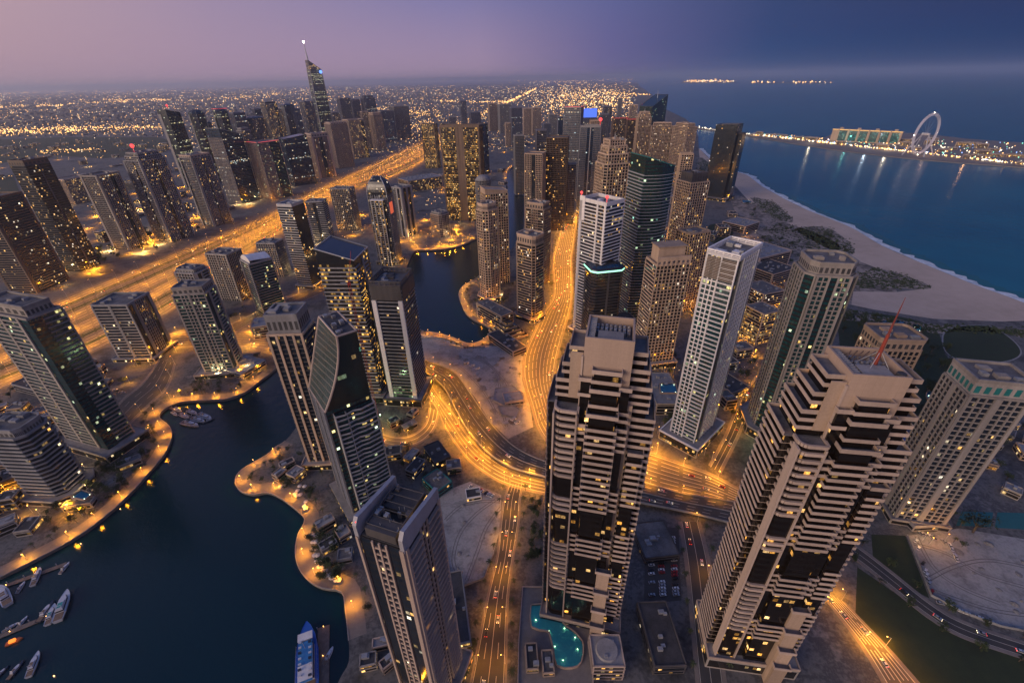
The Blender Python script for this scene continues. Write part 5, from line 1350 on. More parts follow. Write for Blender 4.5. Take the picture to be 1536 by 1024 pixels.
for (r_, p_, h_), (tx, ty, tr_) in zip(TOWERS, tow_pts):
    dist = math.hypot(tx, ty)
    if dist > 1900: continue
    # on the sides that face the camera, lamps added to light the lower facades
    for k in range(3 if dist < 1200 else 2):
        a = math.atan2(-ty, -tx)+rg.choice([-1.1, -.5, .1, .6, 1.1])+rg.uniform(-.2, .2); rr_ = tr_+rg.uniform(4, 11); x, y = tx+rr_*math.cos(a), ty+rr_*math.sin(a)
        if in_water(x, y): continue
        wh = rg.random() < .25
        lamp(x, y, 0, a+math.pi, rg.uniform(1200, 3200)*(1 if dist < 600 else 2.6 if dist < 1000 else 3.4), 'lamp at the kerb before a tower entrance', 'entrance lamps of the towers', 8, .8, (1, .66, .28) if wh else SOD, wh, True)
if overflow.f:
    o = overflow.build('far_lamp_posts', steel); tag(o, 'crowd of distant street lamp posts along highway and plazas', 'street lamps', kind='stuff')
    extra.build('lamp_head', lamp_e, o)
# feature lighting at tower feet
def feature(px, py, z, pw, col, name='flood_light', label=None):
    p = P(px, py, z); r = empty(name, p, 0, label, 'floodlight'); MB().tube((0, 0, -z), (0, 0, -.1), .12, .1, 5).build('post', steel, r); MB().ball((0, 0, 0), .5, 6, 4).build('lamp_head', emit('flood_%d_%d' % (px, py), col, 10), r)
    l = bpy.data.lights.new('flood', 'POINT'); l.energy = pw; l.color = col; l.shadow_soft_size = .6; o = bpy.data.objects.new('flood', l); C.objects.link(o); o.parent = r; o.location = (0, 0, .8)
feature(570, 622, 14, 9000, (.6, 1, .45), label='green garden floodlight at the foot of the white-finned tower')
feature(1140, 652, 8, 9000, (.55, 1, .35), label='green floodlight at the foot of the teal glass tower')
feature(1152, 690, 8, 5000, (.9, 1, .5), label='yellow-green floodlight in front of the teal glass tower')
feature(930, 452, 8, 7000, (.2, 1, .5), label='green floodlight behind the black glass block')
feature(575, 478, 10, 9000, (1, .6, .15), label='amber floodlight between the gold-lit and white-finned towers')
feature(326, 560, 6, 7000, (1, .75, .35), label='warm floodlight at the foot of the stepped balcony tower')
feature(686, 1000, 5, 3500, (.35, .15, 1), label='violet floodlight at the foot of the blade-walled tower')
feature(1340, 640, 8, 9000, (.06, .14, 1), label='blue floodlight in the park right of the mast tower')
feature(1120, 350, 8, 9000, (1, .45, .1), label='amber floodlight by the rose hotel blocks')
# far-off lights: city, highway to the horizon, shores, island
rg = random.Random(5); A_ = MB(); B_ = MB()
def fl(px, py, rpx=.5, z=6, white=None):
    p = P(px, py, 0)
    if p.length > 140000 or p.y < 0: return
    r = p.length/FPX*rpx; w = rg.random() < .35 if white is None else white
    (B_ if w else A_).ball((p.x, p.y, z+r), r, 4, 3)
def city_ok(px, py): return px < 948+(py < 126)*0 and not (205 < py < 236 and px < 262 and rg.random() < .8)
for k in range(8500):
    px, py = rg.uniform(-20, 955), 128+105*rg.random()**1.7+(1-px/960)*10
    if city_ok(px, py) and P(px, py).y > 2300: fl(px, py, rg.choice([.16, .2, .2, .26, .36]))
for k in range(1500):
    px = rg.gauss(885, 48); py = rg.gauss(152, 15)
    if 124 < py < 190 and px < 950+(190-py)*.35-10: fl(px, py, rg.choice([.25, .32, .5]))
for (x0, y0, x1, y1, n, j) in ((-10, 197, 250, 192, 330, 2.2), (-10, 201, 120, 199, 120, 2), (-10, 161, 95, 159, 90, .8), (95, 156, 260, 151, 70, .8), (100, 151, 256, 150, 60, .6), (-10, 142, 110, 137, 45, .5), (660, 153, 760, 154, 90, .6), (760, 155, 804, 134, 260, .9), (660, 199, 760, 155, 200, 3.5), (512, 123, 800, 121, 90, .8), (800, 124, 950, 119.5, 120, 1.2), (900, 140, 975, 143, 70, .5), (60, 230, 160, 226, 60, 1.5), (300, 152, 460, 138, 90, 2.0), (560, 165, 660, 172, 150, 4), (600, 205, 650, 185, 110, 6)):
    for k in range(n): t = rg.random(); fl(x0+(x1-x0)*t, y0+(y1-y0)*t+rg.gauss(0, j), rg.choice([.28, .35, .45]), white=False if rg.random() < .8 else None)
for (x0, x1, y, n) in ((1026, 1100, 123.0, 60), (1040, 1075, 122.6, 30), (1128, 1248, 124.6, 36)):
    for k in range(n): fl(rg.uniform(x0, x1), y+rg.gauss(0, .7), rg.choice([.4, .5, .8]))
for k in range(2600):   # shop fronts, gardens and windows at street level in the middle distance
    q_ = rg.choice([(-20, 470, 240, 420), (-20, 470, 240, 420), (-20, 470, 260, 420), (400, 720, 225, 370), (640, 960, 200, 310), (1000, 1190, 340, 600)]); p = P(rg.uniform(q_[0], q_[1]), rg.uniform(q_[2], q_[3]))
    if not free(p.x, p.y, 0): continue
    cl = math.sin(p.x*.017+1)*math.sin(p.y*.013)+math.sin(p.x*.05)*.5
    if cl < rg.uniform(-.2, .9): continue
    r = p.length/FPX*rg.choice([.22, .3, .3, .42]); (B_ if rg.random() < .25 else A_).ball((p.x, p.y, rg.uniform(2, 6)), r, 4, 3)
tag(A_.build('distant_amber_lights', far_e), 'countless amber lights of the far city', 'city lights', kind='stuff'); tag(B_.build('distant_white_lights', farw_e), 'countless pale lights of the far city', 'city lights', kind='stuff')

# ------------------------------------------------------------------ haze
def haze():
    m = bpy.data.materials.new('haze'); m.use_nodes = True; t = m.node_tree; t.nodes.clear(); o = t.nodes.new('ShaderNodeOutputMaterial'); v = t.nodes.new('ShaderNodeVolumePrincipled')
    v.inputs['Color'].default_value = (.94, .95, 1.0, 1); v.inputs['Density'].default_value = HAZE; v.inputs['Anisotropy'].default_value = .5
    t.links.new(v.outputs[0], o.inputs['Volume'])
    b = MB(); b.box(-95000, 95000, -9500, 98000, -5.2, zsp+24); tag(b.build('haze', m), kind='stuff')
HAZE = 4.2e-5
haze()

# ------------------------------------------------------------------ vehicles
def paint(name, col): 
    m, t, b, l = newmat(name); b.inputs['Base Color'].default_value = (*col, 1); b.inputs['Roughness'].default_value = .3; b.inputs['Metallic'].default_value = .25; return m
car_glass = paint('car_glass', (.015, .018, .02)); tyre_m = solid('tyre_rubber', (.02, .02, .02), .9); rim_m = solid('wheel_rim', (.4, .4, .42), .35, .1, 1, .8)
CARS = [('white', paint('car_white', (.75, .73, .70))), ('black', paint('car_black', (.015, .015, .017))), ('silver', paint('car_silver', (.38, .39, .41))), ('red', paint('car_red', (.35, .02, .02)))]
def profile(m, pts, w0, wtop=None):
    """side outline (x,z) swept over the width; upper points narrower"""
    n = len(m.v); k = len(pts)
    for sg in (-1, 1):
        for x, z, in pts: m.v.append((x, sg*(w0 if z < .95 or wtop is None else wtop), z))
    m.f.append(tuple(n+i for i in range(k))); m.f.append(tuple(n+2*k-1-i for i in range(k)))
    for i in range(k): j = (i+1) % k; m.f.append((n+j, n+i, n+k+i, n+k+j))
BODY = [(-2.2, .35), (-2.25, .75), (-2.1, .92), (1.0, .92), (2.05, .80), (2.25, .6), (2.2, .35)]
CAB = [(-1.85, .9), (-1.35, 1.42), (.25, 1.45), (1.0, .9)]
def carmesh():
    b = MB(); profile(b, BODY, .9); b.prism([(-1.3, -.62), (.2, -.62), (.2, .62), (-1.3, .62)], 1.425, 1.49); return b
def make_car(cn, mt):
    r = empty('car', (0, 0, 0), 0, cn+' car', 'car')
    carmesh().build('body', mt, r)
    g_ = MB(); profile(g_, CAB, .84, .66); g_.build('windows', car_glass, r)
    for x in (-1.4, 1.4):
        for y in (-.86, .86):
            w = MB(); w.tube((x, y-.11, .34), (x, y+.11, .34), .34, .34, 10); wo_ = w.build('wheel', tyre_m, r)
            q = MB(); q.tube((x, y-.125, .34), (x, y+.125, .34), .2, .2, 8); q.build('rim', rim_m, wo_)
    for y in (-.65, .65):
        h_ = MB(); h_.box(2.18, 2.31, y-.2, y+.2, .55, .75); h_.build('headlight', head_e, r); h_ = MB(); h_.box(-2.32, -2.2, y-.2, y+.2, .62, .82); h_.build('tail_light', tail_e, r)
    return remember(r)
protos = {}; FARC = {}
def car(p, rz, group, where, ci=None, lit=True):
    i = random.choices(range(4), (5, 2, 4, 1))[0] if ci is None else ci; cn, mt = CARS[i]; lab = cn+' car '+where
    if p.length < 430 and lit and len(protos) < 5:
        if i not in protos:
            r = make_car(cn, mt); r.location = p; r.rotation_euler.z = rz; r['label'] = lab; r['group'] = group; protos[i] = r
        else: dup(protos[i], p, rz, lab, group)
    else:
        key = (i, lit)
        if key not in FARC:
            b = carmesh(); n1 = len(b.f); profile(b, CAB, .84, .66); n2 = len(b.f)
            if lit:
                b.box(2.2, 2.45, -.9, .9, .45, .85); n3 = len(b.f); b.box(-2.45, -2.2, -.9, .9, .5, .9)
            me = b.mesh('car', [mt, car_glass, head_e, tail_e])
            for q, pl in enumerate(me.polygons): pl.material_index = 0 if q < n1 else 1 if q < n2 else 2 if (lit and q < n3) else 3
            FARC[key] = me
        tag(link('car', FARC[key], None, p, rz), lab, 'car', group)
def traffic(s, n, where, group, fwd=(.12, .45), bwd=(.55, .88), lanes=4, t0=0.02, t1=.98, flip=False, dz=.13):
    used = []
    k = 0; tr = 0
    while k < n and tr < n*30:
        tr += 1; t = ru(t0, t1); back = random.random() < .5; a, b = bwd if back else fwd; ln = random.randrange(lanes); u = a+(b-a)*(ln+.5)/lanes
        p = s.at(t, u)
        if any((p-q).length < 9 for q in used): continue
        used.append(p); k += 1; d = s.dir(t)
        car(Vector((p.x, p.y, s.z+dz)), d if back != flip else d+math.pi, group, where)
traffic(VST, 9, 'on the straight street beside the blade-walled tower', 'cars on the straight street', lanes=2)
traffic(RAMP, 9, 'on the golden ramp', 'cars on the ramp', lanes=2); traffic(DECK, 16, 'on the overpass', 'cars on the overpass', lanes=3, dz=.03)
traffic(BLV, 46, 'on the golden boulevard', 'cars on the boulevard', lanes=4); traffic(EAST, 10, 'on the golden road behind the overpass', 'cars behind the overpass', lanes=3)
traffic(SOUTH, 6, 'on the golden road at the lower right', 'cars at the lower right', lanes=2); traffic(SIDE, 5, 'on the dim lane right of the centre tower', 'cars on the dim lane', lanes=1); traffic(BLUE, 5, 'on the dark curving road at the right', 'cars on the dark curving road', lanes=1)
traffic(LANE, 8, 'on the lane between the white and teal towers', 'cars on the inner lane', lanes=1); traffic(LOOP, 4, 'on the looping lane below the white-finned tower', 'cars on the looping lane', lanes=1)
traffic(HWY, 120, 'on the wide golden highway', 'cars on the highway', fwd=(.03, .48), bwd=(.52, .97), lanes=10); traffic(BRST, 10, 'on the street crossing the canal', 'cars on the canal street', lanes=2)
def parked(a, b, n, ang, where, group, z=.1, skip=.25):
    A, B = P(*a, z), P(*b, z)
    for k in range(n):
        if random.random() < skip: continue
        p = A.lerp(B, k/max(n-1, 1)); p = Vector((p.x+ru(-.2, .2), p.y+ru(-.2, .2), z))
        i = random.choices(range(4), (5, 2, 4, 1))[0]; cn, mt = CARS[i]
        key = ('parked', i)
        if key not in protos:
            r = make_car(cn, mt)
            for o in KIDS.pop(r.name): 
                if o.name.split('.')[0] in ('headlight', 'tail_light'): o.data.materials.clear(); o.data.materials.append(rim_m if o.name.startswith('h') else CARS[3][1])
                KIDS.setdefault(r.name, []).append(o)
            r.location = p; r.rotation_euler.z = ang+ru(-.04, .04); r['label'] = cn+' car parked '+where; r['group'] = group; protos[key] = r
        else: dup(protos[key], p, ang+ru(-.04, .04), cn+' car parked '+where, group)
LOT = [(968, 795), (1018, 790), (1022, 900), (966, 905)]
patch('parking_lot', LOT, m_asph, .06)
parked((976, 812), (978, 892), 20, 0.1, 'in the left row of the lot right of the centre tower', 'cars parked right of the centre tower'); parked((990, 808), (994, 892), 20, 0.1, 'in the middle row of the lot right of the centre tower', 'cars parked right of the centre tower'); parked((1008, 806), (1014, 892), 20, .1, 'in the right row of the lot right of the centre tower', 'cars parked right of the centre tower')
parked((1372, 806), (1400, 894), 16, .6, 'along the edge of the sandy lot at the right', 'cars parked by the right sandy lot', skip=.45); parked((1376, 798), (1416, 812), 9, 1.6, 'under the beige tower with the teal crown', 'cars parked by the right sandy lot'); parked((1425, 818), (1440, 850), 7, 1.2, 'on the open sand of the right lot', 'cars parked by the right sandy lot', skip=.5); parked((1410, 905), (1500, 938), 10, -.4, 'along the lower edge of the right sandy lot', 'cars parked by the right sandy lot', skip=.5)
parked((702, 728), (742, 745), 14, .9, 'at the top of the sandy lot in the middle', 'cars parked in the middle sandy lot', skip=.4); parked((150, 575), (185, 590), 10, .6, 'on the lot left of the marina', 'cars parked left of the marina', skip=.3)

# ------------------------------------------------------------------ boats and jetties
hull_w = paint('hull_white', (.62, .60, .60)); hull_b = paint('hull_blue', (.03, .12, .45)); hull_d = paint('hull_navy', (.03, .04, .07)); deck_m = solid('teak_deck', (.22, .14, .09), .7, .2, .8); wood_m = solid('weathered_planks', (.20, .15, .12), .85, .25, .6); canvas_b = solid('blue_canvas', (.04, .22, .50), .8, .15, .6); teal_c = solid('teal_canvas', (.04, .30, .28), .8, .15, .6)
def yacht(p, rz, L, label, hull=hull_w, top=None, group=None, name='yacht', fly=True, cat='boat'):
    r = empty(name, p, rz, label, cat, group); Wd = L*.14; hz_ = L*.09
    m = MB(); st = [(-.5, .85, 0), (-.25, 1, 0), (.1, 1, .05), (.3, .75, .15), (.43, .38, .3), (.5, .03, .4)]
    for (a, wa, za), (b, wb, zb) in zip(st, st[1:]):
        for sg in (-1, 1):
            m.quad((a*L, sg*wa*Wd*.7, -.4), (b*L, sg*wb*Wd*.6, -.4), (b*L, sg*wb*Wd, hz_*(1+zb)), (a*L, sg*wa*Wd, hz_*(1+za)))
        m.quad((a*L, -wa*Wd, hz_*(.92+za)), (b*L, -wb*Wd, hz_*(.92+zb)), (b*L, wb*Wd, hz_*(.92+zb)), (a*L, wa*Wd, hz_*(.92+za)))
    m.quad((-.5*L, -.85*Wd*.7, -.4), (-.5*L, .85*Wd*.7, -.4), (-.5*L, .85*Wd, hz_), (-.5*L, -.85*Wd, hz_)); m.build('hull', hull, r)
    m = MB(); m.box(-.48*L, -.26*L, -.72*Wd, .72*Wd, hz_*.95, hz_*1.0); m.build('aft_deck', deck_m, r)
    z1, z2 = hz_*.93, hz_*.93+L*.085
    pl = [(-.26*L, -.68*Wd), (.16*L, -.68*Wd), (.28*L, -.3*Wd), (.28*L, .3*Wd), (.16*L, .68*Wd), (-.26*L, .68*Wd)]
    m = MB(); m.prism(pl, z1, z2, [(x*.9, y*.9) for x, y in pl]); cb = m.build('cabin', hull_w, r)
    m = MB(); q_ = [(x*.955, y*.955+.001) for x, y in pl]; m.prism([(x*1.02, y*1.02) for x, y in q_], z1+(z2-z1)*.35, z1+(z2-z1)*.75); m.build('window', car_glass, cb)
    if fly:
        m = MB(); m.box(-.2*L, .06*L, -.5*Wd, .5*Wd, z2, z2+L*.03); m.build('flybridge', hull_w, r); m = MB(); m.box(-.17*L, .0, -.4*Wd, .4*Wd, z2+L*.0301, z2+L*.034); m.build('sunpad', top or deck_m, r)
        m = MB(); m.tube((-.2*L, -.5*Wd, z2), (-.17*L, -.45*Wd, z2+L*.1), .1); m.tube((-.2*L, .5*Wd, z2), (-.17*L, .45*Wd, z2+L*.1), .1); m.tube((-.17*L, -.45*Wd, z2+L*.1), (-.17*L, .45*Wd, z2+L*.1), .12); m.build('radar_arch', hull_w, r)
    elif top:
        m = MB(); m.box(-.3*L, .2*L, -.6*Wd, .6*Wd, z2+.02, z2+.3); m.build('awning', top, r)
    return r
WZ = -2.6
def pa(x0, y0, x1, y1):
    a, b = P(x0, y0, WZ), P(x1, y1, WZ); return (a+b)/2, math.atan2(b.y-a.y, b.x-a.x), (b-a).length
BO = [((90, 861, 105, 843), 'white motor yacht at the outer end of the upper jetty', hull_w, None), ((50, 879, 62, 852), 'long white motor yacht moored across the upper jetty', hull_w, None), ((26, 890, 38, 872), 'small white cruiser second from the left on the upper jetty', hull_w, None), ((14, 908, 2, 880), 'white yacht at the left end of the upper jetty', hull_w, None),
      ((88, 933, 104, 886), 'big white yacht with a teal aft canopy at the lower jetty', hull_w, teal_c), ((58, 934, 82, 901), 'grey-decked yacht lying along the end of the lower jetty', hull_d, deck_m), ((72, 938, 84, 906), 'slim green-covered boat between two yachts', hull_w, teal_c), ((4, 948, 28, 934), 'pale cruiser at the left part of the lower jetty', hull_w, None), ((28, 940, 40, 926), 'small pale cruiser in the middle of the lower jetty', hull_w, deck_m),
      ((44, 1016, 60, 977), 'brown-decked motor yacht moored alone at the bottom left', hull_w, deck_m), ((12, 1020, 37, 990), 'dark navy motor boat at the bottom left', hull_d, None), ((-6, 1018, 12, 1000), 'dark navy boat cut off by the left edge', hull_d, None),
      ((486, 998, 500, 970), 'small white boat tied to the right jetty', hull_w, deck_m)]
for (a, lab, hl, tp) in BO:
    p, rz, L = pa(*a); yacht(p, rz, min(max(L, 8), 34), lab, hl, tp)
p, rz, L = pa(463, 1060, 463, 938); yacht(p, rz, L, 'long blue and white tour boat beside the right jetty', hull_b, canvas_b, name='tour_boat', fly=False)
tr_ = [o for o in C.objects if o.name.startswith('tour_boat')][0]
m = MB(); m.box(.2*L, .3*L, -.09*L, .09*L, L*.19, L*.2); m.box(-.28*L, -.1*L, -.085*L, .085*L, L*.182, L*.19); m.build('white_canopy', white_w, tr_)
for k in range(14):
    m = MB(); x = -.26*L+k*L*.034; y = L*.06*(1 if k % 2 else -1); m.box(x, x+L*.02, y-L*.018, y+L*.018, L*.19, L*.2+(.3 if k % 3 else .8)); m.build('deck_seat', hull_w if k % 3 else hull_d, tr_)
m = MB()
for sg in (-1, 1):
    m.tube((-.46*L, sg*L*.125, L*.13), (.2*L, sg*L*.125, L*.13), .07)
    for k in range(12): m.tube((-.46*L+k*L*.06, sg*L*.125, L*.09), (-.46*L+k*L*.06, sg*L*.125, L*.13), .05)
m.tube((.1*L, 0, L*.19), (.1*L, 0, L*.34), .12); m.build('railing', steel, tr_)
for k, (x0, y0, x1, y1) in enumerate(((262, 612, 272, 618), (272, 634, 300, 640), (288, 628, 308, 634), (298, 622, 318, 630), (270, 622, 284, 628), (282, 616, 296, 622), (306, 634, 322, 628), (258, 618, 266, 624))):
    p, rz, L = pa(x0, y0, x1, y1); yacht(p, rz, min(max(L, 9), 22), ['white boat nearest the quay in the small upper harbour', 'long low pale boat in front of the small upper harbour', 'pale cruiser second from the front in the upper harbour', 'red-decked cruiser in the middle of the upper harbour', 'white cruiser by the inner pontoon of the upper harbour', 'small cruiser at the back of the upper harbour', 'dark boat at the outer end of the upper harbour', 'little white boat touching the upper harbour quay'][k], hull_d if k == 6 else hull_w, deck_m if k % 2 else None)
def jetty(a, b, w, label):
    A, B = P(*a, WZ), P(*b, WZ); c_ = (A+B)/2; L = (B-A).length; r = empty('jetty', c_, math.atan2(B.y-A.y, B.x-A.x), label, 'jetty')
    m = MB(); m.box(-L/2, L/2, -w/2, w/2, .5, .9); m.build('walkway', wood_m, r)
    for k in range(int(L/9)+1):
        m = MB(); x = -L/2+k*9; m.tube((x, w/2+.3, -2), (x, w/2+.3, 2.6), .3, .3, 7); m.build('pile', steel, r)
        if k % 2: m = MB(); m.ball((x, 0, 1.8), .22, 6, 4); m.tube((x, 0, .9), (x, 0, 1.7), .05); m.build('bollard_light', lamp_e, r)
jetty((-15, 888), (100, 846), 3.2, 'long upper jetty with moored yachts at the lower left'); jetty((-12, 960), (80, 922), 3.4, 'lower jetty crowded with boats at the lower left'); jetty((484, 1060), (486, 940), 7, 'broad brown jetty beside the blue tour boat'); jetty((255, 612), (304, 634), 3, 'short pontoon in the small upper harbour')
p = P(22, 962, WZ); r = empty('workboat', p, .5, 'small boat glowing orange below the lower jetty', 'boat'); m = MB(); m.prism([(-4, -1.4), (2.5, -1.4), (4.2, 0), (2.5, 1.4), (-4, 1.4)], -.3, 1); m.build('hull', solid('orange_hull', (.6, .15, .03), .5), r); MB().box(-2, 1, -.9, .9, 1, 2.4).build('cabin', emit('orange_cabin', (1, .25, .03), 1.6), r)
for (x, y) in ((82, 1014), (218, 716), (181, 764), (122, 816), (392, 742), (57, 720)):
    p = P(x, y, WZ); 
    if not in_water(p.x, p.y): continue
    r = empty('light_buoy', p, 0, {82: 'orange light buoy at the bottom of the marina', 218: 'orange light buoy off the left quay, upper one', 181: 'orange light buoy off the left quay, middle one', 122: 'orange light buoy off the left quay, lower one', 392: 'orange light buoy off the right promontory'}[x], 'buoy'); MB().tube((0, 0, -.4), (0, 0, .5), .6, .5, 8).build('float', white_w, r); MB().ball((0, 0, 1.0), .3, 6, 4).build('lamp', lamp_e, r)

# ------------------------------------------------------------------ trees
leaf_a = groundmat('leaf_green', [(.3, (.018, .030, .012)), (.55, (.04, .058, .02)), (.75, (.08, .085, .03))], .2, .8, 3)
leaf_p = groundmat('palm_green', [(.3, (.02, .034, .016)), (.6, (.05, .066, .026)), (.8, (.09, .095, .04))], .2, .8, 3)
bark = solid('bark', (.10, .075, .055), .9, .25, .8)
def tree_meshes(seed, R_=3.2):
    q = random.Random(seed); t = MB(); t.tube((0, 0, -.1), (.15, .1, 2.4), .28, .2, 7)
    for k in range(5):
        a = k*1.26+q.random(); t.tube((.15, .1, 2.2), (.15+1.5*math.cos(a), .1+1.5*math.sin(a), 4+q.random()), .14, .05, 5)
    c_ = MB(); cl = [(q.gauss(0, R_*.42), q.gauss(0, R_*.42), 4.4+q.gauss(0, .9), q.uniform(.7, 1.4)) for _ in range(16)]
    for x, y, z, r in cl:
        for k in range(26):
            d = Vector((q.gauss(0, 1), q.gauss(0, 1), q.gauss(0, .8))).normalized()*r*q.uniform(.5, 1.1); p = Vector((x, y, z))+d
            e1 = Vector((q.gauss(0, 1), q.gauss(0, 1), q.gauss(0, .6))).normalized()*.34; e2 = e1.orthogonal().normalized()*.26
            c_.quad(p-e1-e2*.4, p+e2*-1, p+e1, p+e2)
    return t.mesh('trunk', bark), c_.mesh('crown', leaf_a)
def palm_meshes(seed):
    q = random.Random(seed); t = MB(); pts = [(.0, 0, -.1), (.1, .05, 2.5), (.3, .1, 5), (.35, .15, 7.2)]
    for a, b in zip(pts, pts[1:]): t.tube(a, b, .24, .2, 7)
    c_ = MB(); top = Vector(pts[-1])
    for k in range(17):
        a = k*2.4+q.random()*.3; up = q.uniform(-.1, .9); pr = top; dv = Vector((math.cos(a), math.sin(a), up)).normalized(); side = Vector((-math.sin(a), math.cos(a), 0))
        for s_ in range(5):
            nx = pr+dv*.62; w0, w1 = .42*(1-s_*.16), .42*(1-(s_+1)*.17)
            c_.quad(pr-side*w0-Vector((0, 0, .15)), pr, nx, nx-side*w1-Vector((0, 0, .15))); c_.quad(pr, pr+side*w0-Vector((0, 0, .15)), nx+side*w1-Vector((0, 0, .15)), nx); pr = nx; dv = (dv-Vector((0, 0, .30))).normalized()
    return t.mesh('trunk', bark), c_.mesh('crown', leaf_p)
TM = [tree_meshes(s) for s in range(4)]; PM = [palm_meshes(s) for s in range(3)]
thicket = [MB(), MB()]
def plant(p, palm, label, group, s=1.0, mass=False):
    if mass:
        for k, me in enumerate(random.choice(TM)):
            n = len(thicket[k].v); a_ = ru(0, 6.28); ca_, sa_ = math.cos(a_)*s, math.sin(a_)*s
            thicket[k].v += [(p.x+v.co.x*ca_-v.co.y*sa_, p.y+v.co.x*sa_+v.co.y*ca_, p.z+v.co.z*s) for v in me.vertices]; thicket[k].f += [tuple(n+i for i in f.vertices) for f in me.polygons]
        return
    a, b = random.choice(PM if palm else TM); r = empty('palm_tree' if palm else 'tree', (p.x, p.y, p.z), ru(0, 6.28), label, 'palm' if palm else 'tree', group); r.scale = (s, s, s*ru(.85, 1.15)); link('trunk', a, r); link('crown', b, r)
def grove(pxpoly, n, palm, label, group, smin=.8, smax=1.4, z=.05, mass=False):
    xs = [q[0] for q in pxpoly]; ys = [q[1] for q in pxpoly]; k = 0; tr = 0
    while k < n and tr < n*40:
        tr += 1; x, y = ru(min(xs), max(xs)), ru(min(ys), max(ys)); ins = False; m_ = len(pxpoly)
        for i in range(m_):
            (ax, ay), (bx, by) = pxpoly[i], pxpoly[(i+1) % m_]
            if (ay > y) != (by > y) and x < (bx-ax)*(y-ay)/(by-ay)+ax: ins = not ins
        p = P(x, y, z)
        if not ins or not free(p.x, p.y, 1): continue
        k += 1; plant(p, palm, label, group, ru(smin, smax), mass)
def line_trees(s, gap, off, palm, label, group, t0=0, t1=1, us=(0, 1)):
    for i in range(int(s.len*(t1-t0)/gap)):
        t = t0+(t1-t0)*(i+.5)/int(s.len*(t1-t0)/gap)
        for u in us:
            p = s.at(t, u); dr = (p-s.at(t, .5)).normalized(); p = p+dr*off
            if not in_water(p.x, p.y): plant(Vector((p.x, p.y, .1)), palm, label, group, ru(.7, 1.1))
line_trees(VST, 13, 4, True, 'palm beside the straight street by the blade-walled tower', 'palms of the straight street')
line_trees(BLUE, 16, 5, False, 'round tree beside the dark curving road', 'trees of the dark curving road')
line_trees(BLV, 26, 6, True, 'palm beside the golden boulevard', 'palms of the boulevard', .1, .8)
line_trees(SIDE, 18, 4, True, 'palm beside the dim lane right of the centre tower', 'palms of the dim lane')
for Qx, lab, gr in ((Q1, 'palm on the left quay of the marina', 'palms of the left quay'), (Q2, 'palm on the right quay of the marina', 'palms of the right quay'), (Q4, 'palm around the basin point', 'palms of the basin point')):
    acc = 0; a = inset(Qx, 13*SQ)
    for p, q_ in zip(a, a[1:]):
        acc += (q_-p).length
        if acc > 8: acc = 0; plant(Vector((p.x+ru(-2, 2), p.y+ru(-2, 2), .1)), random.random() < .7, lab if True else '', gr, ru(.6, 1.0))
grove([(640, 880), (665, 840), (655, 1024), (560, 1024)], 0, False, '', '')
grove([(455, 800), (510, 780), (520, 870), (480, 870)], 22, False, 'garden tree on the rounded right promontory', 'trees of the right promontory')
grove([(1290, 560), (1420, 520), (1440, 600), (1400, 660), (1330, 640)], 46, False, 'tree in the dark park right of the mast tower', 'trees of the dark park', 1, 1.8, mass=True)
grove([(1265, 470), (1400, 490), (1400, 520), (1262, 520)], 30, False, 'tree in the park below the beach', 'trees below the beach', 1, 1.7, mass=True)
grove([(1435, 600), (1536, 560), (1536, 640), (1500, 760)], 16, False, 'tree at the right edge behind the beige teal-crowned tower', 'trees at the right edge', 1, 1.6)
grove([(786, 740), (815, 745), (812, 830), (790, 860)], 20, False, 'tree on the strip left of the centre terraced tower', 'trees left of the centre tower', .7, 1.2)
grove([(120, 700), (200, 640), (225, 700), (150, 770), (60, 810)], 34, False, 'garden tree on the left bank below the corner tower', 'trees of the left bank', .7, 1.3)
grove([(290, 565), (350, 575), (320, 595), (270, 590)], 14, True, 'palm in the garden of the stepped balcony tower', 'palms of the stepped balcony tower')
grove([(0, 570), (130, 545), (215, 580), (200, 640), (60, 700), (0, 690)], 40, False, 'tree among the low blocks of the left bank', 'trees among the left bank blocks', .8, 1.4)
grove([(1080, 430), (1190, 420), (1150, 640), (1090, 690)], 26, False, 'tree between the white and teal towers', 'trees between the white and teal towers', .8, 1.4)
grove([(590, 630), (640, 610), (690, 700), (650, 760), (600, 700)], 22, False, 'tree beside the ramp below the white-finned tower', 'trees beside the ramp', .7, 1.2)
grove([(400, 690), (440, 690), (470, 740), (440, 750)], 14, False, 'tree on the garden tip of the right promontory', 'trees of the promontory tip', .6, 1.1)
grove([(1100, 300), (1270, 360), (1280, 430), (1120, 440)], 40, False, 'dark bush-like tree between the hotels and the dunes', 'trees behind the dunes', 1, 1.7, mass=True)
grove([(70, 415), (260, 370), (300, 345), (210, 345), (90, 400)], 40, False, 'dark tree on the verge beyond the highway', 'trees beyond the highway', 1.2, 2.0, mass=True)
rg = random.Random(63)
for (r_, p_, h_), (tx, ty, tr_) in zip(TOWERS, tow_pts):
    if math.hypot(tx, ty) > 760: continue
    ring_ = offset(p_, 13); a_ = r_.rotation_euler.z; n_ = len(ring_)
    for k in range(10):
        i = rg.randrange(n_); q_ = Vector(ring_[i]).lerp(Vector(ring_[(i+1) % n_]), rg.random()); x, y = rot2(q_.x, q_.y, a_); x += r_.location.x+rg.uniform(-2, 2); y += r_.location.y+rg.uniform(-2, 2)
        if in_water(x, y) or any((pp.x-x)**2+(pp.y-y)**2 < (w-2)**2 for pp, w in road_pts): continue
        plant(Vector((x, y, .05)), rg.random() < .45, 'tree or palm planted around a tower podium', 'planting around the podiums', rg.uniform(.6, 1.1))
p = P(1459, 798); plant(p, False, 'big dark round tree by the tennis courts', None, 3.2)
o_ = thicket[1].build('far_thicket', leaf_a, flip=False); tag(o_, 'dark tree thickets in the park, behind the dunes and beyond the highway', 'thicket', kind='stuff'); thicket[0].build('trunks', bark, o_)
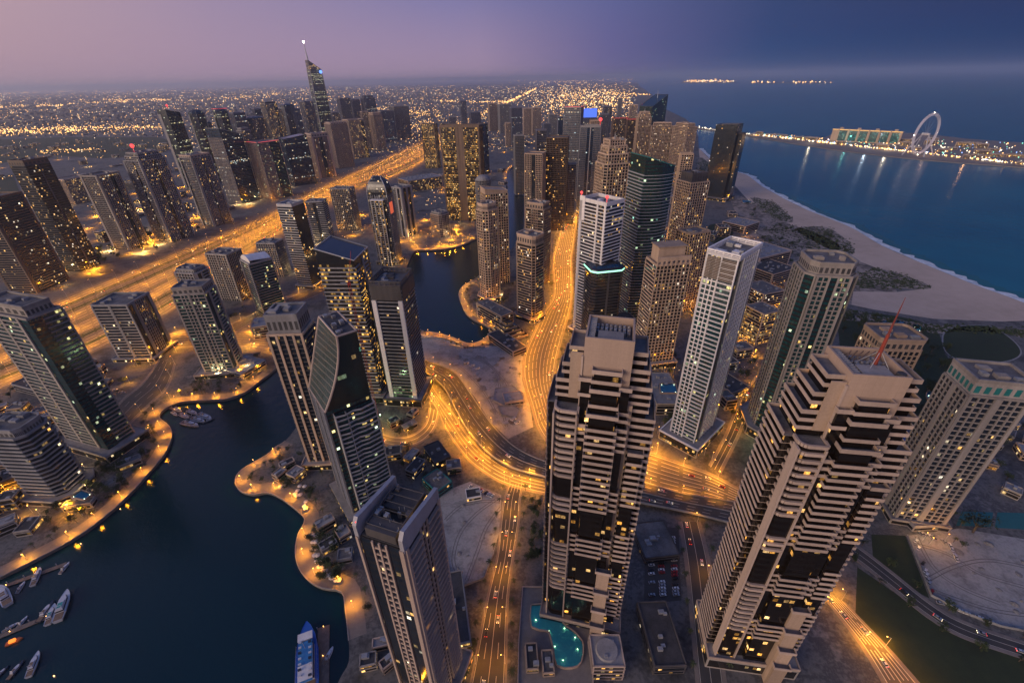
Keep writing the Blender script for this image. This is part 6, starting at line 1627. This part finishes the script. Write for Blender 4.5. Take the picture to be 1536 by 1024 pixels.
# low scrub over the dunes
q = random.Random(9); m = MB()
for poly in SCRUB:
    xs = [a[0] for a in poly]; ys = [a[1] for a in poly]; k = 0
    while k < 420:
        x, y = q.uniform(min(xs)-2, max(xs)+2), q.uniform(min(ys)-1, max(ys)+1); p = P(x, y)
        if not inside(x+q.gauss(0, 4), y+q.gauss(0, 1.6), poly): continue
        k += 1
        for j in range(5):
            e = Vector((q.gauss(0, 1), q.gauss(0, 1), q.gauss(.5, .4))).normalized()*q.uniform(.5, 1.3); f = e.orthogonal().normalized()*q.uniform(.4, .9); c_ = Vector((p.x+q.gauss(0, 1.0), p.y+q.gauss(0, 1.0), q.uniform(.1, 1.0)))
            m.quad(c_-e-f, c_+e-f, c_+e+f, c_-e+f)
tag(m.build('dune_scrub', leaf_a, flip=False), 'dark low scrub scattered over the dunes behind the beach', 'scrub', kind='stuff')

# ------------------------------------------------------------------ pools, courts, terraces
tile_m = solid('turquoise_tile', (.16, .80, .66), .5, .08, .6); tileb_m = solid('blue_tile', (.12, .45, .62), .5, .08, .6)
def poolwater():
    m = bpy.data.materials.new('pool_water'); m.use_nodes = True; t = m.node_tree; t.nodes.clear(); k = N(t)
    o = k.n('ShaderNodeOutputMaterial'); tr = k.n('ShaderNodeBsdfTransparent'); tr.inputs[0].default_value = (.78, .99, .94, 1); gl = k.n('ShaderNodeBsdfGlossy'); gl.inputs['Roughness'].default_value = .05; fr = k.n('ShaderNodeFresnel'); fr.inputs[0].default_value = 1.33
    g = k.n('ShaderNodeNewGeometry'); bn = k.n('ShaderNodeBump'); bn.inputs['Strength'].default_value = .25; k.l(k.noise(g.outputs['Position'], 1.2, 3), bn.inputs['Height']); k.l(bn.outputs[0], gl.inputs['Normal'])
    mx = k.n('ShaderNodeMixShader'); k.l(fr.outputs[0], mx.inputs[0]); k.l(tr.outputs[0], mx.inputs[1]); k.l(gl.outputs[0], mx.inputs[2]); k.l(mx.outputs[0], o.inputs[0]); return m
pool_w = poolwater()
def pool(pts, z, label, tile, pw, col, nl=5, sm=4, name='swimming_pool', inner=True):
    v = smooth(pxs(pts, z), sm, True) if sm else pxs(pts, z); c_ = sum(v, Vector())/len(v); r = empty(name, (c_.x, c_.y, z), 0, label, 'pool'); pl = [(p.x-c_.x, p.y-c_.y) for p in v]
    if sum(pl[i][0]*pl[(i+1) % len(pl)][1]-pl[(i+1) % len(pl)][0]*pl[i][1] for i in range(len(pl))) < 0: pl.reverse()
    s_ = sheet([Vector((x, y, .05)) for x, y in pl]); s_.build('floor', tile, r, flip=False)
    m = MB()
    for i in range(len(pl)): a, b = pl[i], pl[(i+1) % len(pl)]; m.ebox(a, b, 0, 1, 0, .7, -.3, 1.5)
    m.build('coping', sand_w, r)
    s_ = sheet([Vector((x, y, 1.25)) for x, y in pl]); s_.build('water_surface', pool_w, r, flip=False)
    for k in range(nl):
        i = int(len(pl)*k/nl); a = Vector((*pl[i], 0))*.8
        l = bpy.data.lights.new('pool_light', 'POINT'); l.energy = pw; l.color = col; l.shadow_soft_size = .15; o = bpy.data.objects.new('pool_light', l); C.objects.link(o); o.parent = r; o.location = (a.x, a.y, .75)
        MB().ball((a.x, a.y, .75), .22, 6, 4).build('underwater_lamp', lampw_e, r)
    return r
POOL = [(797, 912), (802, 908), (832, 908), (835, 922), (842, 932), (849, 941), (860, 948), (869, 958), (874, 968), (871, 993), (858, 1001), (836, 998), (831, 975), (825, 951), (820, 946), (798, 940)]
DK = 7.0
c_ = P(835, 960, 0); td = empty('pool_terrace', (c_.x, c_.y, 0), 0, 'paved terrace holding the turquoise pool below the centre tower', 'terrace')
pl = [((p-c_).x, (p-c_).y) for p in pxs([(784, 880), (870, 880), (888, 900), (890, 1040), (776, 1050), (778, 960)], DK)]
if sum(pl[i][0]*pl[(i+1) % len(pl)][1]-pl[(i+1) % len(pl)][0]*pl[i][1] for i in range(len(pl))) < 0: pl.reverse()
MB().prism(pl, -.1, DK).build('deck', m_pave, td); m = MB()
for i in range(len(pl)): m.ebox(pl[i], pl[(i+1) % len(pl)], 0, 1, .3, .1, DK-.5, DK+1.1)
m.build('parapet', pink_w, td)
pool(POOL, DK, 'large kidney-shaped turquoise pool glowing below the centre tower', tile_m, 2600, (.35, 1, .80), 9, 2)
pool([(990, 576), (1013, 576), (1016, 590), (991, 590)], 14.2, 'pale blue rectangular pool on the podium between beige towers', tileb_m, 60, (.5, .85, 1), 4, 0)
pool([(1390, 590), (1402, 584), (1416, 588), (1420, 598), (1408, 606), (1394, 602)], .2, 'round turquoise pool in the dark park', tileb_m, 60, (.3, .8, 1), 5, 3)
pool([(1318, 484), (1340, 480), (1358, 484), (1352, 492), (1330, 494), (1316, 492)], .2, 'blue-lit pool in the park below the beach', tileb_m, 350, (.05, .25, 1), 5, 3)
pool([(1368, 487), (1380, 488), (1384, 496), (1374, 497)], .2, 'small teal pool right of the blue-lit park pool', tile_m, 120, (.2, 1, .9), 3, 2)
pool([(1113, 300), (1124, 301), (1128, 305), (1114, 305)], .2, 'blue pool beside the black slab tower', tileb_m, 500, (.1, .5, 1), 3, 0)
pool([(108, 746), (128, 750), (138, 742), (122, 736)], 8.3, 'long blue pool on the podium of the corner tower', tileb_m, 50, (.2, .6, 1), 3, 0)
court = solid('teal_court', (.02, .13, .14), .8, .1, .3)
patch('tennis_court', [(1442, 767), (1490, 768), (1486, 790), (1434, 788)], court, .09); patch('tennis_court', [(1496, 768), (1560, 770), (1565, 796), (1492, 791)], court, .09)
par_m = solid('white_canvas', (.6, .55, .5), .8, .08, .8)
def parasol(p, label, group, z=.1):
    r = empty('parasol', (p.x, p.y, z), 0, label, 'parasol', group)
    return r
pa_pole = MB().tube((0, 0, 0), (0, 0, 2.5), .06, .06, 5).mesh('pole', steel); m = MB()
for k in range(8):
    a0, a1 = k*math.pi/4, (k+1)*math.pi/4; m.v += [(0, 0, 3.0), (1.9*math.cos(a0), 1.9*math.sin(a0), 2.35), (1.9*math.cos(a1), 1.9*math.sin(a1), 2.35), (1.9*math.cos(a0), 1.9*math.sin(a0), 2.2), (1.9*math.cos(a1), 1.9*math.sin(a1), 2.2)]; n = len(m.v)-5; m.f += [(n, n+1, n+2), (n+1, n+3, n+4, n+2)]
pa_can = m.mesh('canopy', par_m)
ln = [(468, 806), (467, 816), (468, 826), (470, 836), (473, 845), (477, 853), (482, 860), (488, 866), (495, 870), (502, 873)]
for (x, y) in ln:
    for dx in (3, 7.5):
        p = P(x+dx, y-1); r = parasol(p, 'white parasol in the arc along the right promontory', 'parasols of the right promontory'); link('pole', pa_pole, r); link('canopy', pa_can, r)
for k in range(16):
    p = P(ru(420, 460), ru(712, 770))
    if free(p.x, p.y, 1): r = parasol(p, 'white parasol on the cafe terrace at the right promontory', 'parasols of the cafe terrace'); link('pole', pa_pole, r); link('canopy', pa_can, r)
for k in range(10):
    p = P(ru(842, 884), ru(905, 935), DK); r = parasol(p, 'pale parasol on the terrace beside the turquoise pool', 'parasols of the pool terrace', DK); link('pole', pa_pole, r); link('canopy', pa_can, r)
lowpx('round-roofed cream pavilion right of the turquoise pool', [(886, 952), (890, 1000), (938, 1000)], 15, pink_w, g_amber)
m_ = [o for o in C.objects if o.get('label') == 'round-roofed cream pavilion right of the turquoise pool'][0]; MB().tube((0, 0, 15.2), (0, 0, 16.8), 6.5, 6.0, 24).build('round_roof', grey_w, m_)
lowpx('small lit pool house left of the turquoise pool', [(784, 965), (790, 1004), (808, 1003)], 11, sand_w, g_gold); lowpx('second lit pool house nearer the pool at the bottom', [(812, 975), (815, 1010), (832, 1009)], 10.5, sand_w, g_gold)
# tower crane before the white-finned tower
p = P(566, 622); cr = empty('tower_crane', (p.x, p.y, 0), .3, 'slender red tower crane standing before the white-finned tower', 'crane'); redp = solid('crane_red', (.35, .04, .03), .5); m = MB(); hc = 146
for sx_ in (-.9, .9):
    for sy_ in (-.9, .9): m.tube((sx_, sy_, 0), (sx_, sy_, hc), .14, .14, 4)
for k in range(int(hc/3)):
    s_ = 1 if k % 2 else -1; m.tube((-.9*s_, -.9, k*3), (.9*s_, -.9, k*3+3), .09, .09, 4); m.tube((-.9*s_, .9, k*3), (.9*s_, .9, k*3+3), .09, .09, 4); m.tube((-.9, -.9*s_, k*3), (-.9, .9*s_, k*3+3), .09, .09, 4)
m.build('mast', redp, cr); MB().box(-1.4, 1.4, -1.4, 1.4, hc, hc+2.4).build('cab', redp, cr); m = MB(); m.tube((0, .6, hc+2), (7, .6, hc+30), .2); m.tube((0, -.6, hc+2), (7, -.6, hc+30), .2)
for k in range(10): m.tube((k*.7, .6, hc+2+k*2.8), (k*.7+.7, -.6, hc+4.8+k*2.8), .1)
m.build('jib', redp, cr); MB().box(-7, -1.5, -1, 1, hc+1.5, hc+3).build('counterweight', grey_w, cr)

# ------------------------------------------------------------------ island with the observation wheel
ip = P(1376, 233); kk = proj((ip.x, ip.y, 0))[2]; RW = 26.8*kk/FPX; az = math.atan2(ip.x, ip.y)
wh = empty('ferris_wheel', (ip.x, ip.y, 0), -az+math.radians(63), 'giant pale observation wheel on the island', 'ferris wheel'); zc = RW*1.08
m = MB(); NS = 48
for yy in (-RW*.035, RW*.035):
    for k in range(NS):
        a, b = 2*math.pi*k/NS, 2*math.pi*(k+1)/NS
        for rr_ in (RW, RW*.93): m.tube((rr_*math.cos(a), yy, zc+rr_*math.sin(a)), (rr_*math.cos(b), yy, zc+rr_*math.sin(b)), RW*.015, RW*.015, 5)
        m.tube((RW*math.cos(a), yy, zc+RW*math.sin(a)), (RW*.93*math.cos(b), yy, zc+RW*.93*math.sin(b)), RW*.008, RW*.008, 4)
for k in range(NS): a = 2*math.pi*k/NS; m.tube((RW*math.cos(a), -RW*.035, zc+RW*math.sin(a)), (RW*math.cos(a), RW*.035, zc+RW*math.sin(a)), RW*.010, RW*.010, 4)
m.build('rim', emit('wheel_rim', (.8, .70, .78), .17), wh)
m = MB()
for k in range(24): a = 2*math.pi*k/24; m.tube((0, RW*.05*(-1)**k, zc), (RW*.93*math.cos(a), 0, zc+RW*.93*math.sin(a)), RW*.0032, RW*.0032, 3)
m.build('spokes', steel, wh); MB().tube((0, -RW*.18, zc), (0, RW*.18, zc), RW*.06, RW*.06, 12).build('hub', white_w, wh)
for sx_ in (-1, 1):
    for sy_ in (-1, 1): MB().tube((0, sy_*RW*.15, zc), (sx_*RW*.42, sy_*RW*.55, -.5), RW*.022, RW*.034, 8).build('leg', emit('wheel_leg', (.6, .55, .6), .12), wh)
for k in range(32):
    a = 2*math.pi*k/32; MB().ball((RW*1.05*math.cos(a), 0, zc+RW*1.05*math.sin(a)), RW*.022, 6, 4).build('capsule', lampw_e if k % 8 == 0 else white_w, wh)
hp_ = P(1294, 214); kh = proj((hp_.x, hp_.y, 0))[2]; Lh = 86*kh/FPX; hh = 16*kh/FPX
ht_ = empty('island_hotel', (hp_.x, hp_.y, 0), -math.atan2(hp_.x, hp_.y)-.10, 'long teal-lit hotel on the island beside the observation wheel', 'hotel')
m = MB(); m.box(-Lh/2, Lh/2, 0, 34, -.5, hh); m.build('wall', beige, ht_); teal_g = glass('teal_lit_glass', (.02, .16, .15), .75, 5, st=.8, cols=((.1, .8, .7), (.3, .9, .75), (1, .8, .45)))
for k in range(6):
    x = -Lh/2+Lh*(.11+.15*k); m = MB(); m.box(x, x+Lh*.115, -.8, 1, 4, hh-3); m.build('glazing', teal_g, ht_); m = MB(); m.box(x-Lh*.022, x-Lh*.006, -3, .5, -.5, hh+5); m.build('fin', beige, ht_)
m = MB(); m.box(-Lh/2-2, Lh/2+2, -2, 36, hh, hh+2); m.build('roof', pink_w, ht_); m = MB(); m.box(-Lh/2, Lh/2, -2.5, -1.9, hh+.3, hh+1.6); m.build('roof_light', gold_e, ht_)
for k in range(4): m = MB(); x = -Lh*.4+k*Lh*.26; m.box(x, x+14, 8, 24, hh+2, hh+10); m.build('roof_pavilion', beige, ht_)
q = random.Random(31); A_ = MB(); B_ = MB(); Tm = MB(); Bm = MB()
def ipt(): 
    while True:
        x = q.uniform(1130, 1536); t = (x-1128)/408
        y0 = 203+14*t if x < 1250 else 205+12*(x-1250)/286; y1 = 205+45*t-1.5
        if x < 1250: y0 = y1-4-8*t
        return P(x, q.uniform(y0, y1)), x
for k in range(330):
    p, x = ipt(); r = p.length/FPX*q.choice([.35, .45, .6]); q.choice([A_, A_, B_, B_, Tm, Bm]).ball((p.x, p.y, 6), r, 4, 3)
for k in range(230):   # bright waterfront
    x = 1128+408*q.random()**1.0; y = 205+(x-1128)*.1105-1.2-q.random()*1.2; p = P(x, y); r = p.length/FPX*q.choice([.4, .5, .8]); (A_ if q.random() < .45 else B_).ball((p.x, p.y, 5), r, 4, 3)
for k in range(60):
    x = 1046+82*q.random(); y = 190.5+(x-1046)*.145+q.random()*2; p = P(x, y); r = p.length/FPX*q.choice([.4, .6]); B_.ball((p.x, p.y, 5), r, 4, 3)
for m_, nm, mt, lb in ((A_, 'island_amber_lights', far_e, 'amber lights strewn over the island'), (B_, 'island_white_lights', emit('island_white', (1, .85, .6), 3.0), 'white lights strewn along the island waterfront'), (Tm, 'island_green_lights', emit('island_green', (.3, 1, .7), 1.6), 'green garden lights on the island'), (Bm, 'island_blue_lights', emit('island_blue', (.3, .5, 1), 2.2), 'blue lights on the island')):
    tag(m_.build(nm, mt), lb, 'lights', kind='stuff')
for k in range(42):
    p, x = ipt()
    if (p-ip).length < 90 or (p-hp_).length < Lh*.55: continue
    lowblock((p.x, p.y), q.uniform(20, 60), q.uniform(18, 34), q.choice([8, 10, 14, 18]), -az+q.uniform(-.2, .2), 'low lit block on the island near the observation wheel' if x > 1300 else 'low lit block on the thin western arm of the island', pink_w, q.choice([g_gold, g_amber]), 'low blocks on the island', detail=True)
for (x, y, pw, col) in ((1300, 222, 26000, (.7, .85, 1)), (1330, 226, 24000, (1, .85, .6)), (1215, 215, 20000, (1, .85, .55)), (1385, 234, 17000, (1, .55, .3)), (1450, 236, 17000, (1, .5, .2)), (1270, 214, 17000, (.3, 1, .8))):
    p = P(x, y); l = bpy.data.lights.new('island_lamp_standin', 'POINT'); l.energy = pw; l.color = col; l.shadow_soft_size = 3; o = bpy.data.objects.new('island_lamp_standin', l); C.objects.link(o); o.location = (p.x, p.y, 22)  # lights without a fixture, standing in for the island's many lamps

# ------------------------------------------------------------------ building-site clutter on the open lots
rg = random.Random(41); rub_m = solid('rubble', (.24, .225, .21), .95, .3, .8, bump=.4); dirt_m = groundmat('wheel_track', [(.3, (.10, .09, .085)), (.6, (.16, .148, .14)), (.8, (.22, .205, .195))], .05, .3, 1.2)
def mound(p, r, h, label, group):
    m = MB(); k, n_ = 14, 5; rr = random.Random(int(p.x*7+p.y)); rings = []
    for j in range(n_):
        t = j/n_; rad = r*(1-t)**.8; rings.append([(rad*rr.uniform(.75, 1.2)*math.cos(2*math.pi*i/k), rad*rr.uniform(.6, 1.0)*math.sin(2*math.pi*i/k), h*t*rr.uniform(.8, 1.2)-.05*(j == 0)) for i in range(k)])
    for a, b in zip(rings, rings[1:]):
        for i in range(k): m.quad(a[i], a[(i+1) % k], b[(i+1) % k], b[i])
    n0 = len(m.v); m.v.append((0, 0, h)); l0 = len(m.v); m.v += rings[-1]
    for i in range(k): m.f.append((l0+i, l0+(i+1) % k, n0))
    o = m.build('rubble_pile', rub_m, None, (p.x, p.y, p.z), rg.uniform(0, 6)); tag(o, label, 'rubble', group)
SITE = [(640, 545), (690, 520), (745, 525), (782, 545), (780, 580), (792, 615), (760, 650), (720, 600), (690, 560)]
k = 0
while k < 26:
    x, y = rg.uniform(640, 792), rg.uniform(515, 650); p = P(x, y, .06); 
    if not inside(x, y, SITE) or not free(p.x, p.y, 2): continue
    k += 1; mound(p, rg.uniform(1.8, 6), rg.uniform(.8, 2.6), 'rough rubble pile on the building site inside the road curve', 'rubble piles of the building site')
LOTP = [(668, 760), (705, 735), (745, 750), (745, 790), (728, 850), (695, 872), (672, 845)]
k = 0
while k < 9:
    x, y = rg.uniform(668, 745), rg.uniform(735, 872); p = P(x, y, .07)
    if not inside(x, y, LOTP) or not free(p.x, p.y, 2): continue
    k += 1; mound(p, rg.uniform(.9, 2.6), rg.uniform(.5, 1.2), 'small rubble pile on the sandy lot in the middle', 'rubble piles of the middle lot')
k = 0
while k < 14:
    x, y = rg.uniform(1400, 1536), rg.uniform(805, 930); p = P(x, y, .06)
    if not free(p.x, p.y, 2): continue
    k += 1; mound(p, rg.uniform(1.0, 3.4), rg.uniform(.4, 1.3), 'low rubble pile on the sandy lot at the right', 'rubble piles of the right lot')
for k in range(10):
    while True:
        x, y = rg.uniform(650, 785), rg.uniform(520, 640); p = P(x, y, .06)
        if inside(x, y, SITE) and free(p.x, p.y, 4): break
    r = empty('material_stack', p, rg.uniform(0, 3), 'stack of building material on the site inside the road curve', 'material stack', 'material stacks of the building site')
    for j in range(3):
        m = MB()
        for q_ in range(5): m.box(-3, 3, -1.4+q_*.6, -1.0+q_*.6, j*.5, j*.5+.4)
        m.build('layer', wood_m if k % 2 else steel, r)
for k, (x, y) in enumerate(((700, 545), (708, 549), (716, 553), (770, 630), (776, 634))):
    p = P(x, y, .06); r = empty('site_cabin', p, .5+.2*(k > 2), 'white site cabin in a short row on the building site' if k < 3 else 'white site cabin near the boulevard bend', 'site cabin', 'site cabins'); MB().box(-3, 3, -1.25, 1.25, 0, 2.6).build('body', white_w, r); MB().box(-1, 1.4, -1.29, -1.2, 1, 2).build('window', g_gold, r); MB().box(-3.1, 3.1, -1.35, 1.35, 2.6, 2.75).build('roof', unit_m, r)
def track(pts, w=2.2, z=.08):
    for off in (-1.1, 1.1):
        c_ = smooth(pxs(pts), 8); a = inset(c_, off-.28); b = inset(c_, off+.28); m = MB()
        for i in range(len(a)-1):
            q_ = [(a[i].x, a[i].y, z), (a[i+1].x, a[i+1].y, z), (b[i+1].x, b[i+1].y, z), (b[i].x, b[i].y, z)]
            if (Vector(q_[1])-Vector(q_[0])).cross(Vector(q_[3])-Vector(q_[0])).z < 0: q_.reverse()
            m.quad(*q_)
        tag(m.build('wheel_track', dirt_m, flip=False), kind='structure')
track([(648, 530), (690, 532), (730, 545), (760, 575), (770, 610)]); track([(660, 512), (710, 530), (745, 560), (750, 600), (760, 640)], z=.085); track([(640, 538), (680, 545), (720, 580), (745, 620)], z=.09)
track([(750, 745), (715, 770), (690, 800), (680, 840), (692, 868)]); track([(752, 760), (730, 790), (715, 830), (700, 870)], z=.085); track([(668, 780), (690, 760), (720, 752), (750, 752)], z=.09)
track([(1370, 815), (1420, 830), (1470, 860), (1536, 880)]); track([(1390, 870), (1430, 850), (1480, 840), (1540, 850)], z=.085); track([(1400, 885), (1440, 900), (1490, 915), (1560, 925)], z=.09); track([(1375, 805), (1400, 850), (1440, 880), (1500, 905)], z=.095)
def fence(pts, label):
    c_ = pxs(pts); o = c_[0]; r = empty('site_fence', o, 0, label, 'fence'); m = MB(); pm = MB()
    for a, b in zip(c_, c_[1:]):
        m.ebox((a-o)[:2], (b-o)[:2], 0, 1, .04, .04, .1, 2.2); L = (b-a).length; n_ = int(L/3)+1
        for i in range(n_+1): q_ = (a-o).lerp(b-o, i/n_); pm.tube((q_.x, q_.y, 0), (q_.x, q_.y, 2.4), .08, .08, 5)
    m.build('panel', unit_m, r); q_ = pm.build('posts', steel, r); q_['kind'] = 'stuff'
fence([(650, 790), (667, 850), (690, 882), (726, 868), (741, 830)], 'pale site fence along the lower edge of the middle sandy lot')
fence([(632, 508), (655, 507), (680, 513), (700, 522), (728, 521)], 'pale site fence between the basin quay and the building site')
fence([(1360, 804), (1396, 894), (1440, 918), (1500, 940), (1560, 952)], 'pale site fence along the lower edge of the right sandy lot')
